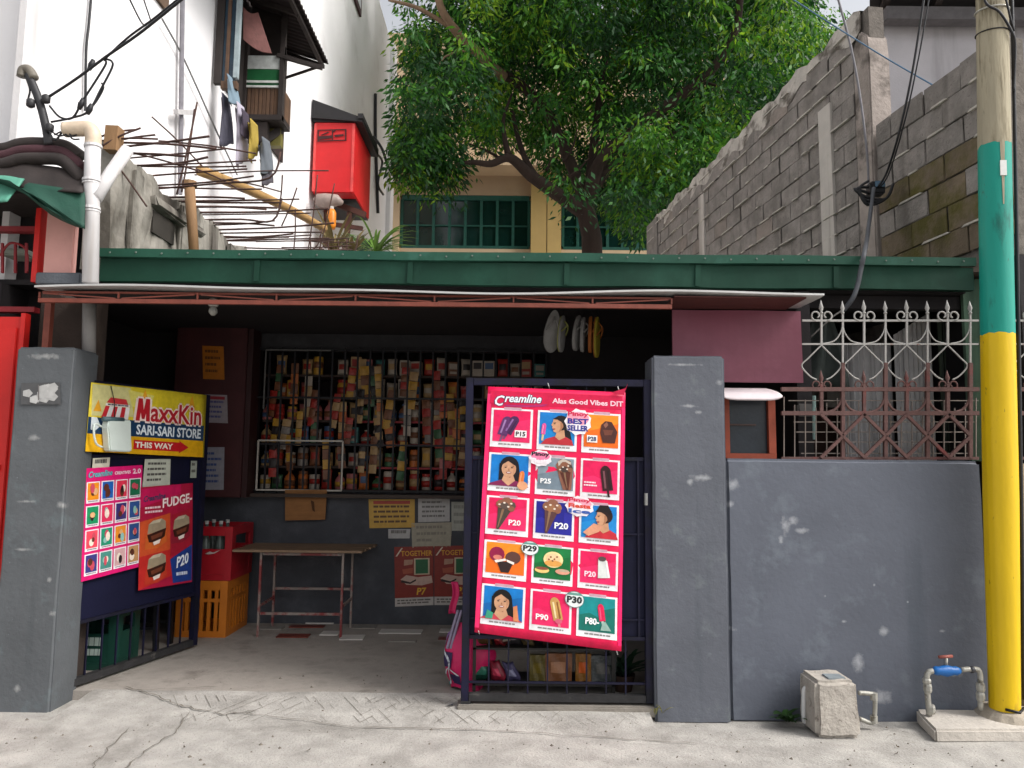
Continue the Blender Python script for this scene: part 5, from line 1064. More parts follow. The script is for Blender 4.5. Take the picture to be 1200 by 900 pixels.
# ------------------------------------------------------------------ water meter block, valve pipe and slab
m_con = M('rough_concrete', '#a39c93', rough=.95, var=.2, scale=11, bump=.9, bscale=40, col2='#6d665f', col2_at=.64, col2_w=.1, scale2=17)
mx0, mx1 = P(954, 790, 4.33).x, P(1004, 790, 4.33).x
blk = rough_box('concrete_block', mx0, mx1, 4.30, 4.55, -.02, .285, m_con, 'rough concrete block standing against the wall with pipes at its sides', 'block', rad=.022)
sh_ = Matrix.Identity(4)
for v in blk.data.vertices:
    k = v.co.z / .3; v.co.x *= 1.06 - .1 * k; v.co.y += .02 * k; v.co += Vector((math.sin(v.co.z * 40 + v.co.x * 30), math.sin(v.co.x * 50 + v.co.z * 22), math.sin(v.co.x * 33))) * .0035
mb = MB(); bt = .279; mb.box(mx0 + .09, mx0 + .2, 4.36, 4.46, bt, bt + .012); mb.build('cast_cap', plain('grey_cap', '#7d8488', .5), blk, bevel=.006)
m_gal = M('galvanised_pipe', '#9c9a92', rough=.45, var=.2, scale=18, bump=.25, metal=.3, col2='#6a655a', col2_at=.6, col2_w=.1, scale2=20); m_pvc = M('white_pvc', '#c9c9c8', rough=.4, var=.05, scale=5, bump=.06)
def pipe(name, pts, r_, lab, mat, cat='pipe', n=5): mb = MB(); pts = bez(pts, n); mb.tube(pts, r_, 9); return tag(mb.build(name, mat, None, loc=tuple(pts[-1]), smooth=True), lab, cat)
PYv = 4.47
w1 = pipe('water_pipe', [P(949, 806, PYv), P(943, 807, PYv), P(942, 815, PYv), P(942, 842, PYv), P(944, 846, PYv)], .013, 'white bent pipe between the weeds and the concrete block', m_pvc)
w2 = pipe('water_pipe', [P(1006, 812, PYv), P(1020, 813, PYv), P(1025, 818, PYv), P(1025, 838, PYv), P(1022, 847, PYv), P(1007, 842, PYv)], .013, 'corroded pipe loop on the concrete block side facing the blue valve', m_gal)
for px, py in ((1024, 816), (1024, 843)): MB().lathe([(.022, -.02), (.022, .02)], P(px, py, PYv), 8).build('pipe_elbow', m_gal, w2)
s0, s1 = P(1071, 834, 4.55), P(1200, 836, 4.55)
sl = tag(MB().prism([PZ(1070, 846, 0) + Vector((.03, 0, -.02)), PZ(1096, 867, 0) + Vector((0, 0, -.02)), Vector((3.3, 4.28, -.02)), Vector((3.3, 4.58, -.02)), Vector((2.43, 4.6, -.02))], (0, 0, .075)).build('meter_slab', M('slab_cement', '#b5aea5', rough=.9, var=.15, scale=6, bump=.6, bscale=40), None, bevel=.012, loc=tuple(PZ(1130, 860, 0))), 'thin cement slab under the blue valve pipe beside the pole', 'slab')
vy = 4.46
vpipe = thing('valve_pipe', 'galvanised standpipe loop with a blue valve and red handle above the cement slab', 'valve', tuple(P(1092, 836, vy)))
def vt(n_, pts, r_, m, bz=True): MB().tube(bez(pts, 4) if bz else pts, r_, 10).build(n_, m, vpipe, smooth=True)
vt('riser', [P(1089, 838, vy), P(1087, 815, vy), P(1086, 796, vy), P(1088, 788, vy), P(1095, 786, vy)], .016, m_gal)
vt('riser', [P(1149, 832, vy), P(1149, 800, vy), P(1148, 788, vy), P(1143, 784, vy), P(1126, 785, vy)], .015, m_gal)
for px, py, h_ in ((1087, 806, .05), (1086, 798, .03), (1091, 831, .05), (1149, 805, .05), (1149, 816, .05)): MB().lathe([(.02, -h_ / 2), (.024, -h_ / 4), (.024, h_ / 4), (.02, h_ / 2)], P(px, py, vy), 8).build('coupling', m_gal, vpipe)
m_bl = plain('blue_valve_paint', '#155a9c', .4)
vt('valve_body', [P(1093, 786, vy), P(1097, 786, vy), P(1101, 786, vy), P(1109, 786, vy), P(1117, 786, vy), P(1121, 786, vy), P(1125, 786, vy)], [.016, .026, .024, .034, .024, .026, .016], m_bl, False)
vt('valve_stem', [P(1109, 782, vy), P(1109, 771, vy)], .008, m_gal, False); vt('valve_handle', [P(1100, 770, vy), P(1116, 769, vy)], .009, plain('red_handle', '#8a4a40', .5), False)
vt('union', [P(1137, 785, vy), P(1141, 784, vy)], .02, plain('dark_union', '#3a3a3e', .5), False)
m_wd = M('weed_leaf', '#2c4a1e', rough=.6, var=.35, scale=15, bump=0, transl=.25, obj_var=.3)
leafy('weed', 'small green weed growing at the wall foot beside the concrete block', PZ(922, 842, 0) + Vector((0, -.03, 0)), 26, .15, .014, m_wd, seed=8, spread=.8)
leafy('weed', 'thin pale weed sprouting between the shut gate and the grey pillar', (.885, 4.57, .02), 7, .16, .006, M('dry_weed', '#7d7a48', rough=.7, var=.2, bump=0, transl=.2), seed=5, spread=.4)

# ------------------------------------------------------------------ neighbour's house at the side of the pillar
nh = thing('neighbour_house', 'red gated house with a pink post under a green awning beside the shop', 'house', (-3.4, 4.8, 0))
def nb(name, *a, mat, bevel=0, parent=None): b = MB(); b.box(*a); return b.build(name, mat, parent or nh, bevel=bevel)
m_rd = M('bright_red_paint', '#c3201c', rough=.45, var=.1, scale=4, bump=.12, spec=.4); m_drd = plain('dark_red_paint', '#7d1a20', .5)
X = lambda px, py, Y: P(px, py, Y).x
Z = lambda px, py, Y: P(px, py, Y).z
gx = X(30, 420, 4.78)
nb('red_gate', -5.2, gx - .03, 4.76, 4.80, .02, Z(20, 372, 4.78), mat=m_rd)
nb('gate_edge', gx - .028, gx, 4.745, 4.80, .0, Z(20, 368, 4.78), mat=m_rd)
nb('gate_panel', -5.1, gx - .05, 4.745, 4.757, .2, Z(15, 384, 4.76), mat=m_rd, bevel=.004)
for i in range(3): nb('gate_moulding', -5.05, gx - .08, 4.735, 4.744, .3 + .55 * i, .34 + .55 * i, mat=m_rd)
nb('red_beam', -5.2, X(42, 365, 4.82), 4.80, 4.86, Z(20, 366, 4.82), Z(20, 360, 4.82), mat=m_drd)
nb('dark_backing', -5.2, -2.98, 5.2, 5.25, 0, 3.4, mat=m_dk)
nb('red_beam', -5.2, X(47, 270, 4.8), 4.80, 4.86, Z(20, 272, 4.82), Z(20, 266, 4.82), mat=m_drd)
nb('red_post', X(46, 290, 4.8), X(52, 290, 4.8), 4.74, 4.82, Z(50, 332, 4.78), Z(50, 246, 4.78), mat=m_rd)
m_pk = M('pink_post', '#c9958d', rough=.7, var=.08, scale=5, bump=.2)
nb('pink_post', X(52, 290, 4.74), X(86, 290, 4.74), 4.74, 4.79, Z(60, 322, 4.74), Z(60, 236, 4.74), mat=m_pk, bevel=.006)
nb('grey_footing', X(41, 325, 4.7), X(94, 325, 4.7), 4.70, 4.79, Z(60, 333, 4.7), Z(60, 319, 4.7), mat=M('grey_ledge', '#565a60', rough=.8, var=.2, scale=8, bump=.5), bevel=.008)
nb('lower_post', X(47, 370, 4.93), X(105, 370, 4.93), 4.93, 5.15, 0, 2.6, mat=M('brown_post', '#3d322c', rough=.85, var=.3, scale=5, bump=.4))
for i, px in enumerate((3, 18, 31)):
    b = MB(); b.bar(P(px, 320, 4.84), P(px, 285, 4.84), .014).build('red_bar', m_drd, nh)
b = MB(); b.tube(bez([P(0, 300, 4.84), P(12, 285, 4.84), P(30, 292, 4.84), P(32, 318, 4.84)], 6), .008, 6).build('curved_bar', m_drd, nh)
nb('pale_bundle', X(2, 298, 4.95), X(33, 298, 4.95), 4.92, 5.1, Z(10, 300, 4.95), Z(10, 292, 4.95), mat=plain('grey_bundle', '#7d8278', .8), bevel=.01)
# green canvas awning and stacked dark covers above it
m_ga = M('green_canvas', '#143f32', rough=.7, var=.15, scale=5, bump=.35, bscale=22); m_gl = M('pale_green_canvas', '#4d8a76', rough=.6, var=.1, scale=5, bump=.2); m_tp = M('dark_tarp', '#2f2826', rough=.75, var=.25, scale=6, bump=.4, bscale=18); m_tp2 = M('maroon_tarp', '#41242a', rough=.75, var=.2, scale=6, bump=.4)
A0, A1 = P(10, 208, 4.45), P(100, 220, 4.5)
def cloth(q, mat, nm, sag=.03, th=(0, .012, 0), ruf=0.01):
    pr_ = [Vector(x) for x in q]
    def fn(u, v):
        p = (pr_[0] * (1 - u) + pr_[1] * u) * (1 - v) + (pr_[3] * (1 - u) + pr_[2] * u) * v
        return p + Vector((0, -ruf * math.sin(11 * u + 3 * v) - ruf * .6 * math.sin(23 * u + 1), -sag * math.sin(math.pi * u) * v))
    MB().sheet(fn, 18, 8, th).build(nm, mat, nh, smooth=True)
cloth([P(-60, 200, 4.6), P(97, 224, 4.6), P(99, 268, 4.5), P(12, 212, 4.42)], m_ga, 'green_awning', .02)
cloth([P(12, 213, 4.43), P(60, 240, 4.45), P(99, 268, 4.5), P(60, 252, 4.6)], m_ga, 'awning_valance', .01)
cloth([P(-60, 200, 4.58), P(26, 208, 4.56), P(8, 236, 4.4), P(-70, 246, 4.4)], m_gl, 'awning_flap', .0)
cloth([P(-60, 178, 4.7), P(95, 200, 4.7), P(97, 226, 4.58), P(-60, 206, 4.56)], m_tp, 'tarp_fold', .02)
for k, (y0, y1, m_) in enumerate(((168, 182, m_tp), (177, 192, m_tp2), (186, 206, m_tp))):
    a = P(18 + 2 * k - 70, y0 + 6 + k * 2, 4.75 - .03 * k); c = P(95 + k, y0 + 16 + k * 5, 4.75 - .03 * k); mid = P(50, y0, 4.75 - .03 * k)
    b = MB(); b.tube(bez([a, P(2, y0 + 7, 4.75 - .03 * k), P(25, y0 + 1, 4.75 - .03 * k), mid, P(75, y0 + 3, 4.75 - .03 * k), c], 6), .042, 8).build('rolled_tarp', m_, nh, smooth=True)
nb('roof_slab', -5.2, -2.98, 4.72, 5.2, Z(40, 232, 4.8), Z(40, 205, 4.8), mat=m_tp)
nb('side_wall', -5.2, -5.1, 4.8, 5.2, 0, 3.4, mat=m_dk)

# ------------------------------------------------------------------ downpipe, service mast, wires
m_wp = M('white_downpipe', '#c9c6c6', rough=.4, var=.06, scale=4, bump=.06, streak=('#b0a79f', 8, .6)); m_tan = plain('tan_pvc', '#cbb8a2', .45)
DY = 4.66
dp = thing('downpipe', 'white plastic downpipe with a tan elbow and slanting branch above the shop roof end', 'pipe', tuple(P(107, 330, DY)))
MB().tube([P(104, 420, 4.9), P(105, 345, 4.9)], .042, 14).build('lower_pipe', M('dull_pipe', '#8f8c8a', rough=.5), dp, smooth=True)
MB().tube([P(106, 331, DY), P(108, 205, DY), P(109, 168, DY)], .048, 16).build('pipe', m_wp, dp, smooth=True)
MB().tube(bez([P(109, 170, DY), P(109, 158, DY), P(104, 151, DY), P(94, 151, DY), P(76, 152, DY)], 6), .049, 14).build('elbow', m_tan, dp, smooth=True)
MB().tube([P(112, 232, DY), P(130, 203, DY + .1), P(149, 176, DY + .22)], .042, 14).build('branch_pipe', m_wp, dp, smooth=True)
for a, c in (((107, 216), (107, 210)), ((107, 249), (107, 243)), ((109, 173), (109, 170))): MB().tube([P(*a, DY), P(*c, DY)], .054, 14).build('pipe_collar', m_wp, dp)
for py in (213, 246): MB().tube([P(107, py, DY), P(107, py + 1, DY)], .056, 14).build('pipe_ring', plain('grey_ring', '#6a6868', .5), dp)
sm = thing('service_mast', 'bent dark electrical service mast with wires beside the tan pipe elbow', 'mast', tuple(P(57, 165, 4.7)))
m_mast = plain('dark_mast', '#2b2a2c', .55)
MB().tube(bez([P(57, 170, 4.7), P(54, 150, 4.7), P(48, 125, 4.7), P(41, 105, 4.7), P(33, 88, 4.7)], 5), .026, 10).build('mast_tube', m_mast, sm, smooth=True)
MB().tube(bez([P(40, 92, 4.7), P(34, 82, 4.7), P(27, 82, 4.7), P(25, 90, 4.7)], 4), [.03] * 13, 10).build('weather_head', plain('grey_head', '#6d675d', .6), sm, smooth=True)
for q in ((54, 116), (36, 121), (58, 150)): MB().lathe([(.012, -.03), (.026, -.02), (.026, .02), (.012, .03)], P(*q, 4.68), 8).build('insulator', m_mast, sm, smooth=True)
cw = 'wires at the service mast'
cable('cable', [P(58, 113, 4.68), P(90, 92, 4.66), P(125, 66, 4.6), P(165, 38, 4.5), P(222, -8, 4.3)], .009, 'thick black cable rising from the service mast across the white wall', cw)
cable('cable', [P(124, 68, 4.61), P(150, 44, 4.55), P(180, 22, 4.47), P(215, -6, 4.34)], .007, 'second black cable twisted along the thick rising one', cw)
cable('cable', [P(58, 124, 4.68), P(70, 137, 4.68), P(85, 138, 4.67), P(97, 118, 4.66), P(112, 95, 4.64), P(124, 75, 4.62), P(122, 70, 4.62)], .007, 'black drip loop hanging from the cable to the mast', cw)
cable('cable', [P(60, 143, 4.68), P(85, 138, 4.67), P(104, 130, 4.66), P(118, 105, 4.65), P(131, 80, 4.63), P(131, 72, 4.62), P(124, 69, 4.62)], .007, 'second drip loop ending in a black splice near the elbow', cw)
cable('cable', [P(100, 134, 4.66), P(112, 120, 4.66), P(121, 104, 4.66), P(119, 97, 4.65)], .006, 'short black cable end curling beside the splice', cw)
cable('cable', [P(30, 90, 4.7), P(35, 105, 4.69), P(33, 118, 4.69), P(38, 122, 4.69)], .006, 'short wire loop down the service mast head', cw)
for q, l in (((95, 122), 'black wire splice on the drip loop nearer the mast'), ((105, 128), 'black wire splice above the tan pipe elbow'), ((107, 76), 'grey splice sleeve on the rising cable')):
    mb = MB(); c = P(*q, 4.65); mb.tube([c + Vector((-.012, 0, -.035)), c, c + Vector((.012, 0, .035))], [.012, .019, .012], 8); tag(mb.build('wire_splice', m_cab, None, loc=tuple(c), smooth=True), l, 'splice', 'wire splices')
rr = random.Random(4); mb = MB()
pts = [P(62 + 10 * i, 158 + rr.uniform(-12, 8), 4.66) for i in range(4)]
for k in range(4): cable('cable', [P(56 + k * 4, 150 + 4 * k, 4.68), P(64 + k * 5, 164 - 5 * k, 4.64), P(72 + 4 * k, 156 + 2 * k, 4.64), P(84 + 3 * k, 148 + 5 * k, 4.64)], .005, ['tangled wire at the mast foot, uppermost strand', 'tangled wire at the mast foot, second strand down', 'tangled wire at the mast foot, third strand down', 'tangled wire at the mast foot, lowest strand'][k], cw)

# ------------------------------------------------------------------ white building whose long flank recedes
WX = -3.6
m_ww = M('white_wall', '#eae8e9', rough=.8, var=.03, scale=1.2, bump=.25, bscale=18, col2='#dad7d7', col2_at=.66, col2_w=.2, scale2=1.1, streak=('#cfcbca', 2.2, .66))
wbd = thing('white_building', 'tall white rendered building with a lean-to window seen along its flank', 'building', (-5, 12, 0))
yend = PX(457, 200, WX).y
def wbx(name, *a, mat, bevel=0, parent=None): b = MB(); b.box(*a); return b.build(name, mat, parent or wbd, bevel=bevel)
wbx('flank_wall', -7, WX, 5.3, yend, 0, 13.5, mat=m_ww)
m_wg = M('grey_white_wall', '#d2cfcf', rough=.85, var=.07, scale=1.5, bump=.3, bscale=18, streak=('#9a9796', 3, .58))
y28 = PX(27, 60, WX + .05).y
wbx('pilaster', WX + .001, WX + .05, 5.28, y28, 0, 13.4, mat=m_wg)
wbx('corner_strip', WX + .001, WX + .12, yend - .5, yend + .02, 0, 13.45, mat=m_ww)
def WP(px, py, off=.0): return PX(px, py, WX + off)
for px0, py0, px1, py1, r_, l in ((212, -10, 212, 228, .03, 'dark_conduit'),): MB().tube([WP(214, -10, .06), WP(211, 228, .06)], .026, 8).build('conduit', plain('grey_conduit', '#77747a', .5), wbd)
MB().bar(WP(206, 131, .09), WP(225, 132, .09), .05).build('conduit_clip', plain('pale_clip', '#b9b6b6', .5), wbd)
MB().tube(bez([WP(107, -5, .03), WP(104, 30, .03), WP(101, 60, .03), WP(100, 130, .03)], 6), .012, 6).build('wall_wire', m_cab, wbd)
MB().tube(bez([WP(150, -5, .06), WP(165, 25, .06), WP(172, 31, .06)], 6), .008, 5).build('wall_wire', m_cab, wbd)
MB().tube(bez([WP(167, -5, .05), WP(177, 25, .05)], 6), .007, 5).build('wall_wire', m_cab, wbd)
MB().tube(bez([WP(190, 22, .05), WP(212, 62, .05), WP(232, 105, .05), WP(252, 150, .05), WP(278, 205, .05)], 6), .010, 5).build('wall_wire', plain('grey_wire', '#6d6d6d', .5), wbd)
MB().tube(bez([WP(440, 110, .05), WP(440, 160, .05), WP(443, 250, .05)], 6), .04, 6).build('wall_wire', m_cab, wbd)
# small opening at the top of the wall
a, c = WP(176, -20), WP(194, 15); wbx('small_opening', WX + .002, WX + .03, a.y, c.y, c.z, a.z + .2, mat=plain('opening_brown', '#5d4a3c', .8)); 
# upper casement window
def flank_rect(px0, py0, px1, py1): a, c = WP(px0, py0), WP(px1, py1); return a.y, c.y, c.z, a.z
y0, y1, z0, z1 = flank_rect(409, -30, 421, 21); z0 = WP(421, 20).z
wn_ = wbx('window', WX + .002, WX + .05, y0, y1, z0, z0 + 1.3, mat=plain('dark_frame', '#4a2f33', .6)); wbx('pane', WX + .052, WX + .06, y0 + .2, y1 - .12, z0 + .12, z0 + 1.2, mat=plain('milky_pane', '#cfcfd2', .4), parent=wn_)
# lower window with open shutter, projecting cage, corrugated awning
m_dkw = M('dark_timber', '#2b2422', rough=.7, var=.25, scale=8, bump=.3); m_wdn = M('brown_timber', '#5d4534', rough=.7, var=.2, scale=10, bump=.3, streak=('#3d2a20', 16, .5))
ya, yb = WP(252, 60).y, WP(335, 60).y
zs = WP(290, 140).z; zt = zs + 2.6
wbx('window_opening', WX + .002, WX + .03, ya, yb, zs, zt, mat=m_dkw)
# cage: front face turned to the street at px 286..333
cy = PX(286, 100, WX + .03).y; CX = P(333, 100, cy).x
fz = lambda py: P(310, py, cy).z
FXa, FXb = P(287, 100, cy).x, P(333, 100, cy).x
wcx = FXa - .02
wbx('cage_post', FXb - .06, FXb, cy - .04, cy + .04, fz(143), fz(55), mat=m_dkw); wbx('cage_post', wcx - .02, wcx + .05, cy - .04, cy + .04, fz(143), fz(30), mat=m_dkw)
m_grn = M('green_sheet_paint', '#1c5a34', rough=.5, var=.15, scale=6)
wbx('green_board', wcx + .05, FXb - .062, cy - .015, cy + .01, fz(101), fz(82), mat=m_grn); wbx('pale_board', wcx + .05, FXb - .062, cy - .018, cy + .01, fz(81.5), fz(66), mat=plain('pale_board', '#b9bdbb', .5)); wbx('white_strip', wcx + .05, FXb - .062, cy - .03, cy - .016, fz(98), fz(95.5), mat=plain('white_strip', '#c9cbc8', .5)); wbx('white_strip', wcx + .05, FXb - .062, cy - .03, cy - .016, fz(103.5), fz(101.2), mat=plain('white_strip', '#c9cbc8', .5))
ns = 8
for i in range(ns):
    x = wcx + .06 + (FXb - .07 - wcx - .06) * (i + .5) / ns; wbx('slat', x - .022, x + .022, cy - .012, cy + .008, fz(135), fz(104), mat=m_wdn)
yb = cy + .32
wbx('cage_floor', wcx, FXb, cy - .05, yb, fz(142), fz(136), mat=m_dkw)
wbx('cage_side', FXb - .03, FXb - .001, cy + .041, yb, fz(135.5), fz(104), mat=m_wdn)
wbx('cage_bracket', wcx + .02, FXb - .2, cy + .0, cy + .1, fz(165), fz(143), mat=m_dkw); wbx('cage_bracket', FXb - .36, FXb - .08, cy + .2, cy + .3, fz(163), fz(142.5), mat=plain('olive_board', '#6a6432', .6)); b = MB(); b.bar((FXb - .1, cy + .25, fz(143)), (FXb - .42, cy + .1, fz(172)), .1).build('cage_bracket', m_dkw, wbd)
# awning: corrugated sheet on the flank, eave parallel to the wall
eY0, eY1 = 6.6, None
e1 = P(385, 75, 10.4); EX = e1.x
def aw(u, v):   # u along depth, v from wall to eave
    y = 7.0 + (10.4 - 7.0) * u; k = .02 * math.sin(u * 34 * 2 * math.pi)
    return Vector((WX + .05 + (EX - WX - .05) * v, y, e1.z + .26 * (1 - v) + k))
MB().sheet(aw, 170, 4, (0, 0, .012)).build('corrugated_awning', M('awning_sheet', '#332a2a', rough=.6, var=.25, scale=5, bump=.2), wbd)
for y in (7.8, 9.1, 10.35): MB().bar((WX + .04, y, e1.z + .2), (EX - .06, y, e1.z - .06), .05).build('awning_rafter', m_dkw, wbd)
MB().bar((EX - .08, 7.0, e1.z - .05), (EX - .08, 10.4, e1.z - .05), .05).build('awning_batten', m_dkw, wbd)
MB().bar((WX + .05, 10.3, e1.z - .35), (EX - .1, 10.35, e1.z - .06), .03).build('awning_stay', m_dkw, wbd); MB().bar((FXb - .1, 9.3, fz(66)), (FXb + .5, 9.3, fz(80)), .05).build('awning_stay', m_dkw, wbd)
MB().bar((FXb - .03, cy, fz(66)), (FXb - .03, cy, e1.z + .1), .06).build('awning_post', m_dkw, wbd)
b = MB(); b.sheet(lambda u, v: P(285 + 14 * u + 16 * v * u, 8 + 38 * v + 10 * u * v, 8.6) + Vector((0, .1 * u, -.05 * math.sin(3 * u))), 6, 6, (0, .02, 0)); b.build('torn_lining', plain('pinkish_cloth', '#6a4440', .8), wbd)
wbx('awning_shade_board', WX + .04, FXb - .1, cy + .12, cy + .16, fz(66), fz(-40), mat=m_dkw)
# shutter leaf standing open toward the street
sy = WP(250, 60).y; sx0, sx1 = WX + .03, P(281, 50, sy).x
sf = wbx('shutter', sx0, sx0 + .09, sy - .03, sy + .03, P(265, 99, sy).z, P(265, -40, sy).z, mat=m_dkw); 
wbx('shutter_stile', sx1 - .05, sx1, sy - .03, sy + .03, P(265, 92, sy).z, P(265, -40, sy).z, mat=plain('pale_stile', '#93a0a4', .5)); wbx('shutter_glass', sx0 + .091, sx1 - .051, sy - .006, sy + .006, P(265, 96, sy).z, P(265, -40, sy).z, mat=plain('blue_glass', '#233847', .15)); wbx('shutter_rail', sx0 + .091, sx1 - .001, sy - .032, sy + .032, P(265, 105, sy).z, P(265, 96.2, sy).z, mat=m_wdn); wbx('shutter_mullion', sx0 + .13, sx0 + .17, sy - .02, sy + .02, P(265, 96, sy).z, P(265, -40, sy).z, mat=m_wdn)
# washing
def garment(name, q, Y, mat, lab, sway=.07):
    pts = [P(x, y, Y) for x, y in q]; c = sum(pts, Vector((0, 0, 0))) / 4; pts = [Vector(x) for x in pts]
    def fn(u, v):
        p = (pts[0] * (1 - u) + pts[1] * u) * (1 - v) + (pts[3] * (1 - u) + pts[2] * u) * v
        return p + Vector((0, sway * math.sin(7 * u + 2 * v) + .5 * sway * math.sin(13 * u + 1), -.03 * v * math.sin(5 * u)))
    return tag(MB().sheet(fn, 10, 12, (0, .015, 0)).build(name, mat, None, loc=tuple(c), smooth=True), lab, 'clothing', 'washing hung below the window')
LYc = 8.4
fb = lambda n_, h_: M('cloth_' + n_, h_, rough=.9, var=.15, scale=8, bump=.3, bscale=25)
garment('hanging_cloth', [(258, 112), (265, 112), (271, 168), (256, 172)], LYc, fb('slate', '#4d4c58'), 'slate grey cloth hung at the open shutter')
garment('hanging_cloth', [(262, 92), (272, 90), (279, 122), (268, 120)], LYc - .05, fb('blue', '#6f828f'), 'pale blue and white cloth just below the open shutter')
garment('hanging_cloth', [(274, 124), (283, 122), (288, 186), (276, 196)], LYc, fb('lilac', '#a39daa'), 'lilac grey cloth between the slate cloth and the yellow one')
garment('hanging_cloth', [(281, 132), (288, 130), (289, 164), (283, 156)], LYc - .04, fb('plum', '#3f3744'), 'dark plum cloth overlapping the lilac one')
garment('hanging_cloth', [(289, 141), (299, 143), (299, 182), (292, 188)], LYc - .02, fb('yellow', '#9a8438'), 'mustard yellow patterned cloth under the slatted cage')
garment('hanging_cloth', [(301, 168), (313, 162), (318, 200), (304, 205)], LYc, fb('check', '#5d6268'), 'grey speckled cloth under the cage bracket')
garment('hanging_cloth', [(303, 185), (314, 190), (318, 214), (306, 218)], LYc + .05, fb('ash', '#4a464c'), 'ash grey cloth hung lowest over the steel bars')

# ------------------------------------------------------------------ red cabinet on the white flank
RXa = WX; RY = WP(363, 190).y
r0_, r1_ = P(363, 143, RY), P(414, 226, RY); back = PX(433, 240, r1_.x).y
rb = thing('red_box', 'bright red sheet metal box with a sloping black roof fixed to the white building', 'box', tuple(P(390, 226, RY)))
m_rb = M('red_sheet_metal', '#c41e22', rough=.45, var=.1, scale=3, bump=.2, bscale=10, col2='#d8484a', col2_at=.7, col2_w=.1, scale2=3); m_bkm = plain('black_flashing', '#1c1a1c', .6)
rb.location = (0, 0, 0); rb.location = P(390, 226, RY)
MB().box(RXa + .06, r1_.x, RY, back, r1_.z, r0_.z).build('box_body', m_rb, rb, bevel=.015)
zr = P(390, 140, RY).z
MB().prism([(RXa + .02, RY - .06, zr), (r1_.x + .13, RY - .06, zr - .06), (r1_.x + .13, RY - .06, zr + .01), (RXa + .02, RY - .06, zr + .34)], (0, back - RY + .1, 0)).build('box_roof', m_bkm, rb)
for xx in (RXa + .08, r1_.x - .03): MB().bar((xx, RY - .004, r1_.z + .02), (xx, RY - .004, r0_.z - .03), .045, .012).build('edge_seam', M('faded_red', '#d04a48', rough=.5, var=.2, scale=6), rb)
MB().bar((RXa + .1, RY - .004, r1_.z + .035), (r1_.x - .05, RY - .004, r1_.z + .035), .05, .012, (0, 1, 0)).build('edge_seam', m_rb, rb)
MB().bar((r1_.x + .1, RY - .09, zr + .03), (r1_.x + .1, back, zr + .03), .09).build('roof_flashing', m_bkm, rb); MB().box(RXa + .02, r1_.x + .02, RY - .012, RY - .001, r0_.z - .0, zr).build('front_flashing', m_bkm, rb)
rp = Print(P(372, 152, RY - .014), P(406, 151, RY - .014), P(406, 165, RY - .014), P(372, 166, RY - .014), (0, -1, 0)); mb = MB()
for q in (((0, 0), (1, 0), (1, .1), (0, .1)), ((0, .9), (1, .9), (1, 1), (0, 1)), ((0, .1), (.05, .1), (.05, .9), (0, .9)), ((.95, .1), (1, .1), (1, .9), (.95, .9)), ((.05, .55), (.5, .5), (.5, .75), (.05, .85)), ((.1, .45), (.35, .2), (.42, .28), (.15, .5)), ((.5, .1), (.54, .1), (.54, .9), (.5, .9)), ((.58, .48), (.9, .42), (.9, .6), (.6, .66)), ((.5, .2), (.62, .05), (.66, .08), (.54, .3))): rp.poly(mb, q, '#3a1416', 1)
mb.build('painted_mark', None, rb)
pm = P(405, 250, RY + .6)
for (px, py, px2, py2, wd) in ((385, 230, 383, 290, .12), (410, 250, 404, 292, .09), (395, 240, 428, 252, .1), (384, 262, 425, 268, .07)):
    MB().bar(P(px, py, RY + .5), P(px2, py2, RY + .5), wd).build('timber_bracket', M('reddish_timber', '#4d2e26', rough=.8, var=.3, scale=5, bump=.3), rb)
MB().box(RXa + .05, r1_.x - .02, RY + .3, back, r1_.z - .02, r1_.z - .002).build('dark_underside', m_bkm, rb)
jr = thing('round_jug', 'pale round jug tucked under the red box', 'jug', tuple(P(384, 240, RY - .1))); c = P(383, 236, RY - .1); MB().tube([c + Vector((-.22, 0, .0)), c + Vector((-.16, 0, .02)), c, c + Vector((.18, 0, .02)), c + Vector((.27, 0, -.03))], [.05, .11, .14, .1, .04], 12).build('jug_body', plain('pale_jug', '#8d7d76', .5), jr, smooth=True)
ob = thing('orange_bottle', 'slim orange bottle hanging below the red box', 'bottle', tuple(P(388, 268, RY - .2))); c = P(388, 268, RY - .2); MB().lathe([(.07, 0), (.08, .05), (.08, .28), (.05, .34)], c, 10).build('bottle_body', plain('orange_plastic', '#c8761a', .4), ob, smooth=True); MB().lathe([(.035, .335), (.035, .39)], c, 8).build('cap', plain('pale_cap', '#b5b2ae', .5), ob)
cable('cable', [PX(438, 160, WX + .1), P(448, 175, 17.5), P(455, 195, 17.5), P(465, 212, 17.8)], .035, 'black cable looping off the far corner of the white building', 'cables on the white building')
cable('cable', [PX(441, 180, WX + .1), PX(448, 190, WX + .1), PX(443, 215, WX + .12), PX(449, 228, WX + .12)], .03, 'tangled black cable behind the red box', 'cables on the white building')

# ------------------------------------------------------------------ ruined wall with steel starter bars
m_rw = M('stained_concrete', '#9a958c', rough=.92, var=.2, scale=2.4, bump=.7, bscale=14, col2='#5d5850', col2_at=.56, col2_w=.2, scale2=1.8, streak=('#56504a', 3.4, .5))
RW = -2.86; RZ = 3.68
rw = thing('ruined_wall', 'stained broken concrete wall with rusty steel bars sticking out over the shop roof', 'wall', (RW, 7, 2.8))
rr = random.Random(17)
def rwtop(y): return RZ + .03 * math.sin(y * 4) + .05 * math.sin(y * 9.3) + (.05 if int(y * 3) % 2 else 0)
ystart = 5.12; yfin = 11.6; n = 90
mb = MB(); vs = []
for i in range(n + 1):
    y = ystart + (yfin - ystart) * i / n
    for x, z in ((RW, 2.81), (RW, 3.1), (RW, 3.4), (RW, rwtop(y)), (RW - .2, rwtop(y) + .02), (RW - .2, 2.81)):
        vs.append((x + .018 * math.sin(y * 5 + z * 7) + .012 * math.sin(y * 17 - z * 9), y, z))
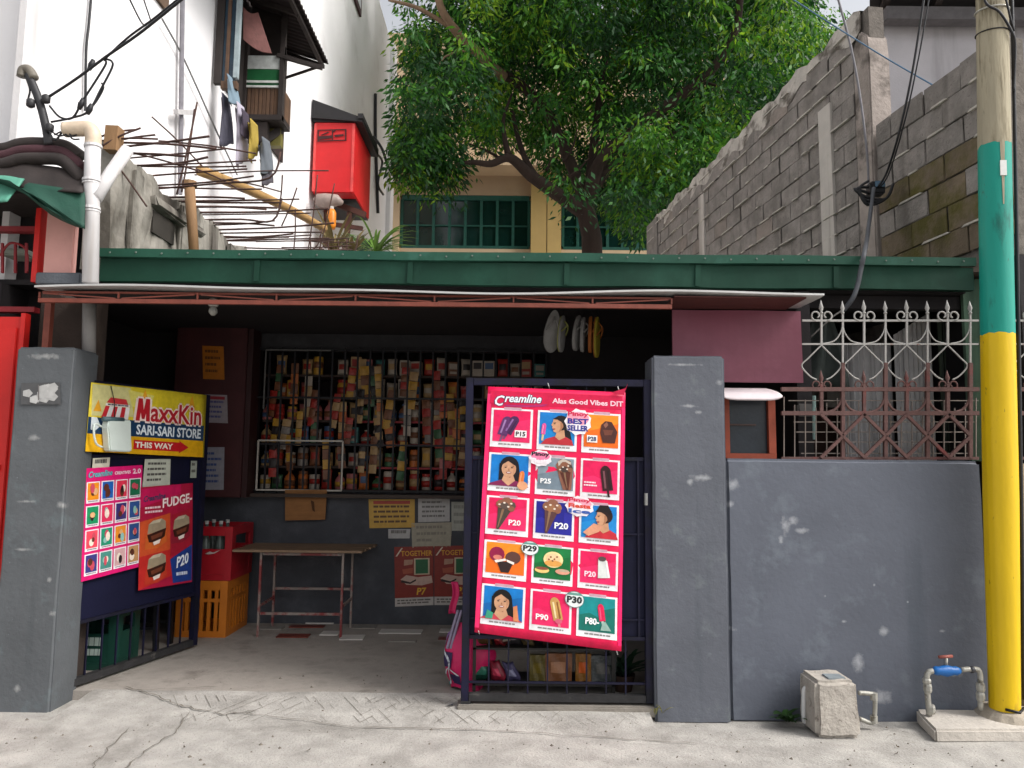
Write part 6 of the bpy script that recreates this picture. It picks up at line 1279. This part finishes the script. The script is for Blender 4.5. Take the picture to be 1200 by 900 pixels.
mb.add(vs, [(6 * i + j, 6 * i + j + 1, 6 * i + 6 + j + 1, 6 * i + 6 + j) for i in range(n) for j in range(5)] + [(0, 1, 2, 3, 4, 5), tuple(6 * n + k for k in range(6))])
mb.build('wall_body', m_rw, rw)
hy0, hy1 = PX(176, 262, RW).y, PX(202, 262, RW).y
MB().box(RW - .03, RW + .022, hy0, hy1, PX(190, 281, RW).z, PX(190, 255, RW).z).build('hole_shade_panel', plain('hole_shadow', '#37332e', .95), rw)  # solid dark panel, the hole's inner shade put into its colour
for px, py in ((192, 248), (215, 262)): 
    c = PX(px, py, RW); MB().box(RW - .02, RW + .06, c.y - .25, c.y + .3, c.z - .03, c.z + .05).build('broken_edge', m_rw, rw, bevel=.012, jitter=.015)
for px in (150, 210, 246, 268): c = PX(px, 240, RW); MB().box(RW + .0, RW + .045, c.y, c.y + .14, 2.81, rwtop(c.y) - .04).build('stub_column', m_rw, rw, bevel=.01, jitter=.01)
m_reb = M('rusty_bar', '#46302a', rough=.8, var=.3, scale=20, bump=.3, col2='#6a4028', col2_at=.66, col2_w=.1, scale2=5)
def rebar(pts, r_=.009): MB().tube(bez(pts, 4), r_ * .78, 6).build('steel_bar', m_reb, rw, smooth=True)
y = 5.15
while y < 11.5:
    l = rr.uniform(.55, 1.15) * min(1, .75 + (y - 5) * .15); z = RZ + rr.uniform(-.03, .1); dy = rr.uniform(-.12, .12); dz = rr.uniform(-.02, .07)
    p0 = Vector((RW - .15, y, z)); p1 = p0 + Vector((.15 + l * .5, dy * .5, dz * .3 + rr.uniform(-.01, .02))); p2 = p0 + Vector((.15 + l, dy, dz))
    pts = [p0, p1, p2]
    if rr.random() < .15: pts.append(p2 + Vector((.08, 0, .22)))
    rebar(pts, rr.uniform(.008, .012)); y += rr.uniform(.05, .11)
for (a, c, Y) in (((118, 172), (165, 150), 5.0), ((118, 165), (185, 163), 5.05), ((120, 170), (182, 158), 5.1), ((118, 160), (160, 152), 5.1), ((186, 165), (300, 180), 6.0), ((178, 137), (238, 196), 5.8), ((120, 172), (232, 200), 5.4), ((120, 172), (172, 242), 5.2), ((230, 198), (285, 225), 6.2), ((228, 205), (385, 175 + 25), 7.4), ((258, 210), (330, 225), 6.8)):
    rebar([P(*a, Y), P((a[0] + c[0]) / 2, (a[1] + c[1]) / 2 - 2, Y + .02), P(*c, Y + .05)], .009)
for (a, c, Y) in (((231, 120), (207, 228), 5.9), ((228, 128), (213, 225), 5.95), ((331, 205), (326, 250), 8), ((348, 220), (330, 265), 8.2), ((372, 205), (360, 300), 9.5), ((392, 215), (372, 300), 10), ((346, 245), (344, 296), 9), ((363, 278), (363, 300), 9), ((375, 276), (374, 300), 9.4), ((384, 280), (384, 300), 9.4), ((396, 282), (396, 300), 9.8), ((406, 280), (405, 300), 9.8)):
    rebar([P(*a, Y), P((a[0] + c[0]) / 2 + 1, (a[1] + c[1]) / 2, Y), P(*c, Y)], .011)
for (a, c, Y) in (((300, 283), (410, 279), 8.6), ((330, 290), (412, 288), 9), ((300, 296), (405, 292), 8.8), ((355, 282), (415, 284), 9.6)): rebar([P(*a, Y), P((a[0] + c[0]) / 2, (a[1] + c[1]) / 2 + 1, Y), P(*c, Y)], .010)
m_lwood = M('pale_timber', '#8a6a4a', rough=.8, var=.2, scale=6, bump=.3, stretch=(1, 1, .2))
wpst = tag(MB().tube([P(228, 305, 6.0), P(225, 260, 6.0), P(222, 218, 6.0)], [.04, .042, .044], 10).build('wooden_post', m_lwood, None, loc=tuple(P(228, 300, 6.0)), smooth=True), 'pale round wooden post standing against the ruined wall above the roof edge', 'post')
MB().tube([P(222, 218, 6.0), P(222, 213, 6.0)], .06, 10).build('post_cap', m_lwood, wpst)
tag(MB().tube(bez([P(235, 200, 7.0), P(290, 222, 8.2), P(345, 248, 9.4), P(380, 268, 10.2)], 5), .055, 9).build('bamboo_pole', M('bamboo', '#a38050', rough=.6, var=.2, scale=4, bump=.2), None, loc=tuple(P(300, 225, 8.5)), smooth=True), 'long bamboo pole slanting across the steel bars toward the red box', 'pole')
tag(MB().bar(P(135, 150, 5.05), P(132, 178, 5.05), .09).build('timber_offcut', m_lwood, None, loc=tuple(P(133, 178, 5.05))), 'short weathered timber offcut among the steel bars near the downpipe', 'timber')
m_gs = M('blade_leaf', '#5a7d2e', rough=.5, var=.3, scale=10, bump=0, transl=.3, obj_var=.3); m_gs2 = M('dry_leaf', '#6a5d38', rough=.7, var=.3, scale=10, bump=0, transl=.2, obj_var=.2)
leafy('spiky_plant', 'spiky green plant with arching blades above the roof edge under the red box', P(440, 298, 11.5), 60, 1.05, .02, m_gs, seed=4, spread=.6, droop=.6)
leafy('dry_plant', 'clump of dry brown stalks behind the roof edge under the red box', P(412, 298, 11), 26, .75, .03, m_gs2, seed=9, spread=.4, droop=.4)
leafy('dry_plant', 'brown straggling stalks caught between the timber brackets', P(392, 296, 10.6), 30, .8, .025, m_gs2, seed=19, spread=.45, droop=.3)
leafy('spiky_plant', 'dark leafy plant in the shadow of the timber brackets', P(425, 297, 12.2), 50, .8, .03, m_pl, seed=14, spread=.7)

# ------------------------------------------------------------------ school behind
SY = 26.0
m_sc = M('beige_render', '#ab947a', rough=.85, var=.08, scale=.8, bump=.15, col2='#9d8360', col2_at=.64, col2_w=.2, scale2=.7); m_scy = M('yellow_render', '#ab905a', rough=.85, var=.1, scale=1, bump=.15); m_scp = M('pale_render', '#c2a98a', rough=.85, var=.06, scale=.8, bump=.15)
sc = thing('school_building', 'beige and yellow building with long green framed windows behind the tree', 'building', (1, SY, 0))
def scb(name, *a, mat, parent=None): b = MB(); b.box(*a); return b.build(name, mat, parent or sc)
zz = lambda py: P(600, py, SY).z
zsill, zhead, zled = zz(291), zz(228), zz(205)
scb('wall', -9, 12, SY + .4, SY + 1, 0, zz(40), mat=m_sc)
scb('spandrel', -9, 12, SY + .1, SY + .4, zsill - 2.5, zsill, mat=m_scp); scb('window_head', -9, 12, SY + .1, SY + .4, zhead, zled, mat=m_sc)
scb('ledge', -9, 12, SY - .9, SY + .4, zled + .002, zled + .25, mat=m_scp); scb('upper_wall', -9, 12, SY + .0, SY + .4, zled + .252, zz(40), mat=m_scp)
m_gf = plain('green_window_frame', '#1c5045', .5); m_gp = M('green_glass', '#0e2a26', rough=.08, var=.2, scale=1, bump=.06, bscale=1.5, spec=.5)
def win(px0, px1, nco):
    x0, x1 = P(px0, 260, SY).x, P(px1, 260, SY).x; W_ = scb('window', x0, x1, SY + .12, SY + .2, zhead - .18, zhead - .001, mat=m_gf)
    scb('sill_frame', x0, x1, SY + .12, SY + .2, zsill + .001, zsill + .12, mat=m_gf, parent=W_); scb('transom', x0, x1, SY + .13, SY + .19, zsill + (zhead - zsill) * .42, zsill + (zhead - zsill) * .42 + .05, mat=m_gf, parent=W_)
    for i in range(nco + 1): x = x0 + (x1 - x0) * i / nco; scb('mullion', x - .05, x + .05, SY + .125, SY + .195, zsill + .121, zhead - .181, mat=m_gf, parent=W_)
    for i in range(nco):
        a = x0 + (x1 - x0) * i / nco + .05; e = x0 + (x1 - x0) * (i + 1) / nco - .05
        b = MB(); b.box(a, e, SY + .2, SY + .22, zsill + .1, zhead - .1); o_ = b.build('pane', m_gp, W_)
win(470, 620, 8); win(660, 765, 6)
for a, e in ((622, 640), (641, 657)): scb('pilaster', P(a, 260, SY).x, P(e, 260, SY).x, SY - .25, SY + .1, 0, zled, mat=m_scy)
scb('pilaster', P(452, 260, SY).x, P(468, 260, SY).x, SY - .05, SY + .1, 0, zled, mat=m_scp)

# ------------------------------------------------------------------ hollow block wall at the far side
def WLx(y): return 3.87 - .124 * y
wdir = Vector((-.124, 1, 0)).normalized(); wnor = Vector((-wdir.y, wdir.x, 0))       # wnor points to the shop side
m_bl1 = M('hollow_block', '#86807b', rough=.95, var=.2, scale=9, bump=1.0, bscale=34, obj_var=.07, world=True, streak=('#55504b', 4, .58), grit=('#5a554f', 50, .62), col2='#6f6a65', col2_at=.58, col2_w=.2, scale2=4); m_bl2 = M('mossy_block', '#6d6050', rough=.95, var=.25, scale=7, bump=1.0, bscale=30, world=True, streak=('#4a4032', 4, .58), obj_var=.1, col2='#524d22', col2_at=.5, col2_w=.15, scale2=2.2)
m_blp = M('pinkish_block', '#867d76', rough=.95, var=.18, scale=8, bump=1.0, bscale=34, world=True, streak=('#5a504b', 4, .58), obj_var=.1); m_mor = M('mortar', '#6a645e', rough=1, var=.25, scale=14, bump=.8, bscale=40); m_mor2 = M('squeezed_mortar', '#b9b3aa', rough=1, var=.2, scale=20, bump=.8, bscale=40)
m_colw = M('concrete_column', '#b9b3ac', rough=.9, var=.1, scale=4, bump=.5, bscale=26, streak=('#8d857d', 8, .58))
def onw(y, z, off=0): return Vector((WLx(y), y, z)) + wnor * off
bw = thing('block_wall', 'tall bare grey hollow block wall receding beside the tree', 'wall', (WLx(9), 9, 0), 0, 'bare block walls')
Y0, Y1, ZT1 = 6.16, 12.35, 5.55
def wslab(name, y0, y1, z0, z1, th, mat, parent, off=0): return MB().prism([onw(y0, z0, off), onw(y1, z0, off), onw(y1, z1, off), onw(y0, z1, off)], -wnor * th).build(name, mat, parent)
wslab('mortar_core', Y0 + .02, Y1 - .02, 0, ZT1 - .02, .14, m_mor, bw, -.01)
bm_cache = {}
def blocks(parent, y0, y1, zb_, zt_, mats, seed, zmin=None):
    rr = random.Random(seed); z = zt_; k = 0; n_ = 0
    while z - .2 > zb_:
        off = .2 if k % 2 else 0; y = y0 - off
        while y < y1:
            a, e = max(y, y0), min(y + .4, y1); y += .4
            if e - a < .06: continue
            zlow = zmin((a + e) / 2) if zmin else -9
            if z < zlow: continue
            key = (round(e - a, 2), seed, rr.randrange(3))
            if key not in bm_cache:
                b = MB(); L_ = (e - a) - .010; d = .012; b.prism([Vector((0, 0, 0)), wdir * L_, wdir * L_ + Vector((0, 0, .191)), Vector((0, 0, .191))], wnor * .011)
                o_ = b.build('block', mats[0], parent, local=True, bevel=.003, jitter=.003); bm_cache[key] = o_.data
            else: o_ = bpy.data.objects.new('block', bm_cache[key]); C.objects.link(o_); o_.parent = parent
            p = onw(a + .006, z - .2 + .007, rr.uniform(-.006, .006)); o_.location = p - wloc(parent); m_ = (mats[1] if z > 3.75 + rr.uniform(-.25, .25) else mats[0]) if seed == 6 else (mats[0] if rr.random() < .9 else mats[1])
            o_.material_slots[0].link = 'OBJECT'; o_.material_slots[0].material = m_; n_ += 1
        # mortar squeezed out under the course, in broken runs
        z -= .2; k += 1
    return n_
# hidden courses (below the shop roof's line of sight) are left to the core
vis = lambda y: EYE + (y - .0) * (2.80 - EYE) / 4.9 - .25
blocks(bw, Y0 + .24, Y1 - .05, 2.6, ZT1 - .12, [m_bl1, m_blp], 5, vis)
mb = MB(); rr = random.Random(9); z = ZT1 - .12
while z > 3.0:
    y = Y0 + .3
    while y < Y1:
        l = rr.uniform(.05, .4)
        if rr.random() < .7 and z > vis(y): mb.prism([onw(y, z - .006, .012), onw(y + l, z - .006 + rr.uniform(-.004, .004), .012), onw(y + l * .9, z + .008, .012), onw(y + .03, z + .006, .012)], wnor * rr.uniform(.014, .036))
        y += l + rr.uniform(.0, .2)
    z -= .2
tag(mb.build('squeezed_mortar', m_mor2, bw), kind='stuff')
mb = MB(); n = 60; vs = []
for i in range(n + 1):
    y = Y0 + .1 + (Y1 - Y0 - .1) * i / n; t = ZT1 + .03 * math.sin(y * 7) + .02 * math.sin(y * 19); vs += [onw(y, ZT1 - .2 - .05 * math.sin(y * 11), .016), onw(y, t, .016), onw(y, t, -.16), onw(y, ZT1 - .12, -.16)]
mb.add(vs, [(4 * i + j, 4 * i + j + 1, 4 * i + 4 + j + 1, 4 * i + 4 + j) for i in range(n) for j in range(3)]); mb.build('cement_capping', M('cap_cement', '#b5afa7', rough=.95, var=.2, scale=5, bump=.8, bscale=22, col2='#5f5952', col2_at=.55, col2_w=.12, scale2=3.2), bw)
def wy(px):   # depth where a column of the photograph meets the wall's plane
    return 3.87 / ((px - 600) / F_PX + .124)
yc1, yc0 = wy(975), wy(990); wslab('column', yc0, yc1, 2.0, ZT1 - .62, .12, m_colw, bw, .034)
yc1, yc0 = wy(826), wy(832); wslab('column', yc0, yc1, 2.0, ZT1 - .35, .12, m_colw, bw, .034)
yc1, yc0 = wy(765), wy(775); wslab('end_column', yc0, yc1 + .1, 2.0, ZT1 - .02, .22, m_bl1, bw, .04)
# broken near end
ec = MB(); ec.prism([onw(Y0, 0, .02), onw(Y0 + .23, 0, .02), onw(Y0 + .23, ZT1 - .32, .02), onw(Y0 + .12, ZT1 - .2, .02), onw(Y0 + .02, ZT1 - .3, .02), onw(Y0, ZT1 - .5, .02)], -wnor * .2); ec.build('broken_end', M('broken_concrete', '#9a9089', rough=.95, var=.2, scale=5, bump=.9, bscale=22, col2='#5d5650', col2_at=.58, col2_w=.15, scale2=4), bw, bevel=.012)
# nearer, lower wall with moss
bw2 = thing('block_wall', 'lower mossy block wall stained brown and green behind the painted pole', 'wall', (WLx(5.4), 5.4, 0), 0, 'bare block walls')
Y2, Y3, ZT2 = 4.72, 6.13, 4.40
wslab('mortar_core', Y2 + .02, Y3, 2.88, ZT2 - .02, .14, m_mor, bw2, -.012); wslab('lower_wall', Y2 + .02, Y3, 0, 2.878, .14, m_dk, bw2, -.02)
blocks(bw2, Y2, Y3 - .01, 2.9, ZT2 - .0, [m_bl2, m_bl1], 6)
mb = MB(); z = ZT2 - .2
while z > 3.0:
    y = Y2 + .05
    while y < Y3 - .2:
        l = rr.uniform(.05, .35)
        if rr.random() < .65: mb.prism([onw(y, z - .006, .01), onw(y + l, z - .008, .01), onw(y + l * .9, z + .008, .01), onw(y + .03, z + .006, .01)], wnor * rr.uniform(.012, .026))
        y += l + rr.uniform(.0, .3)
    z -= .2
tag(mb.build('squeezed_mortar', m_mor2, bw2), kind='stuff')
# white gabled house behind the low wall
gh = thing('gabled_house', 'pale plastered house with a deep dark roof overhang behind the mossy wall', 'house', (5, 8, 0))
MB().box(P(1036, 60, 7.6).x, 9, 7.6, 7.8, 0, P(1090, 24, 7.6).z + .1).build('wall', M('grey_white_plaster', '#b3b0b4', rough=.85, var=.1, scale=2, bump=.3, streak=('#8d8a8d', 4, .56)), gh)
zro = P(1090, 24, 7.6).z; MB().prism([(P(1012, 10, 6.5).x, 6.3, zro + .55), (9, 6.3, zro + .55), (9, 7.7, zro + .05), (P(1030, 10, 7.5).x, 7.7, zro + .05)], (0, 0, .12)).build('roof_sheet', plain('dark_roof', '#2a2728', .7), gh)
MB().bar((P(1036, 30, 7.45).x, 7.45, zro - .05), (9, 7.45, zro - .05), .14).build('roof_beam', plain('grey_beam', '#5d5a5c', .7), gh)
for i in range(6): MB().bar((3.75 + .55 * i, 6.4, zro + .48), (3.95 + .55 * i, 7.58, zro + .02), .07).build('rafter', m_dkw, gh)
# cables down the wall
g_ = 'cables by the block walls'
cable('cable', [onw(6.0, 5.9, .5), onw(6.08, 5.0, .22), onw(6.12, 4.2, .1), onw(6.15, 3.7, .08)], .010, 'pale grey cable dropping past the broken wall end', g_, plain('grey_cable', '#77757a', .5))
cable('cable', [P(1084, -10, 5.3), P(1070, 80, 5.35), P(1055, 150, 5.45), P(1040, 200, 5.7), P(1029, 219, 5.79)], .009, 'thick black cable dropping across the white gable to the wall end', g_)
cable('cable', [P(1090, -10, 5.25), P(1078, 60, 5.3), P(1062, 135, 5.4), P(1043, 200, 5.68), P(1031, 220, 5.79)], .006, 'thin black cable beside the thick one over the white gable', g_)
cable('cable', [P(915, -10, 6.2), P(985, 35, 6.0), P(1045, 72, 5.8), P(1115, 112, 5.4)], .006, 'thin blue grey cable slanting down across both block walls', g_, plain('blue_cable', '#4a6a86', .5))
cable('cable', [P(1024, 220, 5.75), P(1020, 250, 5.7), P(1016, 280, 5.3), P(1013, 296, 4.84), P(1009, 315, 4.83), P(1005, 334, 4.83), P(999, 350, 4.84), P(988, 364, 4.9)], .016, 'thick grey hose hanging from the wall over the green roof edge', g_, plain('grey_hose', '#4d4f54', .5))
cable('cable', [P(990, 362, 4.95), P(975, 372, 5.0), P(950, 395, 5.1)], .006, 'thin pale wire running under the roof behind the fence', g_, plain('pale_wire', '#8d8a86', .5))
jb = thing('junction_box', 'black junction box tangled in cables where the two block walls meet', 'junction box', tuple(P(1026, 224, 5.85)))
c = P(1026, 222, 5.85); MB().box(c.x - .06, c.x + .06, 5.8, 5.9, c.z - .055, c.z + .055).build('box_body', m_cab, jb, bevel=.015); MB().box(c.x - .03, c.x + .05, 5.785, 5.799, c.z + .0, c.z + .05).build('meter_glass', plain('meter_glass', '#5a7388', .2), jb, bevel=.004)
for k in range(3): MB().tube(bez([c + Vector((-.08, -.05, .05 - .05 * k)), c + Vector((-.16 - .02 * k, -.06, -.02)), c + Vector((-.1, -.06, -.15 + .03 * k)), c + Vector((.05, -.06, -.1)), c + Vector((.12, -.05, .03))], 5), .012, 6).build('cable_coil', m_cab, jb, smooth=True)

# ------------------------------------------------------------------ the tree
tr = thing('tree', 'large spreading tree with drooping dark green leaves behind the shop roof', 'tree', tuple(P(692, 320, 15)))
m_bark = M('bark', '#30241e', rough=.95, var=.25, scale=6, bump=.9, bscale=18, stretch=(1, 1, .3)); m_bark2 = M('pale_bark', '#7a6350', rough=.95, var=.2, scale=6, bump=.8, bscale=18)
def limb(name, pts, mat=m_bark, n=5):
    q = bez([P(a, b, Y) for a, b, Y, _ in pts], n); rs = []
    for i in range(len(pts) - 1):
        for k in range(n): rs.append(.78 * (pts[i][3] + (pts[i + 1][3] - pts[i][3]) * k / n))
    rs.append(.78 * pts[-1][3]); MB().tube(q, rs, 9).build(name, mat, tr, smooth=True); return q
tk = P(694, 300, 15)
q = [Vector((tk.x + .1, 15.0, 0)), Vector((tk.x + .05, 15.0, 3)), tk, P(692, 272, 15), P(684, 240, 15)]
MB().tube(bez(q, 5), [.25, .245, .24, .235, .23] + [.225 - .002 * i for i in range(16)], 12).build('trunk', m_bark, tr, smooth=True)
skel = []
skel += limb('limb', [(686, 250, 15, .22), (652, 227, 14.8, .18), (622, 206, 14.6, .155), (597, 185, 14.4, .12), (575, 192, 14.3, .09), (552, 190, 14.2, .06), (530, 194, 14.1, .03)])
skel += limb('limb', [(597, 186, 14.4, .1), (592, 165, 14.4, .07), (590, 140, 14.5, .05), (600, 110, 14.6, .03)])
skel += limb('limb', [(640, 222, 14.8, .1), (620, 195, 14.9, .09), (608, 165, 15, .07), (600, 130, 15, .05)])
skel += limb('limb', [(688, 245, 15, .2), (702, 192, 14.8, .17), (735, 160, 14.6, .15), (775, 128, 14.4, .14), (812, 102, 14.2, .13), (848, 65, 14, .12), (864, 28, 13.9, .1), (868, -30, 13.8, .08)])
skel += limb('limb', [(688, 240, 15.2, .2), (668, 190, 15.5, .16), (640, 130, 15.6, .14), (610, 100, 15.2, .13), (578, 80, 14.6, .14)])
skel += limb('limb', [(590, 90, 14.8, .15), (576, 78, 14.5, .14), (556, 58, 14.2, .13), (536, 38, 13.9, .12), (518, 12, 13.6, .1), (510, -20, 13.4, .08)], m_bark2)
skel += limb('limb', [(538, 38, 13.9, .07), (512, 22, 13.7, .06), (486, 8, 13.5, .05), (455, 0, 13.4, .03)], m_bark2)
skel += limb('limb', [(560, 62, 14.2, .04), (540, 60, 14.1, .03), (520, 68, 14, .025), (512, 85, 14, .015)], m_bark2)
skel += limb('limb', [(690, 235, 15.2, .14), (720, 190, 16, .12), (760, 175, 16.5, .09), (800, 150, 16.8, .06)])
skel += limb('limb', [(690, 220, 15.2, .14), (700, 140, 16, .12), (710, 60, 16.4, .09), (720, -20, 16.8, .06)])
for a, c in (((620, 200), (600, 170)), ((640, 200), (648, 165)), ((655, 215), (690, 185)), ((660, 190), (676, 150)), ((585, 185), (540, 165)), ((770, 130), (790, 170)), ((820, 95), (900, 120))): skel += limb('twig', [(*a, 14.7, .045), ((a[0] + c[0]) / 2 + 4, (a[1] + c[1]) / 2, 14.6, .03), (*c, 14.5, .012)])
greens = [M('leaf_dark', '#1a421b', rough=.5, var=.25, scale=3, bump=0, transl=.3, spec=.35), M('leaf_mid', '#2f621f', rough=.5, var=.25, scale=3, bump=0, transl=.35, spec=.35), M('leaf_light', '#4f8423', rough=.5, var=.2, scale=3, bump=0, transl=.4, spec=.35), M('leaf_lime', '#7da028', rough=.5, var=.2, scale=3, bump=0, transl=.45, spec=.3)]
rr = random.Random(33)
def lower(px):     # lowest reach of the foliage seen from the street
    tab = [(440, 215), (470, 222), (535, 215), (560, 175), (600, 160), (640, 182), (660, 222), (680, 240), (700, 238), (735, 262), (752, 282), (775, 255), (850, 225), (960, 120), (1000, 90)]
    for i in range(len(tab) - 1):
        if tab[i][0] <= px <= tab[i + 1][0]:
            t = (px - tab[i][0]) / (tab[i + 1][0] - tab[i][0]); return tab[i][1] + t * (tab[i + 1][1] - tab[i][1])
    return 100
cl = []
tries = 0
while len(cl) < 3700 and tries < 50000:
    tries += 1
    px, py = rr.uniform(468, 985), rr.uniform(-190, 284)
    if py > lower(px) + rr.uniform(-14, 8): continue
    if py < 32 and 468 < px < 505 and rr.random() < .93: continue        # open sky by the pale limbs
    if py < 24 and px > 950: continue
    Y = rr.uniform(12.6, 18.5) if len(cl) < 2300 else rr.uniform(17, 20)
    if py > 150 and 455 < px < 560: Y = rr.uniform(13.4, 15)
    c = P(px, py, Y)
    if c.x < WX + .9 and Y < yend + .3: c.x = max(c.x, WX + .9) if rr.random() < .2 else 99
    if c.x > WLx(Y) - .2 and Y < 12.6: continue
    if c.x > 50: continue
    n1 = math.sin(c.x * 1.7 + 1) * math.sin(c.z * 2.1 + .6) + .6 * math.sin(c.y * 2.3 + c.x)
    if n1 < (-.8 if Y < 17 else -1.3): continue                                                # gaps between boughs
    if any(abs(c.x - s_.x) < .34 and abs(c.z - s_.z) < .34 and c.y < s_.y + .3 for s_ in skel[::2]) and rr.random() < .85: continue
    cl.append(c)
vs, fs, ms = [], [], []
for c in cl:
    shade = rr.gauss(.5, .16) + .3 * math.sin(c.x * 1.15 + 2) * math.sin(c.z * 1.4 + c.y * .5) + .10 * (c.z - 9) / 3; base = 0 if shade < .44 else (1 if shade < .66 else 2)  # crown's light and dark masses put into leaf colour, paler higher up
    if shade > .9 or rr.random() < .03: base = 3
    rad_ = rr.uniform(.22, .62) if c.x > -2.0 else rr.uniform(.2, .4); nl_ = int(66 * rad_ / .4)
    for k in range(nl_):
        d = Vector((rr.gauss(0, 1), rr.gauss(0, 1), rr.gauss(0, .75))); d = d.normalized() * (rr.random() ** .5) * rad_; p = c + d
        L_ = rr.uniform(.08, .2); wd = L_ * rr.uniform(.13, .2)
        ax = (Vector((d.x, d.y, 0)).normalized() * rr.uniform(.2, 1) + Vector((rr.gauss(0, .3), rr.gauss(0, .3), -rr.uniform(.25, 1.1)))).normalized()
        sd_ = ax.cross(Vector((rr.gauss(0, 1), rr.gauss(0, 1), rr.gauss(0, 1)))).normalized(); q = len(vs); nrm_ = ax.cross(sd_) * wd * .35
        vs += [p, p + ax * L_ * .45 + sd_ * wd, p + ax * L_, p + ax * L_ * .45 - sd_ * wd]; fs.append((q, q + 1, q + 2, q + 3))
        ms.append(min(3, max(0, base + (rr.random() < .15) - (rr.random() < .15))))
me = bpy.data.meshes.new('crown'); o_ = wloc(tr); me.from_pydata([tuple(v - o_) for v in vs], [], fs)
for m_ in greens: me.materials.append(m_)
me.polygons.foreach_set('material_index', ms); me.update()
cr_ = bpy.data.objects.new('crown', me); C.objects.link(cr_); cr_.parent = tr
print('leaves', len(fs), 'clusters', len(cl))
print('objects', len(S.objects))
